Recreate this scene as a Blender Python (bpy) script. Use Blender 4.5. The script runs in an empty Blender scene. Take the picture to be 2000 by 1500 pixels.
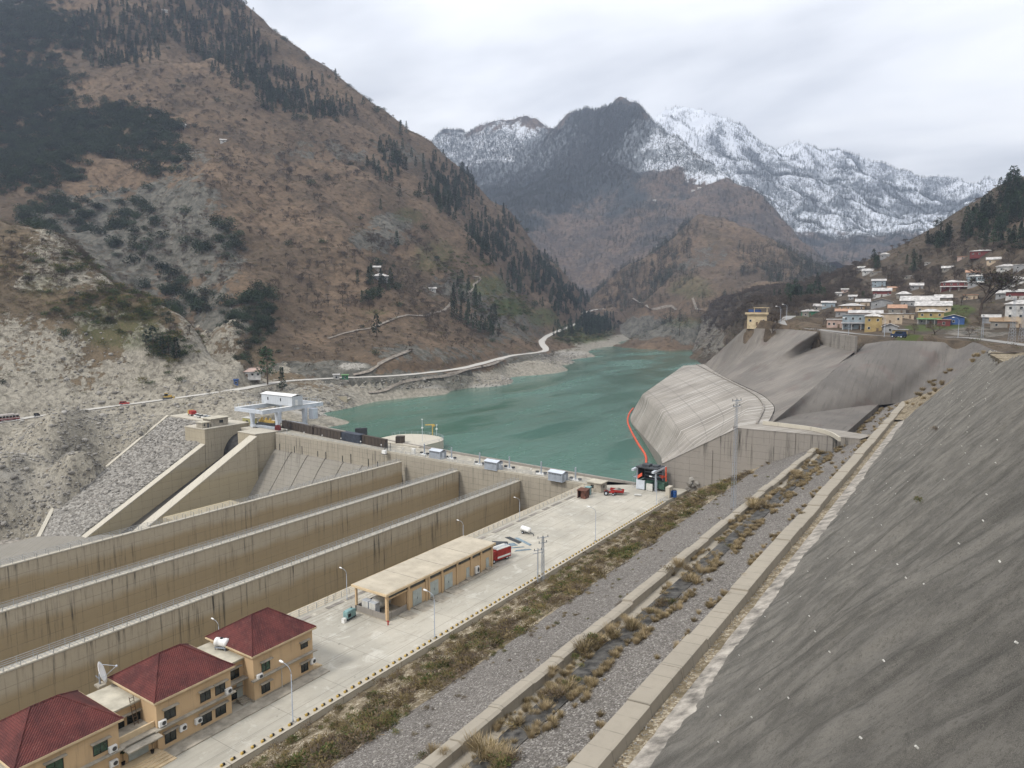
import bpy, bmesh, math, random
import numpy as np
from mathutils import Vector, Matrix
from mathutils.bvhtree import BVHTree
R = math.radians
SC = bpy.context.scene
COL = SC.collection
rnd = random.Random(7)
# ---------------------------------------------------------------- camera
FPX = 1387.0
CAMH = 55.0
PITCH = math.atan(150 / FPX)
YAW = math.atan(930 / math.hypot(FPX, 150))
cam_data = bpy.data.cameras.new('camera')
cam = bpy.data.objects.new('camera', cam_data)
COL.objects.link(cam)
cam_data.sensor_width = 36
cam_data.lens = 36 * FPX / 2000
cam_data.clip_start = 0.5
cam_data.clip_end = 60000
cam.location = (0, 0, CAMH)
cam.rotation_euler = (R(90) - PITCH, 0, YAW)
SC.camera = cam
# ---------------------------------------------------------------- world: overcast sky
SUN_EL, SUN_AZ = R(48), R(200)
w = bpy.data.worlds.new('World')
SC.world = w
w.use_nodes = True
wt = w.node_tree
wt.nodes.clear()
def wn(t, **k):
    n = wt.nodes.new(t)
    for a, b in k.items():
        setattr(n, a, b)
    return n
wo = wn('ShaderNodeOutputWorld')
bg = wn('ShaderNodeBackground')
wt.links.new(bg.outputs[0], wo.inputs[0])
sky = wn('ShaderNodeTexSky', sky_type='NISHITA', sun_disc=False, sun_elevation=SUN_EL, sun_rotation=SUN_AZ, air_density=1.0, dust_density=2.0)
tc = wn('ShaderNodeTexCoord')
def wmath(op, a, b=None):
    n = wn('ShaderNodeMath', operation=op)
    for i, x in enumerate((a, b)):
        if x is None: continue
        if isinstance(x, (int, float)): n.inputs[i].default_value = x
        else: wt.links.new(x, n.inputs[i])
    return n.outputs[0]
sep = wn('ShaderNodeSeparateXYZ')
wt.links.new(tc.outputs['Generated'], sep.inputs[0])
zc = wmath('MAXIMUM', sep.outputs[2], 0.0)
# clouds laid on a flat layer overhead: direction divided by elevation
zd = wmath('ADD', zc, 0.16)
cx = wmath('DIVIDE', sep.outputs[0], zd)
cy = wmath('DIVIDE', sep.outputs[1], zd)
cmb = wn('ShaderNodeCombineXYZ')
wt.links.new(cx, cmb.inputs[0]); wt.links.new(cy, cmb.inputs[1])
def wnoise(sc, det, rough, dist, off):
    mp = wn('ShaderNodeMapping')
    mp.inputs['Location'].default_value = off
    mp.inputs['Rotation'].default_value = (0, 0, R(20))
    mp.inputs['Scale'].default_value = (1.0, 1.5, 1.0)
    wt.links.new(cmb.outputs[0], mp.inputs[0])
    n = wn('ShaderNodeTexNoise')
    n.inputs['Scale'].default_value = sc
    n.inputs['Detail'].default_value = det
    n.inputs['Roughness'].default_value = rough
    n.inputs['Distortion'].default_value = dist
    wt.links.new(mp.outputs[0], n.inputs['Vector'])
    return n.outputs['Fac']
n1 = wnoise(0.62, 5, 0.52, 0.5, (3.1, 1.7, 0))
n2 = wnoise(1.7, 4, 0.5, 0.3, (8.0, 2.0, 0))
nn = wmath('ADD', wmath('MULTIPLY', n1, 0.75), wmath('MULTIPLY', n2, 0.25))
ramp = wn('ShaderNodeValToRGB')
ramp.color_ramp.elements[0].position = 0.36
ramp.color_ramp.elements[0].color = (0.45, 0.465, 0.495, 1)
ramp.color_ramp.elements[1].position = 0.63
ramp.color_ramp.elements[1].color = (0.88, 0.872, 0.852, 1)
e = ramp.color_ramp.elements.new(0.5); e.color = (0.72, 0.725, 0.74, 1)
wt.links.new(nn, ramp.inputs[0])
lum = wmath('ADD', wmath('MULTIPLY', zc, 5.0), 9.2)     # overcast: brighter overhead
cl = wn('ShaderNodeVectorMath', operation='SCALE')
wt.links.new(ramp.outputs[0], cl.inputs[0]); wt.links.new(lum, cl.inputs[3])
mx = wn('ShaderNodeMix', data_type='RGBA')
mx.inputs[0].default_value = 0.93
wt.links.new(sky.outputs[0], mx.inputs[6]); wt.links.new(cl.outputs[0], mx.inputs[7])
wt.links.new(mx.outputs[2], bg.inputs[0])
bg.inputs[1].default_value = 0.1
# ---------------------------------------------------------------- sun through the cloud
sd = bpy.data.lights.new('sun', 'SUN')
sd.energy = 1.5
sd.angle = R(10)
sd.color = (1.0, 0.96, 0.9)
sun = bpy.data.objects.new('sun', sd)
COL.objects.link(sun)
sdir = Vector((math.sin(SUN_AZ) * math.cos(SUN_EL), math.cos(SUN_AZ) * math.cos(SUN_EL), math.sin(SUN_EL)))
sun.rotation_euler = sdir.to_track_quat('Z', 'Y').to_euler()
SC.view_settings.view_transform = 'Standard'
SC.view_settings.look = 'None'
SC.view_settings.exposure = 0.74
SC.view_settings.gamma = 1.0
SC.view_settings.use_curve_mapping = False
SC.cycles.use_denoising = True
SC.cycles.max_bounces = 5
SC.cycles.diffuse_bounces = 2
SC.cycles.glossy_bounces = 2
SC.cycles.transmission_bounces = 2
SC.cycles.transparent_max_bounces = 6
SC.cycles.volume_bounces = 0
SC.cycles.use_light_tree = False
# ---------------------------------------------------------------- survey helpers: a bearing (in photograph pixels) to a place on the ground
_F = np.array([-math.sin(YAW), math.cos(YAW), 0.]); _R = np.array([math.cos(YAW), math.sin(YAW), 0.]); _Z = np.array([0, 0, 1.])
FW = _F * math.cos(PITCH) - _Z * math.sin(PITCH); UP = _F * math.sin(PITCH) + _Z * math.cos(PITCH)
CAM = np.array([0, 0, CAMH])
def ray(px, py): return FW + (px - 1000) / FPX * _R + (750 - py) / FPX * UP
def U(px, py, z):
    r = ray(px, py); return CAM + (z - CAMH) / r[2] * r
def UY(px, py, Y):
    r = ray(px, py); return CAM + Y / r[1] * r
def UX(px, py, X):
    r = ray(px, py); return CAM + X / r[0] * r
def K(px, py, d): return CAM + ray(px, py) * d
def PX(v):
    d = np.asarray(v) - CAM; ww = d @ FW
    ww = np.where(np.abs(ww) < 1e-3, 1e-3, ww)
    return 1000 + FPX * (d @ _R) / ww, 750 - FPX * (d @ UP) / ww, ww
# ---------------------------------------------------------------- object helpers
def tag(o, label=None, cat=None, group=None, kind=None):
    if label: o['label'] = label
    if cat: o['category'] = cat
    if group: o['group'] = group
    if kind: o['kind'] = kind
    return o
def link(name, data, parent=None):
    o = bpy.data.objects.new(name, data); COL.objects.link(o)
    if parent is not None: o.parent = parent
    return o
def empty(name, loc=(0, 0, 0), rz=0.0, label=None, cat=None, group=None):
    o = link(name, None); o.location = loc; o.rotation_euler = (0, 0, rz)
    o.empty_display_size = 0.5
    return tag(o, label, cat, group)
def copy_tree(o, parent=None, kids=None):
    c = o.copy(); COL.objects.link(c); c.parent = parent
    for ch in (kids if kids is not None else list(o.children)): 
        copy_tree(ch, c)
    return c
class MB:
    def __init__(s): s.v = []; s.f = []; s.m = []
    def add(s, vs, fs, mi=0):
        b = len(s.v); s.v += [tuple(map(float, q)) for q in vs]
        s.f += [tuple(b + i for i in f) for f in fs]; s.m += [mi] * len(fs); return s
    def box(s, x0, x1, y0, y1, z0, z1, mi=0):
        return s.add([(x0,y0,z0),(x1,y0,z0),(x1,y1,z0),(x0,y1,z0),(x0,y0,z1),(x1,y0,z1),(x1,y1,z1),(x0,y1,z1)],
                     [(0,3,2,1),(4,5,6,7),(0,1,5,4),(1,2,6,5),(2,3,7,6),(3,0,4,7)], mi)
    def bar(s, p, q, wd, ht=None, mi=0, up=(0,0,1)):
        p = Vector(p); q = Vector(q); ht = ht or wd; d = (q - p).normalized(); u = Vector(up)
        if abs(d.dot(u)) > .98: u = Vector((1, 0, 0))
        a = d.cross(u).normalized() * wd / 2; b = a.cross(d).normalized() * ht / 2
        return s.add([p-a-b,p+a-b,p+a+b,p-a+b,q-a-b,q+a-b,q+a+b,q-a+b],[(0,1,2,3),(7,6,5,4),(0,4,5,1),(1,5,6,2),(2,6,7,3),(3,7,4,0)], mi)
    def tube(s, pts, rs, n=6, mi=0, cap=True):
        pts = [Vector(p) for p in pts]
        if isinstance(rs, (int, float)): rs = [rs] * len(pts)
        b = len(s.v); k = len(pts); pa = None
        for i, p in enumerate(pts):
            d = (pts[min(i+1, k-1)] - pts[max(i-1, 0)]).normalized()
            u = Vector((0,0,1)) if abs(d.z) < .95 else Vector((1,0,0))
            if pa is not None:
                u = pa
            a = d.cross(u)
            a = a.normalized() if a.length > 1e-5 else Vector((0,1,0))
            c = a.cross(d).normalized(); pa = c
            for j in range(n):
                t = 2 * math.pi * j / n
                s.v.append(tuple(p + (a * math.cos(t) + c * math.sin(t)) * rs[i]))
        for i in range(k-1):
            for j in range(n):
                s.f.append((b+i*n+j, b+i*n+(j+1)%n, b+(i+1)*n+(j+1)%n, b+(i+1)*n+j)); s.m.append(mi)
        if cap:
            s.f.append(tuple(b+j for j in reversed(range(n)))); s.m.append(mi)
            s.f.append(tuple(b+(k-1)*n+j for j in range(n))); s.m.append(mi)
        return s
    def prism(s, poly, z0, z1, mi=0):      # plan polygon (x,y) CCW; z0/z1 number or list
        n = len(poly); z0 = z0 if hasattr(z0, '__len__') else [z0]*n; z1 = z1 if hasattr(z1, '__len__') else [z1]*n
        vs = [(p[0],p[1],z0[i]) for i,p in enumerate(poly)] + [(p[0],p[1],z1[i]) for i,p in enumerate(poly)]
        return s.add(vs, [tuple(reversed(range(n))), tuple(range(n, 2*n))] + [(i,(i+1)%n,n+(i+1)%n,n+i) for i in range(n)], mi)
    def side(s, prof, x0, x1, mi=0):       # profile (y,z) polygon swept along x
        n = len(prof)
        vs = [(x0,p[0],p[1]) for p in prof] + [(x1,p[0],p[1]) for p in prof]
        return s.add(vs, [tuple(reversed(range(n))), tuple(range(n,2*n))] + [(i,(i+1)%n,n+(i+1)%n,n+i) for i in range(n)], mi)
    def sidey(s, prof, y0, y1, mi=0):      # profile (x,z) polygon swept along y
        n = len(prof)
        vs = [(p[0],y0,p[1]) for p in prof] + [(p[0],y1,p[1]) for p in prof]
        return s.add(vs, [tuple(range(n)), tuple(reversed(range(n,2*n)))] + [(i,n+i,n+(i+1)%n,(i+1)%n) for i in range(n)], mi)
    def build(s, name, mats, parent=None, smooth=False):
        me = bpy.data.meshes.new(name); me.from_pydata(s.v, [], s.f)
        mats = mats if isinstance(mats, (list, tuple)) else [mats]
        for m in mats: me.materials.append(m)
        if len(mats) > 1: me.polygons.foreach_set('material_index', s.m)
        if smooth: me.polygons.foreach_set('use_smooth', [True]*len(s.f))
        me.update()
        bm = bmesh.new(); bm.from_mesh(me); bmesh.ops.recalc_face_normals(bm, faces=bm.faces); bm.to_mesh(me); bm.free()
        return link(name, me, parent)
def grid_mesh(name, V, nu, nv, mat, smooth=True, attrs=None):
    """V: (nu*nv,3) array"""
    me = bpy.data.meshes.new(name)
    i = np.arange(nu*nv).reshape(nu, nv)
    q = np.stack([i[:-1,:-1], i[1:,:-1], i[1:,1:], i[:-1,1:]], -1).reshape(-1, 4)
    e1 = V[q[0,1]] - V[q[0,0]]; e2 = V[q[0,3]] - V[q[0,0]]
    if np.cross(e1, e2)[2] < 0: q = q[:, ::-1]
    me.vertices.add(len(V)); me.vertices.foreach_set('co', V.astype(np.float32).ravel())
    me.loops.add(q.size); me.loops.foreach_set('vertex_index', q.ravel().astype(np.int32))
    me.polygons.add(len(q)); me.polygons.foreach_set('loop_start', np.arange(0, q.size, 4, dtype=np.int32))
    me.update(calc_edges=True)
    if smooth: me.polygons.foreach_set('use_smooth', np.ones(len(q), bool))
    me.materials.append(mat)
    for k, a in (attrs or {}).items():
        at = me.attributes.new(k, 'FLOAT', 'POINT'); at.data.foreach_set('value', a.astype(np.float32))
    me.validate()
    return link(name, me), q
# ---------------------------------------------------------------- numpy noise
_pg = np.random.RandomState(3)
_perm = np.tile(_pg.permutation(512), 2)
_g = _pg.randn(512, 2); _g /= np.linalg.norm(_g, axis=1)[:, None]
def perlin(x, y):
    xi = np.floor(x).astype(int); yi = np.floor(y).astype(int); xf = x - xi; yf = y - yi
    u = xf*xf*xf*(xf*(xf*6-15)+10); v = yf*yf*yf*(yf*(yf*6-15)+10)
    def h(a, b, dx, dy):
        g = _g[_perm[(_perm[a & 511] + b) & 511]]; return g[..., 0]*dx + g[..., 1]*dy
    a = h(xi, yi, xf, yf); b = h(xi+1, yi, xf-1, yf); c = h(xi, yi+1, xf, yf-1); d = h(xi+1, yi+1, xf-1, yf-1)
    return 1.5 * ((a + u*(b-a)) + v*((c + u*(d-c)) - (a + u*(b-a))))
def fbm(x, y, o=5, g=.5):
    s = 0; a = 1.; n = 0
    for i in range(o):
        s = s + a*perlin(x*2**i + 17.3*i, y*2**i - 9.1*i); n += a; a *= g
    return s / n
def ridged(x, y, o=5, g=.5):
    s = 0; a = 1.; n = 0
    for i in range(o):
        s = s + a*(1 - 2*np.abs(perlin(x*2**i + 5.7*i, y*2**i + 31.1*i))); n += a; a *= g
    return s / n
def sst(a, b, x):
    t = np.clip((x-a)/(b-a), 0, 1); return t*t*(3-2*t)
def rbf(ctrl, c=20., lin=True, smooth=0.):
    P = np.array(ctrl, float); n = len(P); xy = P[:, :2]; m = xy.mean(0); s = np.abs(xy - m).max()
    q = (xy - m)/s; cc = c/s
    A = np.sqrt(((q[:,None]-q[None])**2).sum(-1) + cc*cc) + np.eye(n)*smooth*-1
    B = np.c_[np.ones(n), q]
    M = np.block([[A, B], [B.T, np.zeros((3,3))]])
    w_ = np.linalg.solve(M, np.r_[P[:,2], 0, 0, 0])
    def f(x, y):
        sh = x.shape; x = (x.ravel()-m[0])/s; y = (y.ravel()-m[1])/s; o = np.empty(len(x))
        for i in range(0, len(x), 40000):
            a, b = x[i:i+40000], y[i:i+40000]
            r = np.sqrt((a[:,None]-q[None,:,0])**2 + (b[:,None]-q[None,:,1])**2 + cc*cc)
            o[i:i+40000] = r @ w_[:n] + w_[n] + w_[n+1]*a + w_[n+2]*b
        return o.reshape(sh)
    return f
def polyline_near(x, y, pts):
    """distance to polyline and height there"""
    best = np.full(x.shape, 1e9); zz = np.zeros(x.shape)
    for a, b in zip(pts[:-1], pts[1:]):
        d = np.array(b[:2])-np.array(a[:2]); L = d @ d
        t = np.clip(((x-a[0])*d[0] + (y-a[1])*d[1])/L, 0, 1)
        r = np.hypot(x-a[0]-t*d[0], y-a[1]-t*d[1]); k = r < best
        best = np.where(k, r, best); zz = np.where(k, a[2]+t*(b[2]-a[2]), zz)
    return best, zz
def smooth_line(pts, n):
    P = np.array(pts, float); out = []
    Q = np.vstack([2*P[0]-P[1], P, 2*P[-1]-P[-2]])
    for i in range(1, len(Q)-2):
        for t in np.linspace(0, 1, n, endpoint=False):
            a,b,c,d = Q[i-1],Q[i],Q[i+1],Q[i+2]
            out.append(.5*((2*b)+(-a+c)*t+(2*a-5*b+4*c-d)*t*t+(-a+3*b-3*c+d)*t**3))
    out.append(P[-1]); return np.array(out)
# ---------------------------------------------------------------- materials
class G:
    def __init__(s, name, rough=.9, spec=.25, metal=0.):
        s.m = bpy.data.materials.new(name); s.m.use_nodes = True; s.t = s.m.node_tree; s.t.nodes.clear()
        s.o = s.t.nodes.new('ShaderNodeOutputMaterial'); s.b = s.t.nodes.new('ShaderNodeBsdfPrincipled')
        s.t.links.new(s.b.outputs[0], s.o.inputs[0])
        s.b.inputs['Roughness'].default_value = rough; s.b.inputs['Specular IOR Level'].default_value = spec; s.b.inputs['Metallic'].default_value = metal
        s._pos = None; s._obj = None
    def set(s, inp, v):
        if isinstance(v, bpy.types.NodeSocket): s.t.links.new(v, inp)
        elif isinstance(v, (tuple, list)) and len(v) == 3 and inp.type == 'RGBA': inp.default_value = (*v, 1)
        else: inp.default_value = v
    def pos(s):
        if s._pos is None: s._pos = s.t.nodes.new('ShaderNodeNewGeometry').outputs['Position']
        return s._pos
    def objc(s):
        if s._obj is None: s._obj = s.t.nodes.new('ShaderNodeTexCoord').outputs['Object']
        return s._obj
    def rand(s): return s.t.nodes.new('ShaderNodeObjectInfo').outputs['Random']
    def xyz(s, v=None):
        n = s.t.nodes.new('ShaderNodeSeparateXYZ'); s.t.links.new(v or s.pos(), n.inputs[0]); return n.outputs
    def comb(s, x, y, z):
        n = s.t.nodes.new('ShaderNodeCombineXYZ')
        for i, q in enumerate((x, y, z)): s.set(n.inputs[i], q)
        return n.outputs[0]
    def map(s, scale=(1,1,1), rot=(0,0,0), v=None):
        n = s.t.nodes.new('ShaderNodeMapping'); n.inputs['Scale'].default_value = scale; n.inputs['Rotation'].default_value = rot
        s.t.links.new(v or s.pos(), n.inputs[0]); return n.outputs[0]
    def noise(s, scale, det=4, rough=.55, v=None, dist=0.):
        n = s.t.nodes.new('ShaderNodeTexNoise'); s.t.links.new(v or s.pos(), n.inputs['Vector'])
        n.inputs['Scale'].default_value = scale; n.inputs['Detail'].default_value = det; n.inputs['Roughness'].default_value = rough; n.inputs['Distortion'].default_value = dist
        return n.outputs['Fac']
    def vor(s, scale, v=None, feat='F1', out='Distance', rand=1.):
        n = s.t.nodes.new('ShaderNodeTexVoronoi'); n.feature = feat; s.t.links.new(v or s.pos(), n.inputs['Vector']); n.inputs['Scale'].default_value = scale
        n.inputs['Randomness'].default_value = rand
        return n.outputs[out]
    def attr(s, name):
        n = s.t.nodes.new('ShaderNodeAttribute'); n.attribute_name = name; return n.outputs['Fac']
    def math(s, op, a, b=0., c=None):
        n = s.t.nodes.new('ShaderNodeMath'); n.operation = op; s.set(n.inputs[0], a); s.set(n.inputs[1], b)
        if c is not None: s.set(n.inputs[2], c)
        return n.outputs[0]
    def mul(s, a, b): return s.math('MULTIPLY', a, b)
    def addm(s, a, b): return s.math('ADD', a, b)
    def clamp(s, a, lo, hi):   # remap lo..hi -> 0..1 smooth
        n = s.t.nodes.new('ShaderNodeMapRange'); n.interpolation_type = 'SMOOTHSTEP'; s.set(n.inputs[0], a); n.inputs[1].default_value = lo; n.inputs[2].default_value = hi
        return n.outputs[0]
    def mix(s, f, a, b, mode='MIX'):
        n = s.t.nodes.new('ShaderNodeMix'); n.data_type = 'RGBA'; n.blend_type = mode; s.set(n.inputs[0], f); s.set(n.inputs[6], a); s.set(n.inputs[7], b); return n.outputs[2]
    def ramp(s, f, stops):
        n = s.t.nodes.new('ShaderNodeValToRGB'); s.t.links.new(f, n.inputs[0]); cr = n.color_ramp
        while len(cr.elements) < len(stops): cr.elements.new(.5)
        for e_, (p, c) in zip(cr.elements, stops): e_.position = p; e_.color = (*c, 1)
        return n.outputs[0]
    def col(s, c): s.set(s.b.inputs['Base Color'], c); return s
    def rgh(s, c): s.set(s.b.inputs['Roughness'], c); return s
    def bump(s, h, dist=.1, st=1.):
        n = s.t.nodes.new('ShaderNodeBump'); s.set(n.inputs['Height'], h); n.inputs['Distance'].default_value = dist; n.inputs['Strength'].default_value = st
        s.t.links.new(n.outputs[0], s.b.inputs['Normal']); return s
def plain(name, c, rough=.6, var=.12, scale=1.5, metal=0., spec=.3):
    g = G(name, rough, spec, metal); d = tuple(x*(1-var*2.2) for x in c); l = tuple(min(1, x*(1+var)) for x in c)
    n = g.noise(scale, 5, .65)
    g.col(g.ramp(n, [(.3, d), (.7, l)])); return g.m
# ================================================================ SETTING MATERIALS
def concrete(name, c0, c1, ztop=0., deep=None, zdeep=-4., stain=.8, pl=6., pz=3., joint=.6, rough=.9, ax='xy'):
    g = G(name, rough, .2); x, y, z = g.xyz(); s = g.addm(x, y) if ax == 'xy' else y
    v = g.comb(g.mul(s, .9), g.mul(z, .035), 0.)
    big = g.noise(.11, 5, .6); fine = g.noise(1.3, 5, .65)
    col = g.mix(big, c0, c1)
    col = g.mix(g.mul(g.clamp(fine, .45, .75), .35), col, tuple(q*.68 for q in c0))
    if deep:
        f = g.clamp(g.addm(z, g.mul(g.addm(big, -.5), 4.)), zdeep+1.2, zdeep-1.2)
        band = g.noise(.35, 4, .6, v=g.map((.03, .03, 1.6)))
        col = g.mix(g.mul(f, .92), col, g.mix(band, deep, tuple(q*.8 for q in deep)))
    st = g.noise(1., 6, .7, v=v); st2 = g.noise(2.7, 4, .7, v=v)
    dep = g.clamp(g.addm(z, g.mul(g.noise(.25, 3, .6, v=g.comb(s, 0., 0.)), 8.)), ztop-9., ztop+2.)
    m = g.mul(g.mul(g.clamp(st, .47, .64), g.clamp(st2, .38, .6)), g.addm(g.mul(dep, .95), .12))
    m = g.mul(m, g.addm(.25, g.mul(g.clamp(g.noise(.07, 3, .6), .38, .62), .9)))
    col = g.mix(g.mul(m, stain), col, (.05, .046, .038))
    eff = g.clamp(g.noise(2.2, 3, .5, v=g.comb(g.mul(s, .9), g.mul(z, .02), 4.)), .68, .8)
    col = g.mix(g.mul(eff, .3), col, (.52, .5, .45))
    fz = g.math('FRACT', g.math('DIVIDE', g.addm(z, 300.), pz)); fs = g.math('FRACT', g.math('DIVIDE', g.addm(s, 3000.), pl))
    wz = .05/pz; ws = .06/pl
    jl = g.math('MAXIMUM', g.math('LESS_THAN', fz, wz*2), g.math('LESS_THAN', fs, ws*2))
    jl = g.mul(jl, g.clamp(g.noise(.5, 3, .6), .3, .55))
    col = g.mix(g.mul(jl, joint), col, (.07, .063, .05))
    g.col(col); g.bump(g.addm(g.mul(fine, .6), g.mul(jl, -1.)), .05, .5); return g.m
M = {}
M['pier'] = concrete('pier concrete', (.47, .41, .31), (.39, .335, .245), -2, (.37, .285, .165), -5.8, .95, 5.3, 2.4, .32)
M['dam'] = concrete('dam concrete', (.37, .335, .27), (.285, .255, .205), 0, (.34, .27, .17), -11.5, .9, 4.1, 2.0, .55)
M['apron'] = concrete('spillway concrete', (.27, .25, .215), (.2, .185, .155), -3, None, 0, .9, 4.1, 1.4, .55)
M['train'] = concrete('training wall concrete', (.41, .36, .27), (.33, .29, .215), -4, (.40, .34, .225), -14, .6, 4.4, 3.0, .5)
M['abut'] = concrete('grey concrete', (.29, .265, .235), (.23, .21, .185), 19, None, 0, .95, 4.6, 2.0, .4)
M['conc'] = concrete('pale concrete', (.50, .465, .39), (.42, .385, .315), 50, None, 0, .25, 7.0, 50., .4)
M['kerb'] = concrete('kerb concrete', (.46, .42, .34), (.36, .325, .265), 60, None, 0, .55, 6.0, 60., .5, ax='y')
M['parapet'] = concrete('gutter concrete', (.37, .33, .265), (.25, .225, .185), 60, None, 0, .8, 2.6, 60., .35, ax='y')
M['white_conc'] = plain('limey mortar', (.34, .31, .268), .9, .35, .6)
g = G('yard concrete', .85, .25)
x, y, z = g.xyz()
c = g.mix(g.clamp(g.noise(.07, 5, .6), .35, .65), (.345, .325, .275), (.43, .4, .335))
c = g.mix(g.mul(g.clamp(g.noise(.3, 7, .7, dist=.6), .53, .66), .5), c, (.56, .54, .48))
c = g.mix(g.mul(g.clamp(g.noise(.45, 6, .7, v=g.map((1, .25, 1))), .5, .68), .4), c, (.24, .22, .18))
c = g.mix(g.mul(g.clamp(g.noise(1.9, 4, .7), .5, .75), .3), c, (.27, .25, .21))
c = g.mix(g.mul(g.clamp(g.noise(1., 4, .6, v=g.comb(g.mul(x, 2.2), g.mul(y, .035), 0.)), .56, .68), .35), c, (.2, .185, .155)); c = g.mix(g.mul(g.clamp(g.noise(.8, 3, .6), .66, .74), .55), c, (.15, .14, .12))
lane = g.math('LESS_THAN', g.math('FRACT', g.math('DIVIDE', g.addm(x, 1006.), 6.2)), .02)
cros = g.math('LESS_THAN', g.math('FRACT', g.math('DIVIDE', g.addm(y, 1003.), 9.)), .012)
j = g.math('MAXIMUM', lane, cros)
slab = g.vor(.16, v=g.map((1, .7, 0)), out='Color', rand=.0)
c = g.mix(g.mul(j, .45), c, (.13, .12, .1))
g.col(c); g.bump(g.noise(3, 5, .7), .03, .4); M['yard'] = g.m

def soil(name, grassA, grassB, rockA, rockB, s=1., terr=.3, green=(.075, .1, .028), bumpd=.6):
    g = G(name, .95, .1); x, y, z = g.xyz()
    n1 = g.noise(.012*s, 5, .6); n2 = g.noise(.09*s, 6, .65); n3 = g.noise(.7*s, 5, .7)
    c = g.mix(g.clamp(n1, .38, .62), grassA, grassB)
    c = g.mix(g.mul(g.clamp(n2, .46, .68), .75), c, tuple(q*.55 for q in grassB))
    c = g.mix(g.mul(g.clamp(n3, .5, .72), .55), c, tuple(q*.42 for q in grassB))
    c = g.mix(g.mul(g.clamp(n3, .42, .25), .35), c, tuple(min(1, q*1.55) for q in grassA))
    n4 = g.noise(.28*s, 6, .7); c = g.mix(g.mul(g.clamp(n4, .48, .66), .6), c, tuple(q*.45 for q in grassB)); c = g.mix(g.mul(g.clamp(n4, .44, .3), .45), c, tuple(min(1, q*1.5) for q in grassA))
    # terrace steps along the contour
    zz = g.addm(g.mul(z, .22*s), g.mul(n2, 2.5)); t = g.clamp(g.math('FRACT', zz), .82, .97)
    c = g.mix(g.mul(g.mul(t, g.clamp(n1, .42, .6)), terr), c, tuple(q*.45 for q in grassB))
    # rock, fractured
    wv = g.map((1, 1, .75), (.5, .3, .4)); r1 = g.noise(.13*s, 8, .72, v=wv, dist=.8); r2 = g.vor(.35*s, v=wv, feat='DISTANCE_TO_EDGE')
    rc = g.mix(g.clamp(r1, .36, .62), rockB, rockA)
    rc = g.mix(g.mul(g.mul(g.clamp(r2, .07, .0), g.clamp(n2, .4, .6)), .4), rc, tuple(q*.35 for q in rockB))
    rc = g.mix(g.mul(g.clamp(n3, .52, .7), .5), rc, tuple(q*.5 for q in rockB))
    rm = g.clamp(g.addm(g.attr('rock'), g.mul(g.addm(g.addm(n2, g.mul(n1, .6)), -.8), 2.2)), .4, .62)
    c = g.mix(rm, c, rc)
    gm = g.clamp(g.addm(g.attr('green'), g.mul(g.addm(n3, -.5), 1.4)), .35, .75)
    c = g.mix(g.mul(gm, .85), c, g.mix(n2, green, tuple(q*.55 for q in green)))
    pm = g.clamp(g.addm(g.attr('pale'), g.mul(g.addm(n3, -.5), .8)), .4, .7)
    c = g.mix(pm, c, g.mix(n3, (.25, .235, .205), (.42, .4, .36)))
    g.col(c); h = g.addm(g.mul(n3, .5), g.mul(r1, g.mul(rm, 1.4))); g.bump(h, bumpd, .9); return g.m
M['brown'] = soil('brown hillside', (.16, .114, .076), (.095, .071, .049), (.15, .142, .12), (.062, .06, .05), 1., .5)
M['rocky'] = soil('rocky hillside', (.15, .115, .075), (.1, .078, .052), (.34, .312, .255), (.165, .15, .122), 3.2, .12, bumpd=.35)
M['village'] = soil('village hillside', (.115, .088, .062), (.075, .062, .047), (.2, .18, .15), (.08, .075, .065), 1., .5)
M['mid'] = soil('mid mountain ground', (.19, .125, .085), (.11, .078, .058), (.2, .18, .16), (.075, .07, .065), .35, .3, bumpd=2.)
def snowy(name, s, lo, hi, thr=.5, wood=(.03, .042, .046)):
    g = G(name, .8, .1); x, y, z = g.xyz()
    n1 = g.noise(.006*s, 6, .62); n2 = g.noise(.03*s, 6, .7); n3 = g.noise(.16*s, 4, .7, v=g.map((1, 1, .35)))
    n5 = g.noise(.09, 6, .7); ground = g.mix(g.clamp(n1, .4, .6), (.135, .1, .076), (.078, .065, .056)); ground = g.mix(g.mul(g.clamp(n5, .46, .62), .7), ground, (.036, .036, .036)); ground = g.mix(g.mul(g.clamp(n2, .46, .34), .4), ground, (.23, .19, .15))
    sn = g.clamp(g.addm(g.addm(g.attr('snow'), g.mul(g.addm(n2, -.5), .9)), g.mul(g.addm(n1, -.5), .8)), .4, .6)
    c = g.mix(sn, ground, (.66, .69, .74))
    f = g.addm(g.addm(g.attr('wood'), g.mul(g.addm(n1, -.5), 1.5)), g.mul(g.addm(n3, -.5), 1.7))
    c = g.mix(g.mul(g.clamp(f, thr, thr+.22), .8), c, wood)
    g.col(c); g.bump(g.addm(n2, n3), 6., .6); return g.m
M['snow'] = snowy('snowy mountainside', 1., 300, 700)
M['midsnow'] = snowy('wooded snowy mountainside', 1.6, 300, 700, .58)

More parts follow.
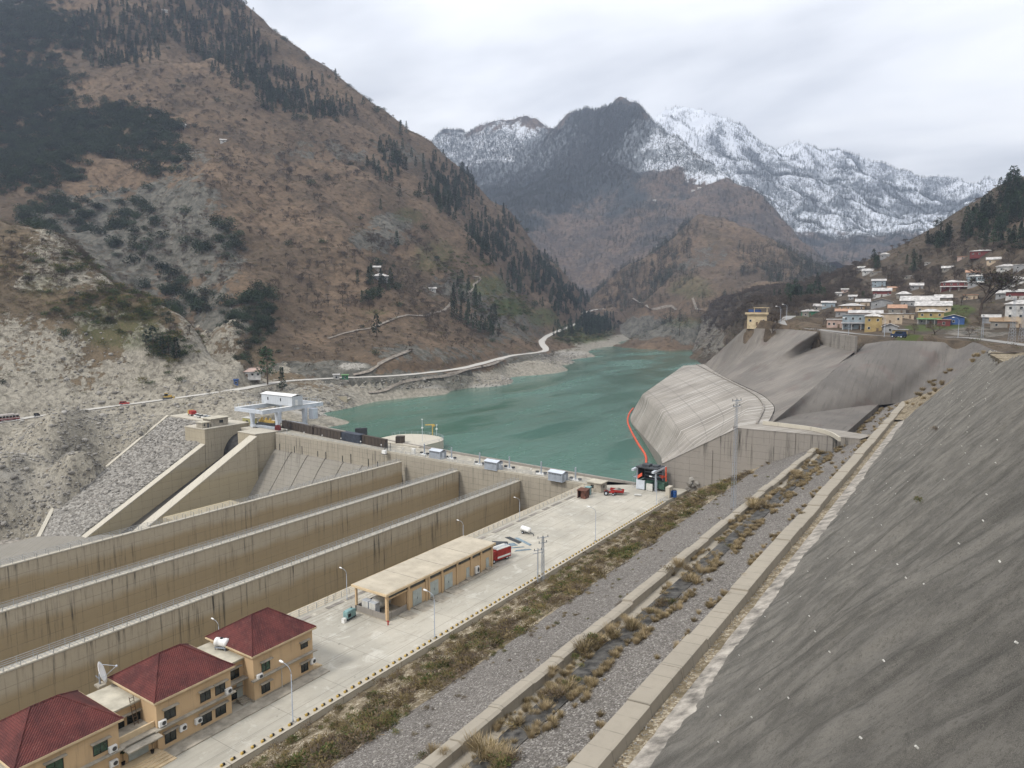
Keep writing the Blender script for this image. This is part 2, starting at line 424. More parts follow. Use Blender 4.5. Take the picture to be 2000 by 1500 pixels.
def gunite(name, c0, c1, rot, white=.35):
    g = G(name, .92, .15); v = g.map((1, 1, 1), rot)
    vv = g.t.nodes.new('ShaderNodeMapping'); vv.inputs['Scale'].default_value = (.9, .06, .06); g.t.links.new(v, vv.inputs[0])
    st = g.noise(1.2, 6, .7, v=vv.outputs[0]); big = g.noise(.05, 5, .6); fine = g.noise(2.5, 6, .75)
    c = g.mix(g.clamp(big, .35, .65), c0, c1)
    c = g.mix(g.mul(g.clamp(st, .5, .72), .5), c, tuple(q*.5 for q in c1))
    c = g.mix(g.mul(g.clamp(st, .42, .28), white), c, tuple(min(1, q*1.9) for q in c0))
    c = g.mix(g.mul(g.clamp(g.noise(.09, 3, .6), .56, .7), .4), c, (.13, .095, .085))
    c = g.mix(g.mul(g.clamp(g.vor(.055, feat='DISTANCE_TO_EDGE', v=g.map((1, 1, .6))), .009, .0), .18), c, (.06, .057, .053))
    c = g.mix(g.mul(g.clamp(fine, .55, .75), .35), c, tuple(q*.55 for q in c1))
    g.col(c); g.bump(g.addm(fine, st), .15, .6); return g.m
M['gun_left'] = gunite('grey sprayed concrete', (.215, .195, .172), (.155, .142, .127), (0, 0, R(35)), .5)
M['gun_right'] = gunite('dark sprayed concrete', (.165, .151, .135), (.125, .115, .104), (0, 0, R(0)), .2)
g = G('near sprayed concrete', .96, .15); x, y, z = g.xyz()
u = g.addm(y, g.mul(x, .12))
v = g.comb(g.mul(u, .5), g.mul(x, .1), 0.)
st = g.noise(.9, 6, .65, v=v, dist=.5); big = g.noise(.3, 6, .65); fn = g.noise(3.2, 7, .8); gr = g.noise(26., 4, .85)
c = g.mix(g.clamp(big, .35, .65), (.12, .113, .1), (.205, .192, .168))
c = g.mix(g.mul(g.clamp(st, .5, .66), .65), c, (.06, .056, .05))
c = g.mix(g.mul(g.clamp(st, .4, .26), .35), c, (.2, .185, .16))
c = g.mix(g.mul(g.clamp(fn, .48, .66), .6), c, (.062, .058, .052))
c = g.mix(g.mul(g.clamp(gr, .5, .66), .6), c, (.3, .285, .25)); c = g.mix(g.mul(g.clamp(gr, .47, .34), .6), c, (.03, .028, .025))
g.col(c); g.bump(g.addm(g.mul(fn, .7), g.mul(gr, .5)), .12, 1.); M['gun_near'] = g.m
g = G('lime streaked concrete', .9, .2); x, y, z = g.xyz()
v = g.comb(g.addm(g.mul(x, 1.05), g.mul(y, -.4)), g.mul(z, .025), 0.); st = g.noise(.9, 7, .72, v=v); big = g.noise(.05, 5, .6)
c = g.mix(g.clamp(big, .35, .62), (.30, .275, .24), (.215, .195, .168))
c = g.mix(g.mul(g.clamp(st, .52, .66), .85), c, (.6, .58, .54)); c = g.mix(g.mul(g.clamp(st, .45, .3), .5), c, (.11, .1, .088))
c = g.mix(g.mul(g.math('LESS_THAN', g.math('FRACT', g.mul(g.addm(z, 40), .42)), .05), .35), c, (.12, .11, .1))
g.col(c); g.bump(g.noise(1.5, 5, .7), .06, .5); M['lime'] = g.m
g = G('gravel slope', .95, .12)
v1 = g.vor(6.5, out='Color'); sx = g.t.nodes.new('ShaderNodeSeparateColor'); g.t.links.new(v1, sx.inputs[0]); v1 = sx.outputs[0]
c = g.ramp(v1, [(0., (.075, .067, .06)), (.5, (.165, .15, .134)), (.8, (.25, .23, .208)), (1., (.5, .475, .44))])
c = g.mix(.4, c, g.mix(g.clamp(g.noise(.08, 5, .6), .35, .65), (.115, .105, .095), (.17, .155, .14)))
c = g.mix(g.mul(g.clamp(g.noise(.5, 5, .65), .55, .72), .3), c, (.09, .08, .066))
g.col(c); g.bump(g.vor(6.5), -.12, .9); M['gravel'] = g.m
g = G('stony verge soil', .95, .1)
v1 = g.vor(4., out='Color'); sx = g.t.nodes.new('ShaderNodeSeparateColor'); g.t.links.new(v1, sx.inputs[0])
c = g.ramp(sx.outputs[0], [(0., (.15, .115, .075)), (.6, (.27, .225, .155)), (1., (.45, .4, .31))])
c = g.mix(g.clamp(g.noise(.35, 5, .65), .42, .66), c, (.13, .105, .066)); g.col(c); g.bump(g.vor(4.), -.15, .9); M['verge'] = g.m
g = G('lake water', .07, .5)
n1 = g.noise(.012, 4, .55, v=g.map((1, .45, 1), (0, 0, R(25)))); c = g.mix(g.clamp(n1, .35, .65), (.042, .112, .078), (.058, .138, .102))
g.col(c); wv = g.addm(g.noise(.5, 3, .6), g.mul(g.noise(1.7, 3, .6), .5)); amp = g.addm(g.mul(g.clamp(g.noise(.03, 5, .6, v=g.map((1, .3, 1), (0, 0, R(15)))), .4, .62), .85), .15)
n4 = g.noise(.03, 5, .6, v=g.map((1, .3, 1), (0, 0, R(15)))); g.rgh(g.addm(.08, g.mul(g.clamp(n4, .45, .62), .2)))
g.bump(g.mul(wv, amp), .7, .7); g.b.inputs['IOR'].default_value = 1.33; M['water'] = g.m
g = G('white gravel road', .95, .1); c = g.mix(g.noise(.3, 5, .6), (.52, .5, .46), (.40, .385, .35)); c = g.mix(g.mul(g.noise(2., 4, .6), .3), c, (.3, .28, .25)); g.col(c); M['road'] = g.m
g = G('asphalt', .9, .2); g.col(g.mix(g.noise(.6, 5, .6), (.30, .29, .27), (.2, .195, .185))); M['tar'] = g.m
M['trail'] = plain('dirt track', (.24, .21, .175), .95, .25, .4)
g = G('riprap stone', .92, .2); r = g.rand(); c = g.ramp(r, [(0., (.14, .13, .115)), (.5, (.25, .235, .21)), (1., (.40, .38, .345))]); c = g.mix(g.mul(g.noise(2., 4, .6), .5), c, (.13, .12, .105)); g.col(c); g.bump(g.noise(4, 5, .7), .05); M['stone'] = g.m
g = G('riprap bed', .95, .1); v1 = g.vor(.9, out='Color'); sx = g.t.nodes.new('ShaderNodeSeparateColor'); g.t.links.new(v1, sx.inputs[0])
c = g.ramp(sx.outputs[0], [(0., (.11, .1, .09)), (.6, (.2, .19, .17)), (1., (.3, .29, .26))]); g.col(c); g.bump(g.vor(.9), -.5, 1.); M['bed'] = g.m
g = G('wet channel floor', .5, .4); x, y, z = g.xyz(); c = g.mix(g.clamp(g.noise(1., 5, .7, v=g.comb(g.mul(x, .5), g.mul(y, .02), 0.)), .35, .65), (.035, .033, .03), (.095, .087, .075)); g.col(c); M['wet'] = g.m
M['dark'] = plain('dark void', (.012, .012, .012), .9)
# ================================================================ TERRAIN
def axis(a, b, step):
    o = [a]
    while o[-1] < b: o.append(o[-1] + step(o[-1]))
    return np.array(o)
def blobs(V, B, soft=1.0):
    """soft vegetation/rock zones of the ground, each listed by bearing and extent"""
    px, py, ww = PX(V); o = np.zeros(len(V))
    n = fbm(V[:,0]/40, V[:,1]/40, 3)*.5
    for (bx, by, rx, ry, wgt) in B:
        d = ((px-bx)/rx)**2 + ((py-by)/ry)**2
        o = np.maximum(o, wgt*np.clip(1.35 - d*soft + n, 0, 1))
    return np.where(ww > 0, o, 0)
class Terrain: pass
def terrain(name, ctrl, xs, ys, mat, rough=((60, 8, 4),), ridge=(), lines=(), c=20., zones=None, extra=None, low=False):
    f = rbf(ctrl, c); X, Y = np.meshgrid(xs, ys, indexing='ij'); Z = f(X, Y)
    mask = np.ones_like(Z); dl = np.full(Z.shape, 1e9)
    near = []
    for pts, wd, bl in lines:
        d, zl = polyline_near(X, Y, pts); near.append((d, zl, wd, bl)); mask = np.minimum(mask, .03 + .97*sst(wd, wd+bl*4., d))
    N = np.zeros_like(Z)
    for (L, A, o) in rough: N += A*fbm(X/L, Y/L, o)
    for (L, A, o) in ridge: N += A*ridged(X/L + .3*fbm(X/L*.7, Y/L*.7, 2), Y/L, o)
    if low: N = N*(.22+.78*sst(2, 55, Z))
    if low: N = N*(.4+.6*sst(560, 720, np.hypot(X, Y)))
    Z = Z + N*mask
    for d, zl, wd, bl in near:
        t = sst(wd, wd+bl, d); Z = zl*(1-t) + Z*t
    if extra is not None: Z = extra(X, Y, Z)
    V = np.stack([X, Y, Z], -1).reshape(-1, 3)
    at = {k: blobs(V, b) for k, b in (zones or {}).items()}
    for k in ('rock', 'green', 'pale'): at.setdefault(k, np.zeros(len(V)))
    o, q = grid_mesh(name, V, len(xs), len(ys), mat, True, at)
    tag(o, kind='structure')
    T = Terrain(); T.o = o; T.V = V; T.q = q; T.at = at
    T.bvh = BVHTree.FromPolygons([tuple(v) for v in V.tolist()], [tuple(a) for a in q.tolist()])
    px, py, ww = PX(V); T.px, T.py, T.w = px, py, ww
    e1 = V[q[:,1]]-V[q[:,0]]; e2 = V[q[:,3]]-V[q[:,0]]; nn = np.cross(e1, e2); T.area = np.linalg.norm(nn, axis=1)
    return T
def hit(T, px, py):
    r = ray(px, py); h = T.bvh.ray_cast(Vector(CAM), Vector(r/np.linalg.norm(r)))
    return h[0]
def ground(T, x, y):
    h = T.bvh.ray_cast(Vector((x, y, 5000)), Vector((0, 0, -1)))
    return h[0].z if h[0] is not None else None
def ribbon(name, pts, wd, mat, T=None, dz=.12, kind='structure', thick=.5):
    L = np.array(pts); b = MB(); vs = []
    for i, p in enumerate(L):
        d = L[min(i+1, len(L)-1)] - L[max(i-1, 0)]; n = np.array([-d[1], d[0]]); n /= np.linalg.norm(n)
        w_ = wd if not hasattr(wd, '__len__') else wd[i]
        w_ = w_ * (1 + .12*math.sin(i*1.7) * (T is not None))
        for s_ in (-1, 1):
            x, y = p[0]+n[0]*w_/2*s_, p[1]+n[1]*w_/2*s_; z = p[2]
            if T is not None:
                zz = ground(T, x, y); z = max(zz, z-.6) if zz is not None else z
            vs.append((x, y, z+dz))
    fs = [(2*i, 2*i+1, 2*i+3, 2*i+2) for i in range(len(L)-1)]
    b.add(vs, fs); o = b.build(name, mat, smooth=True); tag(o, kind=kind); return o
def lift(pts): return smooth_line(np.array(pts), 5)
# --- left bank: rocky cut, lake road, brown mountain (one sheet)
road_px = [(0,825,0),(100,810,2),(200,797,4),(330,780,7.5),(460,762,11)]
road_a = [K(-420,884,262), K(-200,853,300)] + [U(*q) for q in road_px] + [np.array([-338., 253., 11.2])]
road_b = [U(*q) for q in [(560,745,10),(660,739,10),(760,735,10),(830,729,10),(900,720,10),(950,708,10),(1000,695,10.5),(1040,690,11)]]
road_c = [K(1066,684,760), K(1058,668,820), K(1072,655,930), K(1100,643,1050), K(1135,628,1180), K(1146,622,1230), K(1128,616,1300), K(1158,606,1380), K(1180,603,1480)]
ROAD = lift(road_a + road_b + road_c)
C = [list(p) for p in road_a + road_b + road_c]
def k(*a): C.append(list(K(*a)))
def u(*a): C.append(list(U(*a)))
# river bed and slope under the road
for q in [(-331,193,1.5),(-324,160,-16),(-322,135,-30),(-304,121,-38),(-330,175,-8),(-322,112,-42),(-300,60,-44),(-250,0,-44),(-350,60,-40),(-332,112,-42),
          (-322,90,-46),(-334,150,-19),(-340,185,-2),(-300,205,.5),(-320,208,1),(-290,228,1),(-200,60,-50),(-200,-60,-50)]: C.append(list(q))
k(0,900,315); k(60,880,318); k(120,860,325); k(0,980,300); k(-150,980,285); k(60,960,305); k(150,940,318)
u(0,1040,-39); u(60,1045,-40); u(-100,1050,-39)
# shore
for q in [(600,836),(640,805),(700,792),(800,777),(900,759),(1000,737),(1095,718),(1108,703),(1150,682),(1215,664)]: u(*q, -3)
for q in [(660,850),(760,822),(900,795),(1000,772),(1120,740),(1190,697),(1245,676)]:
    p = U(*q, -3); C.append([p[0], p[1], -15.])
C.append([-280,245,-1]); C.append([-262,250,-5]); u(640,765,6); u(560,775,5); u(760,752,5); u(900,735,5); u(1000,716,4.5); u(1080,705,4.5)
k(500,735,400); k(430,735,420); k(470,775,385)
k(1160,640,1210); k(1200,640,1330); k(1200,610,1480); k(1100,672,900)
# near rocky hill
for q in [(-60,410,470),(0,430,463),(100,470,457),(150,500,447),(200,560,430),(300,610,421),(380,655,410),(430,715,402)]: k(*q)
for q in [(0,455,540),(100,500,535),(200,590,500),(300,655,480),(390,700,460)]: C.append(list(K(*q)-np.array([0,0,18.])))
k(220,700,388); k(320,700,391); k(-150,600,410); k(-150,420,480); k(-150,780,345)
# mountain face
for q in [(560,650,520),(500,640,500),(460,560,545),(430,480,610),(400,400,680),(370,330,750),(335,245,840),(290,160,930),(230,60,1030),(180,-40,1120),
          (420,690,470),(330,620,560),(300,540,610),(200,500,640),(120,470,660),(230,400,720),(100,380,740),(0,420,700),(200,310,810),(80,280,850),(0,330,800),(0,180,960),(120,150,980),(0,20,1130),(-150,200,900),(-150,0,1100),(-150,380,720),
          (430,0,1150),(470,20,1160),(560,95,1180),(640,160,1200),(700,197,1215),(770,245,1230),(830,292,1250),(900,348,1280),(960,410,1310),(1010,458,1340),(1060,512,1370),(1110,562,1400),(1140,600,1430),
          (380,-80,1150),(330,-160,1160),(450,200,930),(520,330,820),(560,450,710),(620,560,620),(600,200,1020),(640,330,880),(690,450,760),(740,560,640),(760,650,560),(650,680,500),(720,700,480),
          (750,330,960),(830,430,880),(850,540,760),(860,640,640),(900,600,760),(930,500,900),(1000,600,950),(950,660,700),(1010,650,840),(1060,610,1080),(870,340,1150),(400,100,1060)]: k(*q)
for q in [(430,0,1150),(560,95,1180),(700,197,1215),(830,292,1250),(960,410,1310),(1060,512,1370),(1140,600,1430)]:
    p = K(*q); d = p[:2]/np.linalg.norm(p[:2]); C.append([p[0]+d[0]*140, p[1]+d[1]*140, p[2]-75]); C.append([p[0]+d[0]*420, p[1]+d[1]*420, p[2]-250])
xs = axis(-1560, -176, lambda v: 1.9 if v > -560 else min(8, 1.9 + (-560-v)*.02))
ys = axis(-70, 1560, lambda v: 1.9 if v < 470 else min(8, 1.9 + (v-470)*.02))
LR = [(list(map(tuple, ROAD)), 5.6, 6.)]
path1 = None
def cut_left(X, Y, Z):
    # the sheet dives under the dam works
    m = (Y < 206) & (X > -333 + np.clip(193-Y, 0, 90)*.26) & (Y > 60)
    pl = .54*(np.minimum(Y, 193)-190) - 3.5
    Z = np.where(m, np.minimum(Z, pl), Z)
    Z = np.where((Y < 216) & (X > -286.5) & (Y > 60), np.minimum(Z, -64), Z)
    Z = np.where((Y < 226) & (X > -290) & (Y > 60), np.minimum(Z, -64), Z)
    # weathered bluffs and gullies on the rocky cut
    near = sst(520, 420, np.hypot(X+300, Y-200))
    return Z
zl = {'rock': [(60,690,110,80,.8),(270,735,190,42,.9),(60,770,110,50,.7),(410,720,60,50,1.),(180,790,220,60,.9),(200,620,60,30,.5),(60,900,220,140,1.),(400,760,120,60,1.),(200,890,140,120,1.),(330,700,110,80,1.),(200,440,150,90,.75),(330,470,120,150,.75),(150,520,150,60,.7),(400,620,90,90,.7),(420,540,60,100,.6),(360,330,60,60,.5),
               (860,745,330,22,.9),(560,775,120,30,1.),(640,790,60,30,1.),(1060,705,90,20,.9),(740,470,70,30,.8),(760,440,50,25,.7),(950,590,80,60,.55),(1000,640,70,35,.6),(880,560,60,30,.5),(640,720,120,16,.8),(700,300,200,30,.45),(850,690,150,20,.5)],
      'green': [(850,500,60,40,.5),(950,560,60,26,.6),(1000,600,45,22,.75),(1060,620,40,22,.65),(800,420,40,20,.5),(240,640,120,60,.55),(1140,650,70,25,.75),(730,610,40,10,.5),(90,560,70,30,.45)],
      'pale': [(880,755,260,7,.6),(1110,690,60,7,.6),(610,800,50,14,.7),(60,960,120,60,.5),(690,716,40,10,.6),(1180,668,40,5,.4),(410,730,40,24,.4),(120,640,30,24,.4),(20,930,40,30,.6)]}
TL = terrain('hillside', C, xs, ys, M['brown'], rough=((140, 14, 5), (28, 3.2, 5), (7, .8, 3)), ridge=((210, 20, 4), (75, 8, 4)), lines=LR, c=16., zones=zl, extra=cut_left, low=True)
rk = np.maximum(TL.at['rock'], .95*sst(8.5, 4., TL.V[:,2])); TL.o.data.attributes['rock'].data.foreach_set('value', rk.astype(np.float32))
TL.o.data.materials.append(M['rocky'])
cen = TL.V[TL.q].mean(1); pxx, pyy, pww = PX(cen)
mi = ((np.linalg.norm(cen[:, :2], axis=1) < 600 + 12*fbm(cen[:,0]/15, cen[:,1]/15, 3)) & (cen[:,1] < 300 + 20*fbm(cen[:,0]/12, cen[:,1]/12, 3))) | (cen[:,2] < 6.5)
TL.o.data.polygons.foreach_set('material_index', mi.astype(np.int32))
ribbon('lake_road', ROAD, 7.4, M['road'], TL, .3)
def trail(name, pix, wd=3., n=4):
    P = [hit(TL, *q) for q in pix]; P = [np.array(p) for p in P if p is not None]
    L = smooth_line(P, n)
    L = np.array([(p[0], p[1], (ground(TL, p[0], p[1]) or p[2])) for p in L])
    b = MB(); vs = []
    for i, p in enumerate(L):
        d = L[min(i+1, len(L)-1)] - L[max(i-1, 0)]; nrm = np.array([-d[1], d[0]]); nrm /= (np.linalg.norm(nrm)+1e-9)
        for s_ in (-1, 0, 1):
            x, y = p[0]+nrm[0]*wd/2*s_, p[1]+nrm[1]*wd/2*s_
            vs.append((x, y, (ground(TL, x, y) or p[2])*.5+p[2]*.5+.45))
    fs = []
    for i in range(len(L)-1):
        for j_ in (0, 1): fs.append((3*i+j_, 3*i+j_+1, 3*i+3+j_+1, 3*i+3+j_))
    b.add(vs, fs); o = b.build(name, M['trail'], smooth=True); tag(o, kind='structure')
trail('hill_track', [(640,662),(700,645),(760,627),(830,617),(868,606),(880,592)], 2.6)
trail('hill_track', [(690,733),(730,718),(770,697),(802,684)], 3.2)
trail('hill_track', [(905,580),(925,556),(938,543),(915,535)], 2.6)
trail('lakeside_track', [(985,702),(940,717),(890,728),(830,738),(770,752),(720,768)], 2.6)
# --- middle mountains
C = []
sil = [(780,300,3300),(820,281,3250),(880,259,3200),(960,247,3100),(1040,241,3000),(1110,236,2850),(1150,226,2750),(1200,208,2620),(1240,212,2580),(1262,234,2540),(1300,262,2480),(1340,290,2430),(1400,332,2350),(1440,366,2290),(1490,402,2220),(1540,455,2120),(1590,505,2020),(1650,556,1930)]
for q in sil:
    k(*q); p = K(*q); d = p[:2]/np.linalg.norm(p[:2]); C.append([p[0]+d[0]*250, p[1]+d[1]*250, p[2]-130]); C.append([p[0]+d[0]*800, p[1]+d[1]*800, p[2]-420])
for q in [(990,420,2350),(1040,388,2480),(1085,355,2600),(1000,475,2180),(1060,525,2050),(1130,575,1900),(1180,600,1800),(1150,330,2600),(1200,300,2500),(1250,300,2440),(1200,400,2350),(1250,430,2230),(1280,370,2310),(1330,360,2310),(1380,400,2200),(1300,450,2120),(1250,500,2020),(1180,520,2000),
          (1400,450,2080),(1480,480,2020),(1560,530,1900),(1350,520,1900),(1450,540,1850),(930,400,2750),(960,390,2720),(900,340,2980),(1000,330,2900),(1040,300,2920),(870,320,3060),(1050,360,2720),(960,440,2480),(1235,250,2520),(900,480,2400),(1100,620,1750),(1300,600,1700),(1600,560,1800),(1100,450,2280)]: k(*q)
xs = axis(-2100, 450, lambda v: 9.); ys = axis(1250, 3500, lambda v: 9.)
zm = {'snow': [(880,300,160,50,.7),(1000,290,130,60,.62),(1280,270,70,45,.9),(1280,305,100,35,.8),(1380,330,60,36,.7),(960,330,120,50,.45),(1120,262,60,30,.4)],
      'wood': [(1190,250,90,60,1.2),(1130,320,140,80,1.1),(1050,380,130,45,1.1),(1000,440,70,40,1.),(880,290,200,60,.55),(1000,350,180,40,1.),(1320,330,90,40,.5),(1280,280,120,50,.45),(1250,400,130,30,.6),(1300,470,150,18,.6),(1350,440,120,25,.5)]}
TM = terrain('middle_mountain', C, xs, ys, M['mid'], rough=((260, 16, 5), (60, 6, 4)), ridge=((230, 24, 4), (85, 13, 4)), c=50., zones=zm)
TM.o.data.materials[0] = M['midsnow']
TM.o.data.attributes['wood'].data.foreach_set('value', np.clip(TM.at['wood']*.75+.34*sst(150, 420, TM.V[:,2]), 0, 1.2).astype(np.float32))
# lower spur by the lake head
C = []
for q in [(1100,640,1650),(1150,592,1620),(1200,546,1600),(1250,515,1600),(1290,490,1600),(1340,442,1620),(1390,424,1620),(1430,440,1600),(1500,476,1540),(1560,506,1480),(1640,549,1400),(1700,580,1340)]:
    k(*q); p = K(*q); d = p[:2]/np.linalg.norm(p[:2]); C.append([p[0]+d[0]*150, p[1]+d[1]*150, p[2]-70]); C.append([p[0]+d[0]*400, p[1]+d[1]*400, p[2]-180])
for q in [(1170,640),(1220,657),(1300,664),(1362,672)]: u(*q, -3)
for q in [(1228,672),(1290,684),(1345,698)]:
    p = U(*q, -3); C.append([p[0], p[1], -14.])
for q in [(1350,500,1440),(1300,560,1370),(1250,610,1330),(1400,520,1380),(1450,560,1270),(1500,560,1300),(1560,580,1230),(1400,610,1130),(1340,620,1190),(1450,610,1050),(1550,610,1000),(1390,640,1010),(1330,605,1230),(1385,604,1170)]: k(*q)
C.append([-250, 900, -14]); C.append([-300, 1000, -16])
xs = axis(-950, 330, lambda v: 5.); ys = axis(830, 1980, lambda v: 5.)
zs = {'rock': [(1270,640,80,25,1.),(1350,650,60,25,.8),(1370,505,60,30,.35)], 'green': [(1350,560,60,30,.5),(1400,470,40,25,.35),(1340,630,60,16,.5)], 'pale': [(1290,664,90,3,.4)],
      'wood': [(1270,540,90,30,1.1),(1200,580,50,40,1.1),(1560,530,120,30,1.2),(1490,500,60,25,.8),(1310,490,50,25,.9),(1340,450,30,16,.8),(1250,580,60,25,.7),(1420,600,80,20,.5)]}
TS = terrain('lake_head_spur', C, xs, ys, M['brown'], rough=((120, 12, 5), (30, 3, 4)), ridge=((80, 11, 5),), c=40., zones=zs)
ribbon('far_road', lift([np.array(hit(TS, *q)) for q in [(1236,583),(1262,597),(1275,604),(1320,605),(1360,604),(1395,606)]]), 3.2, M['trail'], TS, .3)
# --- far snow range
C = []
sil = [(1180,262,4500),(1240,238,4500),(1290,233,4500),(1345,226,4480),(1400,243,4450),(1440,262,4400),(1480,290,4350),(1525,316,4350),(1548,298,4400),(1600,310,4450),(1640,313,4450),(1680,331,4450),(1730,353,4500),(1790,356,4500),(1850,352,4450),(1900,348,4400),(1960,340,4350),(2000,338,4300),(2080,330,4250)]
for q in sil:
    k(*q); p = K(*q); d = p[:2]/np.linalg.norm(p[:2]); C.append([p[0]+d[0]*300, p[1]+d[1]*300, p[2]-140]); C.append([p[0]+d[0]*700, p[1]+d[1]*700, p[2]-330])
for q in [(1400,330,3900),(1480,400,3450),(1540,440,3250),(1600,500,2950),(1660,545,2650),(1690,505,2900),(1700,485,3100),(1560,370,3750),(1600,400,3600),(1640,440,3350),(1680,400,3750),(1700,440,3400),(1760,450,3500),(1750,400,3950),(1820,420,3900),(1850,390,4050),(1930,390,4000),(2000,400,3800),(1620,350,4050),(1660,360,4000),(1520,350,3950),(1700,370,4150),(1600,560,2300),(1750,520,2500),(1850,480,2900),(2000,460,3000)]: k(*q)
xs = axis(-1700, 1400, lambda v: 14.); ys = axis(2150, 5000, lambda v: 14.)
def zsn(T): pass
TF = terrain('snow_mountain', C, xs, ys, M['snow'], rough=((400, 30, 5), (90, 12, 4)), ridge=((330, 75, 5), (110, 14, 4)), c=90., zones={})
V = TF.V; hgt = V[:,2]; px_, py_, ww_ = PX(V)
sn = sst(250, 480, hgt); wd_ = .86 - .42*sst(800, 1250, hgt) - .3*sst(330, 150, hgt) + .6*np.clip(-ridged(V[:,0]/210, V[:,1]/210, 3), -.6, .8)
for kk, a in (('snow', sn), ('wood', wd_)):
    at = TF.o.data.attributes.new(kk, 'FLOAT', 'POINT'); at.data.foreach_set('value', a.astype(np.float32)); TF.at[kk] = a
# --- hazy slope on the right of the upper valley
C = []
for q in [(1660,520,2300),(1690,492,2350),(1760,466,2350),(1850,430,2350),(1960,386,2350),(2060,345,2350)]:
    k(*q); p = K(*q); d = p[:2]/np.linalg.norm(p[:2]); C.append([p[0]+d[0]*300, p[1]+d[1]*300, p[2]-120])
for q in [(1640,550,1900),(1700,540,1800),(1760,520,1850),(1850,490,1900),(1950,460,1900),(2060,430,1900),(1750,560,1500),(1900,540,1500),(2060,520,1500)]: k(*q)
xs = axis(150, 1500, lambda v: 10.); ys = axis(1250, 2700, lambda v: 10.)
TR = terrain('valley_side', C, xs, ys, M['mid'], rough=((200, 18, 5), (50, 5, 4)), ridge=((160, 22, 4),), c=60., zones={'wood': [(1800,500,200,40,.6)], 'snow': []})
# --- village hill on the right bank
ROADV = lift([K(1545,617,440), K(1530,625,405), U(1505,635,44.2), U(1540,640,44.), U(1600,644,43.6), U(1670,652,42.6), U(1750,657.5,41.6), U(1830,659,41.3), U(1900,661,41.3), np.array([28.,250.,42.]), np.array([60.,205.,43.])])
C = [list(p) for p in ROADV]
for q in [(1455,640,44),(1600,647,43.4),(1690,672,38.6),(1750,664,41.1),(1900,668,41.2)]: u(*q)
for q in [(1395,700,700),(1420,668,560)]: C.append(list(K(*q)-np.array([0,0,6.])))
u(1372,693,-3); u(1365,676,-3)
for q in [(1350,705),(1335,730),(1340,684)]:
    p = U(*q, -3); C.append([p[0], p[1], -14.])
C += [[-141,440,-8],[-120,415,10],[-160,520,-2],[-190,600,-6],[-150,480,-6],[-135,450,2],[-125,520,6]]
for q in [(1390,655,820),(1400,635,900),(1380,602,1020),(1420,600,900),(1450,610,720),(1440,625,600),(1500,574,960),(1550,566,900),(1600,560,850),(1660,535,800),(1700,512,760),(1760,482,735),(1840,440,700),(1900,402,675),(1950,370,655),(2000,345,640),(2080,310,620),
          (1500,605,600),(1560,612,520),(1560,590,680),(1640,600,560),(1640,570,700),(1700,622,430),(1720,580,560),(1760,560,580),(1800,600,450),(1820,640,375),(1840,550,550),(1900,500,560),(1960,440,570),(2000,420,560),(1900,600,445),(1950,560,470),(2000,540,460),(1950,620,385),(2000,600,395),(2000,480,500),(2060,640,320),(2060,560,420),(2060,460,480),(1720,640,385),(1660,625,430),(1980,650,330),(1880,648,350),(1700,540,660)]: k(*q)
for q in [(1500,574,960),(1600,560,850),(1700,512,760),(1840,440,700),(1950,370,655),(2000,345,640)]:
    p = K(*q); d = p[:2]/np.linalg.norm(p[:2]); C.append([p[0]+d[0]*90, p[1]+d[1]*90, p[2]-28]); C.append([p[0]+d[0]*300, p[1]+d[1]*300, p[2]-110])
xs = axis(-330, 330, lambda v: 2.); ys = axis(150, 1150, lambda v: 2. if v < 520 else 3.5)
def toward(p, m): q = CAM[:2]-p[:2]; q = q/np.linalg.norm(q)*m; return np.array([p[0]+q[0], p[1]+q[1], p[2]])
WA0, WB0 = toward(U(1603,645,43.6), 6.5), toward(U(1674,657,42.6), 6.5)
TOPL = [U(1455,641,44), U(1500,642,44.), U(1540,643,43.8), U(1598,648,43.4), WA0, WB0, U(1690,672,38.6), U(1750,664,41.1), U(1830,667,41.1), U(1900,668,41.2), np.array([3.,262.,41.6]), np.array([14.,250.,42.])]
def cut_village(X, Y, Z):
    # keep the sheet behind and below the sprayed slopes
    poly = [p[:2] for p in TOPL] + [np.array(q) for q in ((14.,150.),(-175.,150.),(-195.,470.),(-140.,462.),(-112.,397.))]
    inside = np.zeros(X.shape, bool); n_ = len(poly)
    for a, b in zip(poly, poly[1:]+poly[:1]):
        cr = ((a[1] > Y) != (b[1] > Y)) & (X < (b[0]-a[0])*(Y-a[1])/((b[1]-a[1]) or 1e-9)+a[0]); inside ^= cr
    d_, z_ = polyline_near(X, Y, TOPL)
    return np.where(inside, np.minimum(Z, z_ - np.minimum(7.5, 2.5+d_*4) - d_*3.), Z)
    tl = np.array(TOPL)
    best = np.full(X.shape, 1e9); side = np.zeros(X.shape); zt = np.zeros(X.shape)
    for a, b in zip(tl[:-1], tl[1:]):
        d = b[:2]-a[:2]; L = d @ d; t = np.clip(((X-a[0])*d[0]+(Y-a[1])*d[1])/L, 0, 1); rx = X-a[0]-t*d[0]; ry = Y-a[1]-t*d[1]; r = np.hypot(rx, ry); kk = r < best
        best = np.where(kk, r, best); side = np.where(kk, d[0]*ry-d[1]*rx, side); zt = np.where(kk, a[2]+t*(b[2]-a[2]), zt)
    below = (side < 0)
    return np.where(below & (Y < 460) & (X > -170), np.minimum(Z, zt - 2.2 - best*1.6), Z)
zv = {'green': [(1850,625,50,22,.9),(1800,640,40,10,.8),(1775,657,30,6,.9),(1870,605,40,12,.8),(1560,615,40,10,.45),(1830,550,50,12,.35)], 'rock': [(1380,660,40,40,.9),(1900,650,80,14,.5)], 'pale': []}
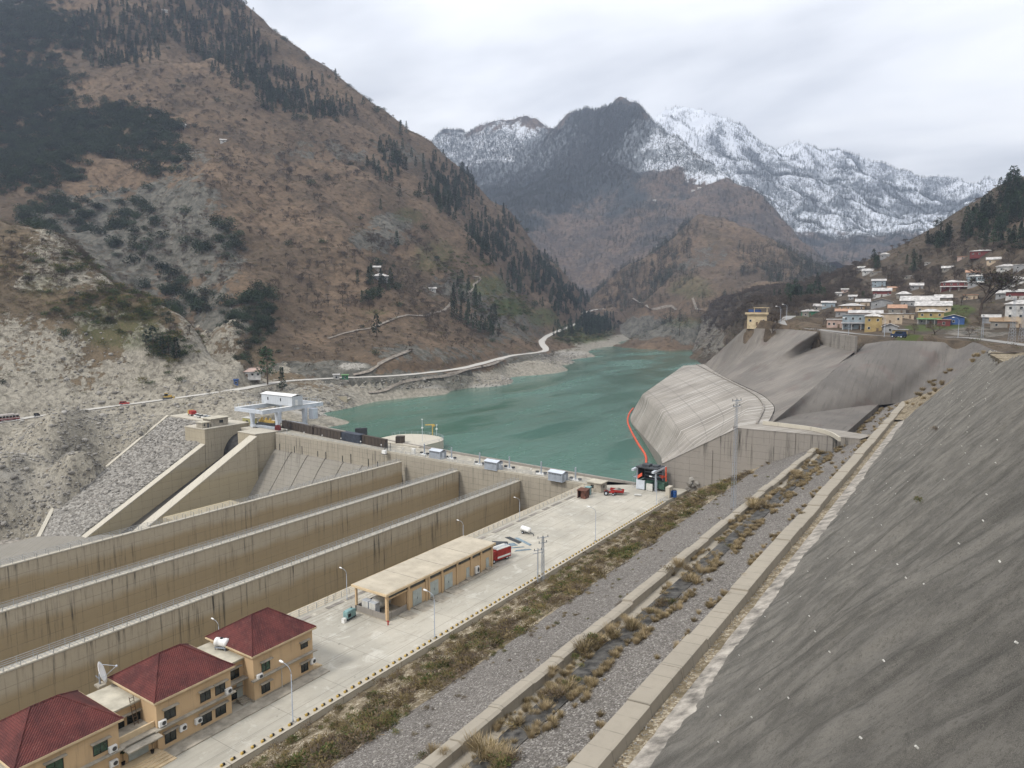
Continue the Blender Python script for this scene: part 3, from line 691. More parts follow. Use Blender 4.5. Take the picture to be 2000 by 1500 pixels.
TV = terrain('village_hillside', C, xs, ys, M['village'], rough=((60, 4, 5), (16, 1.3, 4)), ridge=((50, 3, 3),), lines=[(list(map(tuple, ROADV)), 4.5, 8.)], c=12., zones=zv, extra=cut_village)
ribbon('village_road', ROADV, 6., M['tar'], TV, .12)
# --- valley floor under everything, and the lake
b = MB(); b.add([(-6000,-3000,-60),(6000,-3000,-60),(6000,9000,-60),(-6000,9000,-60)], [(0,1,2,3)]); tag(b.build('ground', M['brown']), kind='structure')
b = MB(); b.add([(-70,197,-3),(-162,200,-3),(-265,214,-3),(-420,260,-3),(-900,800,-3),(-900,1500,-3),(-100,1500,-3),(-100,420,-3),(-70,300,-3),(-70,215,-3)], [tuple(range(10))])
o = b.build('lake_water', M['water']); tag(o, kind='structure')
if o.data.polygons[0].normal.z < 0: o.data.flip_normals()
# --- air
b = MB(); b.box(-2600, 2600, -300, 5300, -62, 1420)
hz = G('valley air'); hz.t.nodes.clear(); oo = hz.t.nodes.new('ShaderNodeOutputMaterial'); pv = hz.t.nodes.new('ShaderNodeVolumePrincipled')
pv.inputs['Color'].default_value = (.64, .75, .97, 1); pv.inputs['Density'].default_value = 0.00013; pv.inputs['Anisotropy'].default_value = .25
hz.t.links.new(pv.outputs[0], oo.inputs['Volume'])
tag(b.build('haze', hz.m), kind='stuff')
# ================================================================ DAM WORKS
XK, XR = -73.5, -99.0            # yard: kerb side and rail side
XP = [-126.2, -152.0, -178.6]    # three long basin walls
YE = 193.0                       # end wall of the basins
# the yard slab
b = MB(); b.prism([(XR-.5,-40),(XK+.2,-40),(XK+.2,186),(-72.2,204.9),(-88,204.9),(-88,202),(-99.5,200.5),(XR-.5,194)], -1.2, 0)
tag(b.build('yard', M['yard']), kind='structure')
b = MB(); b.box(-98.3,-96.9,-40,188,.004,.03); b.box(-96.2,-95.9,-40,188,.004,.02); b.box(-95.2,-94.9,-40,188,.004,.02)
tag(b.build('edge_strip', M['conc']), kind='structure')
b = MB()
rr = random.Random(5)
y = 20.
while y < 186:
    L = rr.uniform(3, 9); b.box(-98.1, -97.2, y, y+L, .034, .05+rr.random()*.06); y += L + rr.uniform(.5, 5)
tag(b.build('drain_cover_strip', M['abut']), kind='structure')
def wall_thing(name, mb, mat, label, cat='wall', group=None):
    o = mb.build(name, mat); tag(o, label, cat, group); return o
b = MB(); b.box(XR-3, XR-.52, -40, YE-.02, -24, -.02)
wall_thing('retaining_wall', b, M['pier'], 'tan concrete wall carrying the rail edge of the yard above the nearest basin')
lab = ['nearest of the long concrete basin walls, topped by a pale railed walkway', 'middle long concrete basin wall, topped by a pale railed walkway', 'farthest long concrete basin wall, beside the spillway, with a thin railed top']
def railing(name, p0, p1, label, group, h=1.1, step=2.4, mat=None, r=.045):
    mat = mat or M['steel']; p0 = Vector(p0); p1 = Vector(p1); d = p1-p0; n = max(1, int(d.length/step))
    o = empty(name, p0, 0, label, 'railing', group)
    b = MB(); rl = MB()
    for i in range(n+1):
        q = d*(i/n); b.bar(q, q+Vector((0,0,h)), r*2)
    for f in (1., .66, .33): rl.bar(Vector((0,0,h*f)), d+Vector((0,0,h*f)), r*1.5)
    tag(b.build('post', mat, o), kind='stuff'); rl.build('rail', mat, o)
    return o
M['steel'] = plain('galvanised steel', (.42, .43, .43), .45, .1, 4., .3)
M['charcoal0'] = plain('dark gate steel', (.035,.034,.033), .6, .3, .6)
M['greysteel'] = plain('grey painted steel', (.30, .33, .37), .5, .12, .6)
M['lightsteel'] = plain('pale grey painted steel', (.52, .56, .61), .5, .1, .5)
for i, xp in enumerate(XP):
    t = .85 if i < 2 else .7
    y0 = -60; b = MB()
    b.box(xp-t, xp+t, y0, YE-.03, -24, -2.25)
    w_ = wall_thing('basin_wall', b, M['pier'], lab[i])
    b = MB(); b.box(xp-t-.05, xp+t+.12, y0, YE-.03, -2.247, -2.0); b.build('walkway', M['conc'], w_)
    for s_ in ((1, -1) if i < 2 else (1, -1)):
        o = railing('railing', (xp+s_*(t-.08), 10, -2.), (xp+s_*(t-.08), YE-1, -2.), ['steel railing on the camera side edge of the ', 'steel railing on the far side edge of the '][s_ < 0] + ['nearest', 'middle', 'farthest'][i] + ' basin wall', 'railings on the basin walls')
        if i < 2:
            bb = MB(); y = 12.
            while y < YE-3: bb.bar((0, y-10, .04), (-s_*.55, y-10, .04), .08); y += .8
            o2 = bb.build('grating_bar', M['steel'], o); tag(o2, kind='stuff')
o = railing('railing', (XR-.4, 20, 0), (XR-.4, YE-2, 0), 'grey railing along the basin edge of the yard', None, 1.1, 2.0)
# basin floor
b = MB(); b.add([(-178,-80,-21.5),(-99,-80,-21.5),(-99,194,-21.5),(-178,194,-21.5)], [(0,1,2,3)]); tag(b.build('basin_floor', M['bed']), kind='structure')
# crest of the dam
DN = [(-99.6,193.0),(-126,193.1),(-152,193.6),(-181,195.4),(-217,197.0),(-257,198.4)]; UPS = [(-88,202.2),(-126,205),(-162,208.2),(-200,212),(-258,221)]
dam = empty('dam', (0,0,0), 0, 'long grey concrete dam with streaked downstream face between the lake and the basins', 'dam')
poly = [(-99.6,193.0)] + DN[1:] + [(-258,221)] + UPS[::-1][1:]
poly = poly[::-1]
b = MB(); b.prism(poly, -30, -.2); b.build('face', M['dam'], dam)
b = MB(); b.prism([(x+(0 if i else 0), y) for i, (x, y) in enumerate(poly)], -.197, 0.); b.build('crest_slab', M['conc'], dam)
b = MB()
for a, c in zip(UPS[:-1], UPS[1:]): b.bar((a[0],a[1]-.6,.35), (c[0],c[1]-.6,.35), .9, .7)
b.build('upstream_parapet', M['abut'], dam)
b = MB()
for a, c in zip(DN[:-1], DN[1:]): b.bar((a[0],a[1]+.3,.15), (c[0],c[1]+.3,.15), .5, .3)
b.build('downstream_kerb', M['kerb'], dam)
# spillway apron, ribbed and worn
b = MB(); n = 26
prof = [(0,-7.2),(-1.2,-8.2),(-4,-11.5),(-9,-18),(-16,-27),(-21,-33)]
for i in range(7):
    xa = -180 - i*11.1; xb = xa - 11.0
    pts = []
    for X in (xa, xb):
        yb = np.interp(-X, [181,217,257], [195.4,197.,198.4])
        pts += [(X, yb+d_-.02, z_) for d_, z_ in prof]
    k_ = len(prof); b.add(pts, [(j, j+1, k_+j+1, k_+j) for j in range(k_-1)])
    yb = np.interp(-xb, [181,217,257], [195.4,197.,198.4])
    if i < 6:
        for s_ in (0,):
            for j in range(k_-1):
                p, q = prof[j], prof[j+1]; b.bar((xb+.2, yb+p[0], p[1]+.12), (xb+.2, yb+q[0], q[1]+.12), .35, .5)
b.build('spillway_apron', M['apron'], dam)
b = MB()
for i in range(15):
    X = -183 - i*5.1; yb = np.interp(-X, [181,217,257], [195.4,197.,198.4]); 
    if i % 3 != 1: b.box(X-.18, X+.18, yb-.1, yb+.05, -7.4+rr.random()*.5, -3.2-rr.random()*1.5)
tag(b.build('drain_slot', M['dark'], dam), kind='stuff')
railing('railing', (-100,193.6,0.3), (-178,195.2,.3), 'thin railing along the downstream edge of the dam crest above the basins', 'railings on the dam crest', 1.1, 2.5)
railing('railing', (-180,195.4,0.3), (-255,198.3,.3), 'thin railing on the dam crest beside the stacked brown gate panels', 'railings on the dam crest', 1.1, 3.2)
b = MB(); b.prism([(-192,192),(-179.6,192),(-179.6,60),(-300,60),(-300,120),(-262,150),(-257,170),(-257,176)][::-1], -40, -33); tag(b.build('stilling_floor', M['apron']), kind='structure')
b = MB(); b.box(-247,-225,140,168,-32.9,-21.5); b.box(-236,-226,150,166,-21.5,-20)
wall_thing('concrete_block', b, M['train'], 'low pale concrete block at the foot of the spillway behind the farthest basin wall', 'block')
# training walls of the sluice chute: profile in (y,z)
def train_wall(x0, x1, ya, label, za=0., lowx=None):
    b = MB(); b.side([(ya,za-.0),(ya,-45),(100,-62),(100,za-.545*(ya-100)),], x0, x1)
    o = wall_thing('training_wall', b, M['train'], label)
    b = MB(); b.side([(ya,za+.02),(ya,za-.35),(100,za-.545*(ya-100)-.35),(100,za-.545*(ya-100)+.02)], x0-.12, x1+.12); b.build('coping', M['conc'], o)
    return o
train_wall(-262.2, -257.5, 189., 'sloping concrete wall between the dark sluice chute and the spillway')
train_wall(-286.2, -283.0, 181., 'sloping cream concrete wall between the stone slope and the dark sluice chute', -4.9)
b = MB(); b.side([(190,-5.6),(190,-40),(171,-40),(171,-16.)], -270, -262.3)
ww = wall_thing('wing_wall', b, M['train'], 'lower stepped wing wall beside the sluice opening')
b = MB(); b.side([(190,-5.55),(190,-5.9),(171,-16.3),(171,-15.95)], -270.2, -268.6); b.build('coping', M['conc'], ww)
b = MB(); b.side([(204,-8),(190,-11.4),(100,-56),(100,-90),(204,-60)], -283, -262); tag(b.build('chute_floor', M['wet']), kind='structure')
# abutment and gate pier
b = MB(); b.prism([(-298,181.2),(-283.0,181.2),(-283.0,204),(-298,204)], -40, 1.45); ab = wall_thing('abutment', b, M['train'], 'square concrete abutment at the head of the stone slope with a grey hut on it', 'abutment')
b = MB(); b.prism([(-298.2,181.),(-282.8,181.),(-282.8,204.2),(-298.2,204.2)], 1.452, 1.8); b.build('top_slab', M['conc'], ab)
pr = empty('gate_pier', (0,0,0), 0, 'blunt concrete gate pier beside the dark sluice opening under the gantry crane', 'pier')
b = MB(); b.prism([(-272,190),(-260,190),(-258.2,198.2),(-258.2,206),(-272,206)], -40, .3); b.build('body', M['train'], pr)
b = MB(); b.prism([(-272.1,189.9),(-259.9,189.9),(-258.1,198.2),(-258.1,206),(-272.1,206)], .302, .6); b.prism([(-283,199),(-272.2,199),(-272.2,222),(-290,222),(-290,204.3),(-283,204.3)], -.9, -.02); b.build('deck', M['conc'], pr)
b = MB(); arc_ = [(189.6 + 9.2*(1-math.cos(t)), -13.5 + 11.2*math.sin(t)) for t in np.linspace(0, math.pi/2, 10)]
b.side(arc_ + [(p[0]+.4, p[1]-.3) for p in arc_[::-1]], -282.9, -272.1); b.build('radial_gate', M['charcoal0'], pr)
# stone slope
def zr(y): return .54*(y-190)
b = MB(); b.prism([(-331.5,193.5),(-324.5,160),(-321.3,135),(-304,121),(-306,113),(-286.2,100),(-286.2,193.5)][::-1], [-60]*7, [zr(v)-.35 for v in (193.5,160,135,121,113,100,193.5)][::-1])
tag(b.build('stone_slope_bed', M['bed']), kind='structure')
b = MB()
for a, c in (((-332.2,193.6),(-325.2,160)),((-325.2,160),(-322,135)),((-322,135),(-304.6,120.5)),((-304.6,120.5),(-306.5,112))):
    b.bar((a[0],a[1],zr(a[1])+.05), (c[0],c[1],zr(c[1])+.05), 1.5, .9)
wall_thing('edge_beam', b, M['conc'], 'pale concrete edge beam down the outer side of the stone slope', 'kerb')
b = MB()
for X in (-308.,): b.bar((X,192,zr(192)+.1), (X,128,zr(128)+.1), .8, .6)
for yy, xa, xb in ((163,-325,-308),(143,-308,-292),(176,-308,-287)): b.bar((xa,yy,zr(yy)+.1), (xb,yy,zr(yy)+.1), .8, .6)
wall_thing('dividing_beam', b, M['abut'], 'grey concrete beams dividing the stone slope into bays', 'beam')
b = MB(); b.prism([(-333,206),(-298.3,206),(-298.3,194),(-332,194)][::-1], -4, 2.); tag(b.build('abutment_terrace', M['conc']), kind='structure')
# toe slab of the chute, bottom left
b = MB(); b.prism([(-380,132),(-322,135),(-306,113),(-283,100),(-283,60),(-380,40)][::-1], -62, [-42]*6); b.bar((-345,137,-42.6),(-318,95,-42.6),2.,1.4); tag(b.build('toe_slab', M['white_conc']), kind='structure')
# kerb wall along the yard
kw = empty('kerb_wall', (0,0,0), 0, 'low concrete kerb wall carrying the black and yellow blocks along the yard', 'kerb')
b = MB(); b.box(XK-.45, XK+.75, -40, 188, -1.8, .12); b.build('body', M['kerb'], kw)
# kerb wall right end
# ---------------------------------------------------------------- embankment: verge, gravel benches, gutters (swept along Y)
def strip(name, pts, y0, y1, dy, mat, amp=.08, kind='structure', ridge=None, cross=None):
    xs_ = []; zs_ = []
    for (xa, za), (xb, zb) in zip(pts[:-1], pts[1:]):
        n_ = max(1, int(abs(xb-xa)/(cross or dy)));
        for i in range(n_): xs_.append(xa+(xb-xa)*i/n_); zs_.append(za+(zb-za)*i/n_)
    xs_.append(pts[-1][0]); zs_.append(pts[-1][1])
    ys_ = np.arange(y0, y1+dy*.5, dy)
    X, Y = np.meshgrid(np.array(xs_), ys_, indexing='ij'); Z = np.repeat(np.array(zs_)[:,None], len(ys_), 1)
    Z = Z + amp*fbm(X/3., Y/3., 4) + (ridge(X, Y) if ridge else 0)
    V = np.stack([X, Y, Z], -1).reshape(-1, 3); o, q = grid_mesh(name, V, len(xs_), len(ys_), mat); tag(o, kind=kind)
    T = Terrain(); T.o = o; T.V = V; T.q = q; T.bvh = BVHTree.FromPolygons([tuple(v) for v in V.tolist()], [tuple(a) for a in q.tolist()]); return T
YB0, YB1 = -20., 204.6
ZG1, ZG2 = 17.0, 20.5
TVG = strip('verge_slope', [(XK+.6,-.9),(-71.4,-.5),(-50.3,10.4)], YB0, YB1, .8, M['verge'], .55)
TG1 = strip('gravel_slope', [(-50.8,10.25),(-37.2,16.75)], YB0, YB1, .8, M['gravel'], .18)
TG2 = strip('gravel_bench', [(-31.4,17.4),(-24.2,20.25)], YB0, 298., .8, M['gravel'], .15)
b = MB(); b.prism([(-72.6,YB0),(-24,YB0),(-24,YB1),(-72.6,YB1)], -20, [-2.6,15,15,-2.6]); tag(b.build('embankment_core', M['bed']), kind='structure')
def gutter(name, label, segs, mat):
    o = empty(name, (0,0,0), 0, label, 'gutter'); return o
g1 = gutter('drain_gutter', 'lower concrete drain gutter between the two gravel benches', None, None)
y = YB0; i = 0
while y < 200:
    L = 6.0; dz = .12*math.sin(i*2.3) + .06*math.sin(i*.7); dx = .1*math.sin(i*1.3)
    bb = MB(); bb.sidey([(-37.4+dx,15.5),(-35.9+dx,15.5),(-35.9+dx,ZG1+.15+dz),(-36.25+dx,ZG1+.3+dz),(-37.4+dx,ZG1+.1+dz)], y, y+L-.05); o = bb.build('wall_block', M['parapet'], g1); y += L; i += 1
M['blackfloor'] = plain('dark drain lining', (.085, .08, .072), .85, .45, .9)
b = MB(); b.sidey([(-35.92,15.2),(-33.9,15.2),(-33.9,ZG1-.1),(-34.3,ZG1-.75),(-35.92,ZG1-.85)], YB0, 200); b.build('channel', M['parapet'], g1)
b = MB(); b.sidey([(-33.95,15.2),(-31.3,15.2),(-31.3,ZG1+.55),(-33.9,ZG1+.02)], YB0, 200); b.build('lining', M['blackfloor'], g1)
g2 = gutter('drain_gutter', 'upper concrete drain gutter at the foot of the dark sprayed slope', None, None)
y = YB0; i = 0
while y < 288:
    L = 7.5; dz = .1*math.sin(i*1.9) + .05*math.sin(i*.9); dx = .07*math.sin(i*1.1)
    bb = MB(); bb.sidey([(-24.45+dx,18.5),(-22.0+dx,18.5),(-22.0+dx,ZG2-.9+dz),(-22.25+dx,ZG2+.22+dz),(-22.5+dx,ZG2+.25+dz),(-24.35+dx,ZG2+.1+dz)], y, y+L-.05); bb.build('wall_block', M['parapet'], g2); y += L; i += 1
b = MB(); b.sidey([(-22.05,18.2),(-20.6,18.2),(-20.6,ZG2-.5),(-22.05,ZG2-.75)], YB0, 290); b.build('channel', M['verge'], g2)
TGM = strip('mortar_strip', [(-20.9,ZG2-.55),(-20.0,ZG2-.2),(-18.5,ZG2+.5)], YB0, 246, .5, M['white_conc'], .05, cross=.3)
def bulge(X, Y):
    u_ = Y + X*.12 + .8*fbm(X/5., Y/5., 2); d = X*1.3
    return .42*ridged(u_/3.6, d/13., 3, .45) + .42*fbm(u_/1.5, d/6., 4) + .13*fbm(u_/.6, d/1.6, 3) + .9*fbm(X/11, Y/15, 2)
TGN = strip('sprayed_slope', [(-18.9,ZG2+.15),(2.6,44.4),(12.,54.6)], YB0, 246., .4, M['gun_near'], .03, ridge=bulge, cross=.36)
b = MB(); b.prism([(1.0,246.3),(7.9,165),(16,100),(70,100),(70,256),(1.5,258)], 20, [41.7]*6); tag(b.build('crest_ledge', M['verge']), kind='structure')
b = MB(); b.prism([(-60,206.7),(-31.5,206.7),(-31.3,298),(-20,300),(-14,250),(0,250),(0,310),(-50,310)][::-1], 5, [20.25,19.6,19.6,19.,19.,19.,19.,20.][::-1]); tag(b.build('bench_core', M['gun_right']), kind='structure')
# trim the upper far corner of the sprayed slope: it ends below the village road
me = TGN.o.data; bm = bmesh.new(); bm.from_mesh(me)
def crest(y): return 42.3 + max(0, (245-y))*.021 + (max(0, 165-y)*.12)
dl = [f for f in bm.faces if f.calc_center_median().z > crest(f.calc_center_median().y)]
bmesh.ops.delete(bm, geom=dl, context='FACES'); bm.to_mesh(me); bm.free()
b = MB(); b.bar((-18.8,246.2,20.9),(1.4,246.2,42.5),.7,.5); wall_thing('edge_kerb', b, M['conc'], 'thin pale edge kerb climbing the far end of the near sprayed slope', 'kerb')
# ---------------------------------------------------------------- end wall of the benches, bench top, streaked block
b = MB()
pr_ = [(-81.5,-3),(-81.5,6.6),(-58.3,20.3),(-26,20.45),(-26,10),(-70,-3)]
b.side([(0,0)], 0, 0) if False else None
vs = [(p[0],204.8,p[1]) for p in pr_] + [(p[0],206.6,p[1]) for p in pr_]; n = len(pr_)
b.add(vs, [tuple(range(n)), tuple(reversed(range(n,2*n)))] + [(i,n+i,n+(i+1)%n,(i+1)%n) for i in range(n)])
rw = wall_thing('retaining_wall', b, M['abut'], 'tall grey streaked concrete wall at the end of the yard below the curved bench')
b = MB(); b.box(-66.6,-65.2,204.55,204.79,-1.,13.); b.build('pilaster', M['abut'], rw)
b = MB(); b.box(-43,-42.2,204.5,204.79,9,20.2); b.build('pilaster', M['abut'], rw)
T_ = [U(1335,714,20.5), U(1372,727,20.5), U(1430,755,20.5), U(1452,772,20.5), U(1462,790,20.5), U(1456,806,20.5), U(1446,822,20.5), np.array([-58.2,204.6,20.3])]
B_ = [U(1236,803,-3.2), U(1232,822,-2.6), UX(1258,853,-131)*0+U(1258,853,-.5), U(1288,888,3.0), UY(1292,899,212), UY(1293,903,209), UY(1295,905,206.6), np.array([-80.6,204.6,7.1])]
Md = [K(1255,770,0)*0+U(1255,770,11.5), U(1283,793,11.8), U(1326,838,12.5), U(1336,845,12.8), U(1346,853,13), U(1354,860,13.1), U(1363,866,13.2), np.array([-70.5,204.6,13.1])]
def subdiv(P): return smooth_line(np.array(P), 6)
t_, m_, b_ = subdiv(T_), subdiv(Md), subdiv(B_); rows = []
for f in np.linspace(0, 1, 7)[:-1]: rows.append(t_*(1-f)+m_*f)
for f in np.linspace(0, 1, 7): rows.append(m_*(1-f)+b_*f)
V = np.array(rows).reshape(-1, 3); blk = empty('streaked_block', (0,0,0), 0, 'big curved concrete block with white lime streaks rising from the lake', 'concrete block')
o, q = grid_mesh('sloping_face', V, len(rows), len(t_), M['lime'], True); o.parent = blk
b = MB(); nb = len(b_); b.add([tuple(p) for p in b_] + [(p[0]+1.5, p[1]+.8, -14) for p in b_], [(i, i+1, nb+i+1, nb+i) for i in range(nb-1)])
b.build('foot', M['abut'], blk)
O_ = [U(1375,711,20.5), U(1400,728,20.5), U(1440,749,20.5), U(1485,770,20.5), U(1505,786,20.5), U(1512,797,20.5), U(1507,812,20.5), U(1500,824,20.5)]
o_ = subdiv(O_); nt = len(t_)
b = MB(); rowsb = [t_*(1-f)+o_*f for f in (0,.3,.55,.8,1.)]
vs = [tuple(p) for r_ in rowsb for p in r_]; b.add(vs, [(a*nt+i, a*nt+i+1, (a+1)*nt+i+1, (a+1)*nt+i) for a in range(4) for i in range(nt-1)])
b.add([(-58.3,204.7,20.32),(-26,204.7,20.47),(-24,212,20.5),(-34,216,20.5),tuple(o_[-1]),tuple(t_[-1])], [(0,1,2,3,4,5)])
o = b.build('bench', M['lime'], None, True); tag(o, kind='structure')
b = MB()
for a, c in zip(o_[:-1], o_[1:]): b.bar(a*.62+np.array(t_[min(len(t_)-1, list(map(tuple, o_)).index(tuple(a)))])*.38+np.array([0,0,.25]), c*.62+np.array(t_[list(map(tuple, o_)).index(tuple(c))])*.38+np.array([0,0,.25]), .5, .5)
wall_thing('bench_kerb', b, M['abut'], 'low curved kerb running round the bench top beside the streaked block', 'kerb')
cw = [U(1490,829,20.5), U(1540,835,20.5), U(1590,842,20.5), U(1622,851,20.5), U(1640,862,20.5)]; cw = smooth_line(np.array(cw), 5)
b = MB()
for a, c in zip(cw[:-1], cw[1:]): b.bar(a+np.array([0,0,.55]), c+np.array([0,0,.55]), .5, 1.1)
wall_thing('parapet_wall', b, M['conc'], 'low curved parapet wall from the bench to the gutters')
# ---------------------------------------------------------------- sprayed slopes behind the bench
def loft(name, top, bot, mat, nu=44, nv=26, amp=1., dirn=1.):
    t = np.array(top); s_ = smooth_line(np.array(bot), 10)
    def rs(P, n):
        d = np.r_[0, np.cumsum(np.linalg.norm(np.diff(P, axis=0), axis=1))]; u_ = np.linspace(0, d[-1], n); return np.stack([np.interp(u_, d, P[:,i]) for i in range(3)], -1)
    t, s_ = rs(t, nu), rs(s_, nu); f = np.linspace(0, 1, nv)[None, :, None]
    V = t[:,None]*(1-f) + s_[:,None]*f; e_ = np.sin(np.pi*f[...,0])
    nz = .5*fbm(V[...,0]/9, V[...,1]/9+V[...,2]/5, 4)*amp + .9*fbm(V[...,0]/30, V[...,1]/30, 3)*amp
    V[...,0] -= nz*e_*.7; V[...,1] -= nz*e_*.4; V[...,2] += nz*e_*.5
    o, q = grid_mesh(name, V.reshape(-1,3), nu, nv, mat); tag(o, kind='structure'); return o
WA = toward(WA0, .6)-np.array([0,0,5.8]); WB = toward(WB0, .6)-np.array([0,0,5.8]); LT, LB = U(1455,641,44), U(1376,712,20.3)
TL_ = [LB*.45+LT*.55, LB*.2+LT*.8, U(1455,641,44), U(1500,642,44.), U(1540,643,43.8), U(1598,648,43.5), WA, WB, U(1690,672,38.6)]
BL_ = [U(1376,712,20.3), U(1400,728,20.3), U(1440,748,20.3), U(1485,769,20.3), U(1505,785,20.3), U(1513,797,20.3), U(1508,825,20.3)]
loft('sprayed_slope', TL_, BL_, M['gun_left'], 80, 40)
PR_ = [(U(1690,672,38.6), U(1508,825,20.3)), (U(1715,668,40.), np.array([-51.,238.,19.6])), (U(1745,665,41.1), np.array([-45.5,254.,19.4])), (U(1790,666,41.1), np.array([-39.5,270.,19.3])), (U(1840,667,41.1), np.array([-33.,286.,19.3])), (U(1900,668,41.2), np.array([-22.,300.,20.3])), (np.array([3.,262.,41.8]), np.array([-12.,275.,28.])), (np.array([10.,250.,42.2]), np.array([1.2,247.,41.9]))]
def loft2(name, pairs, mat, n=9, nv=40, amp=.6):
    t = smooth_line(np.array([p[0] for p in pairs]), n); s_ = smooth_line(np.array([p[1] for p in pairs]), n); f = np.linspace(0, 1, nv)[None,:,None]
    V = t[:,None]*(1-f)+s_[:,None]*f; e_ = np.sin(np.pi*f[...,0]); nz = (.5*fbm(V[...,0]/9, V[...,1]/9+V[...,2]/5, 4)+.8*fbm(V[...,0]/30, V[...,1]/30, 3))*amp*e_
    V[...,1] -= nz*.6; V[...,2] += nz*.6; o, q = grid_mesh(name, V.reshape(-1,3), len(t), nv, mat); tag(o, kind='structure')
loft2('sprayed_slope', PR_, M['gun_right'])
b = MB(); b.add([(-24.5,297,20.2),(-22,299.2,20.9),(-12,275.2,27.9),(1.4,247.4,41.8),(-18.9,246.3,20.5),(-24.3,246.3,20.3)], [(0,1,2),(2,3,4),(0,2,4),(0,4,5)]); tag(b.build('end_bank', M['verge']), kind='structure')
b = MB()
wp = [WA0, WA0*.6+WB0*.4+np.array([-1.2,.4,0]), WB0]
for a, c in zip(wp[:-1], wp[1:]):
    aa = a-np.array([.6,1.,-.3]); cc = c-np.array([.6,1.,-.3]); b.add([(aa[0],aa[1],34.),(cc[0],cc[1],34.),tuple(cc),tuple(aa),(aa[0]+.8,aa[1]+1.2,34.),(cc[0]+.8,cc[1]+1.2,34.),(cc[0]+.8,cc[1]+1.2,cc[2]),(aa[0]+.8,aa[1]+1.2,aa[2])],[(0,1,2,3),(4,7,6,5),(3,2,6,7),(0,3,7,4),(1,5,6,2)])
wall_thing('retaining_wall', b, M['abut'], 'grey retaining wall under the village road at the top of the sprayed slope')
# ================================================================ YARD BUILDINGS
g = G('cream painted plaster', .85, .2); x, y, z = g.xyz(); c = g.mix(g.noise(.35, 5, .6), (.58, .415, .245), (.5, .36, .215)); sv = g.noise(1.6, 5, .7, v=g.comb(g.addm(x, y), g.mul(z, .06), 0.))
c = g.mix(g.mul(g.clamp(sv, .52, .7), .4), c, (.3, .225, .145)); c = g.mix(g.mul(g.clamp(g.addm(z, g.mul(sv, 1.2)), 1.5, .5), .35), c, (.33, .27, .19)); g.col(c); M['cream'] = g.m
M['creamlt'] = plain('pale cream plaster trim', (.60, .47, .30), .85, .1, .6)
M['slab'] = plain('weathered ledge concrete', (.36, .325, .265), .9, .2, .7)
M['flatroof'] = plain('flat roof screed', (.47, .435, .35), .9, .16, .35)
M['shedroof'] = plain('shed roof screed', (.44, .39, .305), .9, .1, .3)
M['glass'] = plain('dark window glass', (.012, .018, .016), .12, .2, .4, 0., .6)
M['curtain'] = plain('green curtained glass', (.02, .07, .038), .2, .5, 1.8, 0., .6)
M['frame'] = plain('white window frame', (.6, .58, .52), .6)
M['doorgrey'] = plain('pale grey steel door', (.40, .44, .42), .55, .12, .5)
M['white'] = plain('white enamel', (.74, .74, .72), .45, .06, 1.)
M['offwhite'] = plain('off-white casing', (.55, .54, .5), .5, .1, 1.)
M['fan'] = plain('dark fan grille', (.06, .06, .06), .6)
M['black'] = plain('black paint', (.014, .014, .015), .6)
M['yellow'] = plain('yellow paint', (.50, .34, .09), .7, .25, 3.)
M['red'] = plain('red paint', (.33, .025, .02), .5, .18, 1.2)
M['darkred'] = plain('dark red paint', (.16, .02, .022), .5, .2, 1.)
M['blue'] = plain('blue plastic', (.02, .08, .26), .45, .15, 2.)
M['teal'] = plain('pale teal enamel', (.20, .33, .33), .5, .15, 1.2)
M['rust'] = plain('rusty brown steel', (.14, .06, .04), .85, .3, 1.2)
M['tyre'] = plain('black rubber', (.018, .018, .018), .9)
M['orange'] = plain('orange float', (.62, .10, .05), .6, .15, 1.)
M['green'] = plain('green painted steel', (.045, .10, .07), .55, .2, .9)
M['charcoal'] = plain('charcoal steel', (.05, .055, .06), .6, .2, .8)
M['wood'] = plain('weathered timber', (.16, .11, .07), .9, .3, 1.)
g = G('red roof tiles', .75, .25); x, y, z = g.xyz()
row = g.math('FRACT', g.math('DIVIDE', g.addm(z, 50.), .165)); colm = g.math('FRACT', g.math('DIVIDE', g.addm(g.addm(x, g.mul(y, .94)), 400.), .3))
c = g.mix(g.clamp(g.noise(.4, 6, .65), .35, .65), (.14, .038, .033), (.075, .022, .021)); c = g.mix(g.mul(g.clamp(g.noise(1.2, 5, .7), .55, .7), .4), c, (.19, .09, .075)); c = g.mix(g.mul(g.clamp(g.noise(4., 3, .6), .55, .75), .5), c, (.22, .08, .063))
c = g.mix(g.mul(g.clamp(row, .72, .95), .6), c, (.045, .012, .012)); c = g.mix(g.mul(g.clamp(colm, .75, .95), .4), c, (.05, .014, .013)); g.col(c)
g.bump(g.addm(g.mul(row, .6), g.math('SINE', g.mul(colm, 3.14))), .06, .9); M['tile'] = g.m

def window(par, y, z, w_, h, x=-82., mat=None, shade=True, sill=None):
    fr = MB(); t = .07
    for (a, b_, c_, d_) in ((y-w_/2-t, y+w_/2+t, z+h/2, z+h/2+t), (y-w_/2-t, y+w_/2+t, z-h/2-t, z-h/2), (y-w_/2-t, y-w_/2, z-h/2, z+h/2), (y+w_/2, y+w_/2+t, z-h/2, z+h/2), (y-.025, y+.025, z-h/2, z+h/2)): fr.box(x-.02, x+.05, a, b_, c_, d_)
    o = fr.build('window', M['black'], par)
    p = MB(); p.box(x-.015, x+.012, y-w_/2+.002, y+w_/2-.002, z-h/2+.002, z+h/2-.002); p.build('pane', mat or M['glass'], o)
    if shade:
        s_ = MB(); s_.box(x+.002, x+.5, y-w_/2-.35, y+w_/2+.35, z+h/2+.12, z+h/2+.24); s_.build('sunshade', M['slab'], o)
    return o
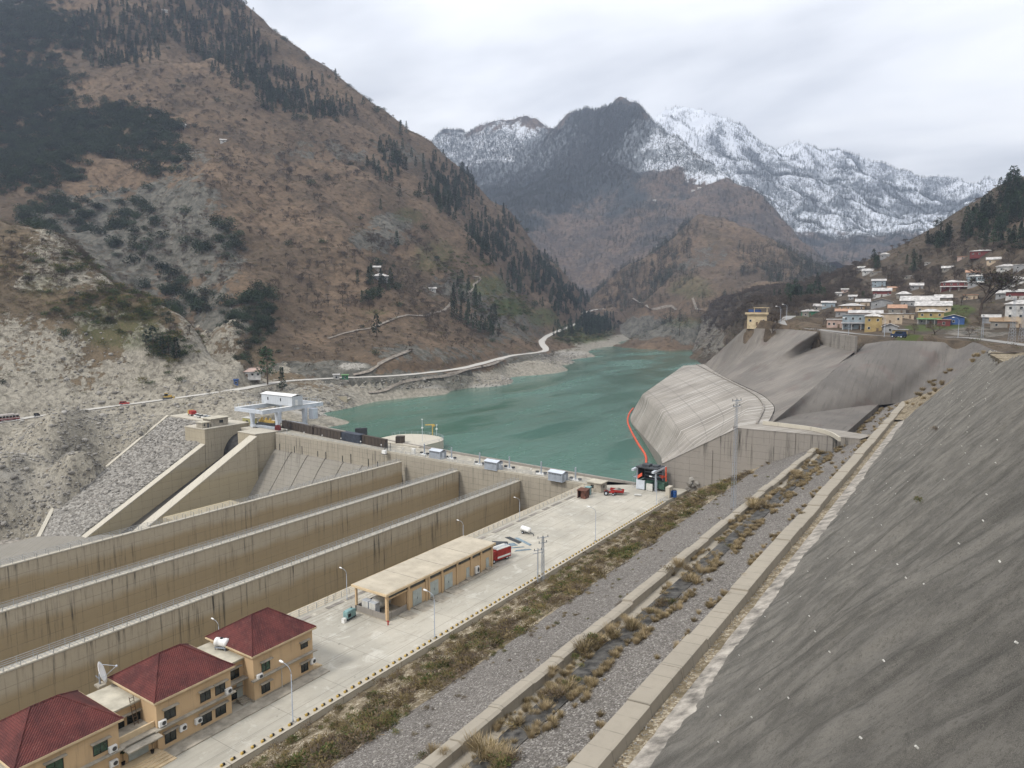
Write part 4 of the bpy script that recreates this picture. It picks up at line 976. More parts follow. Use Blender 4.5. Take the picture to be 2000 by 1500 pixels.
def hip(par, x0, x1, y0, y1, ze, zr_, ya, yb, xr, ov=.45):
    x0 -= ov; x1 += ov; y0 -= ov; y1 += ov
    b = MB(); vs = [(x0,y0,ze),(x1,y0,ze),(x1,y1,ze),(x0,y1,ze),(xr,ya,zr_),(xr,yb,zr_),(x0,y0,ze-.14),(x1,y0,ze-.14),(x1,y1,ze-.14),(x0,y1,ze-.14)]
    b.add(vs, [(0,1,4),(1,2,5,4),(2,3,5),(3,0,4,5),(6,7,1,0),(7,8,2,1),(8,9,3,2),(9,6,0,3),(9,8,7,6)])
    r_ = b.build('roof', M['tile'], par)
    rc = MB()
    for a, c_ in ((0,4),(1,4),(2,5),(3,5),(4,5)): rc.tube([vs[a], vs[c_]], .11, 5)
    rc.build('ridge_cap', M['tile'], r_)
    f = MB(); f.box(x0, x1, y0-.03, y0-.002, ze-.28, ze-.0); f.box(x1+.002, x1+.03, y0-.03, y1+.03, ze-.28, ze); f.box(x0, x1, y1+.002, y1+.03, ze-.28, ze); f.box(x0-.03,x0-.002,y0,y1,ze-.28,ze); f.build('fascia', M['creamlt'], r_)
    return r_
of = empty('office_building', (-82, 50, 0), 0, 'cream two storey office row with three red tiled hipped roofs beside the basin wall', 'building')
def ob(mb, name, mat):
    o = mb.build(name, mat); o.parent = of; o.matrix_parent_inverse = Matrix.Translation((82, -50, 0)); return o
class PW:   # parent proxy: build in world coordinates under the office
    pass
_ob = MB.build
hold = empty('hold')
def wrap(par, lst):
    for o in lst: o.parent = par; o.matrix_parent_inverse = Matrix.Translation(-Vector(par.location))
def direct(par, fn, *a, **k):
    o = fn(None, *a, **k); wrap(par, [o]); return o
bpy.data.objects.remove(hold)
def blocks(y0, y1, x1=-82., x0=-92., z1=7., name='wall'):
    b = MB(); b.box(x0, x1, y0, y1, .35, z1); ob(b, name, M['cream'])
    b = MB(); b.box(x0, x1+.06, y0-.06, y1+.06, 0, .34); ob(b, 'plinth', M['slab'])
def ledge(y0, y1, x=-82., z=3.45, d=.6):
    b = MB(); b.box(x+.002, x+d, y0, y1, z-.14, z); ob(b, 'ledge', M['slab'])
BL = [(58.2, 68.6), (44.3, 54.6), (29.2, 39.7)]
for y0, y1 in BL:
    blocks(y0, y1); ledge(y0-.5, y1+.4)
    ym = (y0+y1)/2; direct(of, hip, -92., -82., y0, y1, 7.05, 10.3, ym-1.7, ym+1.2, -87.)
blocks(54.6, 58.2, -84.3, -91.8, 5.9); ledge(54.62, 58.18, -84.3, 3.45, 1.1)
blocks(39.7, 44.3, -85.8, -91.8, 5.9); b = MB(); b.box(-85.79, -82.5, 39.72, 44.28, .35, 3.35); ob(b, 'porch_wall', M['cream']); b = MB(); b.box(-85.7, -81.6, 39.73, 44.27, 3.36, 3.5); ob(b, 'balcony_floor', M['slab'])
b = MB(); b.box(-82.75, -82.5, 39.74, 44.26, 3.51, 4.25); ob(b, 'balcony_parapet', M['creamlt'])
blocks(24, 29.2, -84.3, -91.8, 5.9)
for y0, y1 in ((54.7, 58.1), (39.9, 44.1), (24, 29.1)):
    b = MB(); b.box(-92.1, -84 if y0 != 39.9 else -85.5, y0-.15, y1+.15, 5.91, 6.15); ob(b, 'flat_roof', M['flatroof'])
b = MB(); b.box(-81.9, -80.4, 39.9, 44.1, 3.0, 3.18); ob(b, 'porch_canopy', M['slab'])
for i in range(5): b = MB(); b.box(-82.4, -81.2+.45*(4-i)*1.0, 39.6-.2*(4-i), 44.3+.2*(4-i), .16*i, .16*(i+1)-.004); ob(b, 'step', M['creamlt'])
b = MB(); b.box(-82.49, -82.4, 40.9, 43.3, .85, 2.95); b.box(-82.4,-82.36,42.08,42.12,.9,2.9); ob(b, 'door', M['doorgrey'])
b = MB(); b.box(-84.28, -84.2, 57.0, 57.9, .5, 2.6); ob(b, 'door', M['doorgrey'])
for i in range(3): b = MB(); b.box(-84.2, -83.6+.4*(2-i), 56.8, 58.1, .18*i, .18*(i+1)-.004); ob(b, 'step', M['slab'])
for i in range(4): b = MB(); b.box(-86.5, -82.2, 68.67+.45*(3-i)-.5*(i==9), 68.7+.45*(4-i), .001, .18*(i+1)); ob(b, 'side_step', M['creamlt'])
def wz(px, py, X=-82.): q = UX(px, py, X); return q[1], q[2]
for px, py, w_, h, cu, X in ((519,1300,1.3,1.35,1,-82),(519,1342,1.3,1.35,0,-82),(594,1259,1.2,.9,0,-82),(595,1302,1.2,1.35,0,-82),(401,1358,1.35,1.35,0,-82),(430,1344,1.35,1.35,0,-82),(403,1401,1.4,1.4,0,-82),(431,1386,1.4,1.4,0,-82),
      (332,1392,1.35,1.35,0,-82),(333,1437,1.35,1.4,0,-82),(196,1459,1.5,1.35,1,-82),(107,1496,1.6,1.35,1,-82),(458,1315,1.3,1.35,0,-84.3),(460,1355,1.3,1.3,0,-84.3),(231,1416,1.3,1.4,0,-85.8),(261,1402,1.5,1.4,0,-85.8)):
    yy, zz = wz(px, py, X); direct(of, window, yy, zz, w_, h, X, M['curtain'] if cu else None)
b = MB(); b.box(-81.98, -79.9, 28, 70, .004, .16); ob(b, 'apron_step', M['slab'])
b = MB(); b.tube([(-81.93,62.8,3.3),(-81.93,62.8,.2)], .05, 6); ob(b, 'drainpipe', M['frame'])
# ladder onto the flat roof
ld = empty('ladder', (-84.9, 43.3, 3.5), 0, 'thin metal ladder leaning from the balcony to the flat roof', 'ladder')
b = MB(); b.bar((0,-.25,0), (-.9,-.25,3.4), .06); b.bar((0,.25,0), (-.9,.25,3.4), .06); b.build('side_rail', M['wood'], ld)
b = MB()
for i in range(9): t = (i+.5)/9; b.bar((-.9*t,-.25,3.4*t), (-.9*t,.25,3.4*t), .05)
tag(b.build('rung', M['wood'], ld), kind='stuff')
# air conditioners
def make_ac(big=False):
    o = empty('air_conditioner'); b = MB(); b.box(0, .38, -.45, .45, 0, .7); b.build('casing', M['white'], o)
    b = MB(); n = 14; b.add([(.385, .12+.27*math.cos(2*math.pi*i/n), .36+.27*math.sin(2*math.pi*i/n)) for i in range(n)]+[(.42, .12+.25*math.cos(2*math.pi*i/n), .36+.25*math.sin(2*math.pi*i/n)) for i in range(n)], [tuple(range(n,2*n))]+[(i,(i+1)%n,n+(i+1)%n,n+i) for i in range(n)])
    b.build('fan', M['fan'], o); b = MB(); b.box(0,.36,-.4,-.34,-.1,-.002); b.build('bracket', M['greysteel'], o); b = MB(); b.box(0,.36,.34,.4,-.1,-.002); b.build('bracket', M['greysteel'], o); return o
ac = make_ac()
acs = [(507,1321,'below the curtained upper window of the block nearest the shed'),(611,1291,'beside the right lower window at the corner steps'),(446,1349,'on the ledge at the right end of the middle block'),(387,1407,'left of the paired lower windows of the middle block'),(357,1421,'under the ledge near the left lower window of the middle block'),(317,1412,'above the left lower window of the middle block'),(220,1462,'right of the curtained upper window of the front block'),(222,1490,'under the ledge at the corner of the front block')]
for i, (px, py, t) in enumerate(acs):
    o = ac if i == 0 else copy_tree(ac); q = UX(px, py, -81.8); o.location = (-81.95, q[1], q[2]-.35); tag(o, 'white air conditioner '+t, 'air conditioner', 'air conditioners on the office front')
# dish
ds = empty('satellite_dish', U(197,1340,6.15), 0, 'white satellite dish on a stand on the flat office roof', 'satellite dish')
b = MB(); n = 20; vs = [(0,0,0)]; fs = []
for j in range(1, 5):
    for i in range(n): r_ = .36*j; a = 2*math.pi*i/n; vs.append((r_*math.cos(a), r_*math.sin(a), .085*r_*r_*1.6))
for i in range(n): fs.append((0, 1+i, 1+(i+1)%n))
for j in range(3):
    for i in range(n): fs.append((1+j*n+i, 1+(j+1)*n+i, 1+(j+1)*n+(i+1)%n, 1+j*n+(i+1)%n))
b.add(vs, fs); o = b.build('reflector', M['white'], ds, True); md = o.modifiers.new('t', 'SOLIDIFY'); md.thickness = .04; o.location = (0,0,1.75); o.rotation_euler = Vector((.5,.8,.3)).to_track_quat('Z','Y').to_euler()
b = MB(); b.box(-.7,.5,-.5,.5,.005,.25); b.build('base', M['slab'], ds); b = MB(); b.tube([(-.2,0,.25),(-.2,0,1.7)], .12, 8); b.bar((-.2,0,.9),(-.55,-.3,1.4),.1); b.build('stand', M['greysteel'], ds)
b = MB(); b.bar((.1,.1,.9),(1.,1.6,2.35),.05); b.bar((.1,.2,2.9),(1.,1.6,2.35),.05); b.box(.9,1.15,1.5,1.7,2.25,2.45); b.build('feed_arm', M['lightsteel'], ds)
# roof tank
tk = empty('water_tank', U(434,1268,6.15), R(20), 'white ribbed water tank lying on a stand on the flat office roof', 'tank')
b = MB(); b.tube([(-1.05,0,1.05),(-.95,0,1.05),(-.5,0,1.05),(-.48,0,1.05),(.48,0,1.05),(.5,0,1.05),(.95,0,1.05),(1.05,0,1.05)], [.35,.62,.66,.6,.6,.66,.62,.35], 14); b.build('body', M['white'], tk, True)
b = MB(); b.tube([(0,0,1.6),(0,0,1.75)], .22, 10); b.build('lid', M['black'], tk)
b = MB(); b.box(-.9,.9,-.55,.55,.35,.45)
for x_ in (-.8,.8):
    for y_ in (-.45,.45): b.bar((x_,y_,.005),(x_,y_,.36),.08)
b.build('stand', M['greysteel'], tk)
# potted trees by the porch
M['leafdk'] = plain('dark green leaf', (.03, .055, .014), .7, .3, 3.)
for (px, py, t) in ((298,1471,'small round topiary in a dark pot right of the office door'),(241,1494,'thin potted shrub left of the office door')):
    o = empty('potted_tree', tuple(U(px, py, .8)), 0, t, 'potted plant'); b = MB(); b.tube([(0,0,0),(0,0,.05),(0,0,.45)], [.14,.16,.24], 9); b.build('pot', M['black'], o)
    b = MB(); b.tube([(0,0,.4),(.03,0,1.5)], .03, 5); b.build('trunk', M['wood'], o)
    b = MB()
    for i in range(170):
        d = Vector((rr.gauss(0,1), rr.gauss(0,1), rr.gauss(0,.7))).normalized()*(.42*rr.random()**.4); c_ = Vector((0,0,1.65))+d*(1 if 'round' in t else .6); a = Vector((rr.gauss(0,1),rr.gauss(0,1),rr.gauss(0,1))).normalized()*.09; e_ = a.cross(Vector((rr.random(),rr.random(),rr.random()))).normalized()*.07; b.add([c_-a, c_+e_, c_+a, c_-e_], [(0,1,2,3)])
    b.build('crown', M['leafdk'], o)
# ---------------------------------------------------------------- store shed
sh = empty('store_shed', (-88.6, 87.3, 0), 0, 'long flat roofed cream store shed with grey double doors and an open end bay', 'shed')
SY0, SY1, SX0, SX1, SZ = 87.3, 119.6, -92.4, -84.7, 4.75
def sb(mb, name, mat, par=None):
    o = mb.build(name, mat); o.parent = par or sh
    o.matrix_parent_inverse = Matrix.Translation((88.6, -87.3, 0)) if par is None else Matrix.Identity(4); return o
def yx(px, py, X=SX1): return UX(px, py, X)[1]
b = MB(); b.box(SX0-.45, SX1+.55, SY0-.5, SY1+.5, SZ+.02, SZ+.42); sb(b, 'roof_edge', M['creamlt'])
b = MB(); b.box(SX0-.3, SX1+.4, SY0-.35, SY1+.35, SZ+.421, SZ+.47); sb(b, 'roof', M['shedroof'])
for i in (1, 2, 3): yj = SY0 + (SY1-SY0)*i/4; b = MB(); b.box(SX0-.29, SX1+.39, yj-.07, yj+.07, SZ+.472, SZ+.5); sb(b, 'roof_joint', M['slab'])
bay = yx(797, 1185)       # end of the open bay
b = MB(); b.box(SX0, SX1, SY0, SY1, 0, .22); sb(b, 'floor', M['slab'])
b = MB(); b.box(SX0, SX0+.25, bay, SY1, .221, SZ); b.box(SX0+.251, SX1-.5, bay, bay+.25, .221, SZ); b.box(SX0+.251, SX1-.251, SY1-.25, SY1, .221, SZ); sb(b, 'back_wall', M['cream'])
b = MB(); b.box(SX1-.25, SX1-.05, bay, SY1, .221, SZ-.95); sb(b, 'front_wall', M['cream'])
b = MB(); b.box(SX0, SX1-.26, SY0, SY0+.2, .222, 1.25); b.box(SX1-.25, SX1-.05, SY0+.5, bay-.3, .222, 1.25); b.box(SX0,SX0+.2,SY0+.21,bay-.01,.222,1.25); sb(b, 'bay_wall', M['abut'])
cols = [SY0+.25] + [yx(640+q*.23, 1000+r_*.23) for q, r_ in ((690,760),(840,690),(860,685),(972,630),(1100,565),(1220,505),(1303,455))] + [SY1-.25]
for yc in cols: b = MB(); b.box(SX1-.3, SX1+.14, yc-.24, yc+.24, .0, SZ); sb(b, 'column', M['cream'])
b = MB(); b.box(SX0, SX0+.3, SY0, SY0+.35, .223, SZ); sb(b, 'column', M['cream'])
b = MB(); b.box(SX1-.3, SX1+.02, SY0, SY1, SZ-.28, SZ-.002); b.box(SX0, SX1, SY0-.02, SY0+.28, SZ-.3, SZ-.004); b.box(SX1-.28, SX1-.02, SY0+.4, bay, SZ-1.0, SZ-.75); sb(b, 'beam', M['cream'])
cl_ = sorted(cols)
for a, c_ in zip(cl_[:-1], cl_[1:]):
    if c_-a > 1.2: b = MB(); b.box(SX1-.2, SX1-.12, a+.25, c_-.25, SZ-.85, SZ-.3); sb(b, 'clerestory_window', M['glass'])
for px, py in ((815,1160),(848,1143),(876,1128)):
    yc = yx(px, py)
    o = None
    for s_ in (-1, 1):
        b = MB(); b.box(SX1-.04, SX1+.03, yc+(s_-1)*.62+.01, yc+(s_+1)*.62-.01, .3, 3.2)
        for zz in (.6, 1.6, 2.6): b.box(SX1+.031, SX1+.05, yc+(s_-1)*.62+.1, yc+(s_+1)*.62-.1, zz, zz+.08)
        o = sb(b, 'double_door', M['doorgrey'])
    b = MB(); b.box(SX1+.05, SX1+.09, yc-.08, yc-.03, 1.4, 1.8); h_ = b.build('handle', M['black']); h_.parent = o
    b = MB(); b.add([(SX1+.15,yc-1.4,.22),(SX1+.15,yc+1.4,.22),(SX1+3.,yc+1.4,.02),(SX1+3.,yc-1.4,.02),(SX1+.15,yc-1.4,.0),(SX1+.15,yc+1.4,.0)], [(0,3,2,1),(0,4,3),(1,2,5)]); sb(b, 'ramp', M['slab'])
yc = (SY0+bay)/2+1.2; b = MB(); b.add([(SX1+.15,yc-1.2,.22),(SX1+.15,yc+1.4,.22),(SX1+3.,yc+1.4,.02),(SX1+3.,yc-1.2,.02),(SX1+.15,yc-1.2,.0),(SX1+.15,yc+1.4,.0)], [(0,3,2,1),(0,4,3),(1,2,5)]); sb(b, 'ramp', M['slab'])
for px, py in ((914,1115),(952,1095)):
    yc = yx(px, py); b = MB(); b.box(SX1-.04, SX1+.02, yc-.5, yc+.5, .5, 2.5); sb(b, 'door', M['doorgrey'])
    for i in range(3): b = MB(); b.box(SX1+.0, SX1+.35+.35*(2-i), yc-.8, yc+.8, .17*i, .17*(i+1)-.004); sb(b, 'step', M['slab'])
b = MB(); b.box(SX1+.16, SX1+1.1, cols[4]+.8, SY1+.6, .0, .12); sb(b, 'kerb_step', M['slab'])
for px, py in ((815,1116),(848,1100)):
    pass
o = copy_tree(ac); o.location = (SX1+.02, yx(930,1114), .5); o.scale = (1.2,1.2,2.0); tag(o, 'tall white air conditioner on the cream shed wall between two small doors', 'air conditioner')
# in the open bay
o = empty('pressure_tank', (SX0+3.4, bay-2.4, .22), 0, 'large grey pressure tank lying in the open bay of the shed', 'tank'); b = MB(); b.tube([(0,-2.,1.5),(0,-1.8,1.5),(0,-1.4,1.5),(0,1.4,1.5),(0,1.8,1.5),(0,2.,1.5)], [.2,.85,1.15,1.15,.85,.2], 18); b.build('shell', M['offwhite'], o, True); b = MB(); b.box(-.8,.8,-1.2,-.9,0,.8); b.box(-.8,.8,.9,1.2,0,.8); b.build('saddle', M['charcoal'], o)
for i, (x_, t) in enumerate(((SX0+1.9, 'grey electrical cabinet at the back of the open shed bay'), (SX0+3.7, 'grey electrical cabinet nearer the front of the open shed bay'))):
    o = empty('electrical_cabinet', (x_, SY0+1.1, .22), 0, t, 'cabinet'); b = MB(); b.box(-.8,.8,-.55,.55,.1,2.1); b.build('casing', M['lightsteel'], o); b = MB(); b.box(-.75,-.03,-.58,-.551,.2,2.); b.build('door', M['offwhite'], o); b = MB(); b.box(.03,.75,-.58,-.551,.2,2.); b.build('door', M['offwhite'], o); b = MB(); b.box(-.78,.78,-.5,.5,0,.1); b.build('base', M['charcoal'], o)
# hydrant
o = empty('hydrant', tuple(U(758,1221,0)), 0, 'small red hydrant post at the corner of the shed', 'hydrant'); b = MB(); b.tube([(0,0,0),(0,0,.8),(0,0,.9)], [.12,.12,.05], 8); b.build('post', M['red'], o); b = MB(); b.tube([(-.3,0,.65),(.3,0,.65)], .08, 8); b.build('outlet', M['red'], o)
# generator trolley
o = empty('generator', tuple(U(683,1208,0)), R(95), 'pale teal generator set standing on the yard beside the shed', 'generator')
b = MB(); b.box(-1.1,1.1,-.5,.5,.35,1.55); b.box(-1.0,.9,-.45,.45,1.551,1.68); b.build('casing', M['teal'], o); b = MB(); b.box(-1.15,1.15,-.53,.53,.12,.34); b.box(-.9,-.6,-.5,.5,0,.12); b.box(.6,.9,-.5,.5,0,.12); b.build('skid', M['charcoal'], o)
b = MB(); b.box(-.9,-.2,-.54,-.501,.6,1.2); b.build('grille', M['black'], o); b = MB(); b.tube([(.6,.1,1.68),(.6,.1,2.0)], .07, 8); b.build('exhaust', M['charcoal'], o)
o = empty('crate', tuple(U(672,1216,0)), R(100), 'small white box on the yard in front of the teal generator', 'box'); b = MB(); b.box(-.35,.35,-.3,.3,0,.7); b.build('body', M['white'], o); b = MB(); b.box(-.37,.37,-.32,.32,.702,.76); b.build('lid', M['offwhite'], o)
# ---------------------------------------------------------------- kerb blocks
kb = empty('kerb_block'); b = MB(); b.box(-.13,.13,0,.28,0,.27); b.build('yellow_half', M['yellow'], kb); b = MB(); b.box(-.13,.13,.282,.56,0,.27); b.build('black_half', M['black'], kb)
y = 30.; i = 0
while y < 187:
    o = kb if i == 0 else copy_tree(kb); o.location = (XK+.15+rr.uniform(-.02,.02), y, .12); o.rotation_euler = (0,0,rr.uniform(-.03,.03)); y += 1.42+rr.uniform(-.05,.05); i += 1
    tag(o, 'short black and yellow painted block on the kerb wall along the yard', 'kerb block', 'black and yellow blocks along the kerb')
# ---------------------------------------------------------------- lamps
def make_lamp(h=8., arm=1.5):
    o = empty('street_lamp'); b = MB(); b.tube([(0,0,0),(0,0,.4),(0,0,.41),(0,0,h-1.2)], [.13,.13,.085,.06], 8); b.build('pole', M['greysteel'], o, True)
    b = MB(); pts = [(-arm*math.sin(t), 0, h-1.2+1.2*(1-math.cos(t))*1.0) if False else (-arm*(1-math.cos(t)), 0, h-1.2+1.1*math.sin(t)) for t in np.linspace(0, math.pi/2, 8)]; b.tube(pts, .045, 6); b.build('arm', M['greysteel'], o, True)
    b = MB(); b.tube([(-arm+.05,0,h-.08),(-arm-.2,0,h-.06),(-arm-.7,0,h-.03),(-arm-.85,0,h-.02)], [.05,.15,.16,.05], 8); b.build('lamp_head', M['white'], o, True)
    b = MB(); b.box(-.3,.3,-.3,.3,-.02,.06); b.build('base_plate', M['slab'], o); return o
lamp = make_lamp()
for i, (px, py, X, t) in enumerate(((572,1412,-73.6,'on the kerb wall opposite the office with red roofs'),(849,1250,-73.4,'on the kerb wall opposite the store shed'),(1163,1055,-73.9,'on the kerb wall half way along the open yard'),(1282,988,-73.6,'on the kerb wall near the far machinery'),
        (678,1175,-97.4,'by the basin railing left of the shed'),(905,1078,-97.6,'by the basin railing hidden behind the shed roof'),(1015,1012,-97.6,'by the basin railing near the end of the basins'),(430,1290,-97.6,'behind the flat office roof with the water tank'))):
    o = lamp if i == 0 else copy_tree(lamp); q = UX(px, py, X); o.location = (X, q[1], .13 if X > -80 else .06); tag(o, 'grey street lamp '+t, 'street lamp', 'street lamps of the yard')
    if X < -80: o.scale = (.8,.8,.75)
# lattice poles
def lattice(name, loc, h, w_, label, arms=2, rz=0., cat='pole', tw=None, mt='greysteel', th=.06):
    o = empty(name, loc, rz, label, cat); b = MB(); tw = tw or w_*.55; n = max(4, int(h/1.2)); C4 = []
    def cr(i, f): s_ = ((-1,-1),(1,-1),(1,1),(-1,1))[i]; ww_ = w_*(1-f)+tw*f; return Vector((s_[0]*ww_/2, s_[1]*ww_/2, h*f))
    for i in range(4): b.bar(cr(i,0), cr(i,1), th)
    b.build('leg', M[mt], o)
    b = MB()
    for j in range(n):
        for i in range(4): b.bar(cr(i,j/n), cr((i+1)%4,(j+1)/n), th*.7); b.bar(cr(i,(j+1)/n), cr((i+1)%4,(j+1)/n), th*.6)
    tag(b.build('brace', M[mt], o), kind='stuff')
    for a in range(arms):
        b = MB(); zz = h-.15-a*1.1; b.bar((-1.3+a*.3,0,zz),(1.3-a*.3,0,zz),.11)
        ca = b.build('cross_arm', M['greysteel'], o)
        for x_ in (-1.15+a*.3, 0, 1.15-a*.3): b = MB(); b.tube([(x_,0,zz+.06),(x_,0,zz+.42)], [.07,.05], 6); b.build('insulator', M['charcoal'], ca)
    return o
q = UX(1060,1135,-72.4); lattice('lattice_pole', (-72.4, q[1], -.9), 9.6, .55, 'tall lattice power pole at the foot of the shrubby verge', 2, R(60))
o = empty('power_pole', (-72.6, q[1]-1.6, -.9), R(60), 'thinner power pole standing beside the tall lattice pole', 'pole'); b = MB(); b.tube([(0,0,0),(0,0,7.6)], [.14,.09], 7); b.build('shaft', M['greysteel'], o); b = MB(); b.bar((-1,0,7.2),(1,0,7.2),.1); b.bar((-1.1,0,6.6),(1.1,0,6.6),.1); b.build('cross_arm', M['greysteel'], o); b = MB()
for x_ in (-.8,0,.8): b.tube([(x_,0,7.25),(x_,0,7.6)], .06, 6)
tag(b.build('insulator', M['charcoal'], o), kind='stuff')
hp = TG1.bvh.ray_cast(Vector(CAM), Vector(ray(1432,992)))[0]
lattice('lattice_pole', tuple(hp), 21.5, .7, 'tall lattice power pole rising from the gravel slope in front of the grey wall', 2, R(65), tw=.35, th=.035)
# ================================================================ THINGS ON THE YARD AND CREST
# fire engine
o = empty('fire_engine', tuple(U(972,1094,0)), R(170), 'red and white fire engine parked behind the end of the shed', 'fire engine')
b = MB(); b.box(-1.2,1.2,-3.,1.4,.55,2.7); b.build('body', M['red'], o); b = MB(); b.side([(1.41,.55),(1.41,2.6),(2.5,2.6),(3.1,1.7),(3.2,.55)], -1.15, 1.15); c_ = b.build('cab', M['red'], o); b = MB(); b.side([(2.56,2.5),(3.08,1.75),(3.1,1.75),(2.6,2.5)], -1., 1.); b.build('windscreen', M['glass'], c_)
b = MB(); b.box(-1.22,1.22,-3.04,-3.001,.6,2.65); b.box(-1.23,-1.201,-2.8,1.2,.9,1.3); b.box(1.201,1.23,-2.8,1.2,.9,1.3); b.build('white_panel', M['white'], o); b = MB(); b.box(-1.1,1.1,-2.9,1.2,2.702,2.85); b.build('roof_rack', M['offwhite'], o); b = MB(); b.bar((-.5,-2.9,3.),(-.5,1.5,3.05),.08); b.bar((.0,-2.9,3.),(.0,1.5,3.05),.08); b.box(-.6,.1,-2.6,-2.5,2.852,3.);b.box(-.6,.1,.8,.9,2.852,3.); b.build('ladder', M['lightsteel'], o)
def wheel(par, x, y, r_, w_=.3):
    b = MB(); b.tube([(x-w_/2,y,r_),(x+w_/2,y,r_)], r_, 14); t = b.build('wheel', M['tyre'], par); b = MB(); b.tube([(x-w_/2-.02,y,r_),(x+w_/2+.02,y,r_)], r_*.5, 10); b.build('rim', M['lightsteel'], t)
for x_ in (-1.0,1.0):
    for y_ in (-1.8,2.2): wheel(o, x_, y_, .5)
# white tank trailer
o = empty('tank_trailer', tuple(U(1027,1042,0)), R(75), 'white tank trailer standing alone on the yard', 'trailer'); b = MB(); b.tube([(0,-1.5,1.15),(0,-1.3,1.15),(0,1.3,1.15),(0,1.5,1.15)], [.3,.62,.62,.3], 14); b.build('tank', M['white'], o, True); b = MB(); b.bar((-.4,-1.4,.5),(-.4,1.5,.5),.12); b.bar((.4,-1.4,.5),(.4,1.5,.5),.12); b.bar((-.4,-1.4,.5),(0,-2.9,.5),.1); b.bar((.4,-1.4,.5),(0,-2.9,.5),.1); b.bar((0,-2.8,0),(0,-2.8,.5),.08); b.build('chassis', M['charcoal'], o)
for x_ in (-.7,.7): wheel(o, x_, .4, .36, .2)
# sheet materials stacked on the ground
o = empty('roof_sheet_stack', tuple(U(976,1066,0)), R(28), 'heap of dark sheets lying behind the fire engine', 'sheet stack')
b = MB()
b.side([(-1.3,.002),(-1.3,.5),(0,1.1),(1.3,.5),(1.3,.002)], -1.8, 1.8); b.build('pile', M['charcoal'], o)
for i, (px, py, a, l, w_, mt, t) in enumerate(((985,1066,52,6.,1.6,'blue2','pale blue metal sheets laid flat beside the dark heap'),(1003,1055,-20,5.5,1.1,'charcoal','dark steel panels lying flat on the yard'),(1022,1058,-24,6.5,.7,'blue2','blue steel beams lying on the yard near the white trailer'),(1008,1070,48,4.,.25,'blue2','thin blue steel rods lying on the yard'),(1021,1075,50,4.,.5,'blue2','blue steel frame lying on the yard'))):
    if 'blue2' not in M: M['blue2'] = plain('pale blue steel', (.22,.29,.34), .5, .2, 1.)
    o = empty('steel_panel', tuple(U(px,py,0)), R(a), t, 'steel sheets'); 
    for j in range(3): b = MB(); b.box(-l/2+j*.2, l/2-.15*j, -w_/2+j*w_*.34, -w_/2+j*w_*.34+w_*.3, .003, .1+.04*j); b.build('sheet', M[mt], o)
# rust hut, teal box, gatehouse
o = empty('rusty_hut', tuple(U(1139,972,0)), R(2), 'rusty brown open fronted hut beside the basin railing', 'hut'); b = MB(); b.box(-1.3,1.3,1.1,1.2,0,2.3); b.box(-1.3,-1.2,-1.2,1.1,0,2.3); b.box(1.2,1.3,-1.2,1.1,0,2.3); b.box(-.2,1.2,-1.2,-1.1,0,2.3); b.build('wall', M['rust'], o); b = MB(); b.add([(-1.5,-1.4,2.32),(1.5,-1.4,2.32),(1.5,1.3,2.55),(-1.5,1.3,2.55),(-1.5,-1.4,2.42),(1.5,-1.4,2.42),(1.5,1.3,2.65),(-1.5,1.3,2.65)],[(0,1,5,4),(4,5,6,7),(2,3,7,6),(0,3,2,1),(1,2,6,5),(0,4,7,3)]); b.build('roof', M['rust'], o)
o = empty('site_toilet', tuple(U(1149,966,0)), 0, 'small teal cabin between the rusty hut and the gatehouse', 'cabin'); b = MB(); b.box(-.7,.7,-.7,.7,0,2.2); b.build('body', M['charcoal'], o); b = MB(); b.box(-.8,.8,-.8,.8,2.202,2.4); b.build('roof', M['teal'], o); b = MB(); b.box(.702,.74,-.4,.4,.1,2.); b.build('door', M['teal'], o)
q = U(1166,958,0); gh = empty('gatehouse', tuple(q), R(-2), 'small grey flat roofed hut standing at the end of the yard by the crest', 'hut')
b = MB(); b.box(-2.3,2.3,-1.9,1.9,0,2.7); b.build('wall', M['slab'], gh); b = MB(); b.box(-2.7,2.7,-2.3,2.3,2.702,2.95); b.build('roof', M['flatroof'], gh)
for a, v in ((0,(-.6,-1.91)),(1,(2.31,.1))):
    b = MB(); (b.box(v[0]-.5,v[0]+.5,-1.94,-1.902,1.1,2.1) if a == 0 else b.box(2.302,2.34,v[1]-.45,v[1]+.45,1.1,2.1)); b.build('window', M['glass'], gh)
# tractor and trailer
o = empty('tractor', tuple(U(1187,967,0)), R(-68), 'small red tractor hitched to a red tipping trailer', 'tractor')
b = MB(); b.box(-.3,.3,.35,1.9,.75,1.25); b.build('bonnet', M['red'], o); b = MB(); b.box(-.4,.4,-.6,.35,.6,.95); b.box(-.28,.28,-.5,-.1,.951,1.1); b.box(-.28,.28,-.6,-.5,1.1,1.5); b.build('seat', M['black'], o); b = MB(); b.tube([(0,.2,.95),(0,.05,1.35)], .03, 6); b.tube([(.2*math.cos(t),.02,1.36+.2*math.sin(t)) for t in np.linspace(0,6.28,11)], .025, 5); b.build('steering_wheel', M['black'], o)
for x_ in (-1,1): b = MB(); b.box(.45*x_-.18,.45*x_+.18,-.95,.05,1.25,1.33); b.build('mudguard', M['red'], o); b = MB(); b.box(.2*x_-.05,.2*x_+.05,1.901,1.95,1.,1.12); b.build('headlight', M['white'], o)
for x_ in (-.65,.65): wheel(o, x_, -.45, .7, .35); wheel(o, x_*.95, 1.6, .42, .25)
b = MB(); b.tube([(.2,1.2,1.25),(.2,1.2,1.9)], .04, 6); b.build('exhaust', M['charcoal'], o)
o = empty('tipping_trailer', tuple(U(1207,966,0)), R(-68), 'red tipping trailer heaped with grey gravel behind the red tractor', 'trailer')
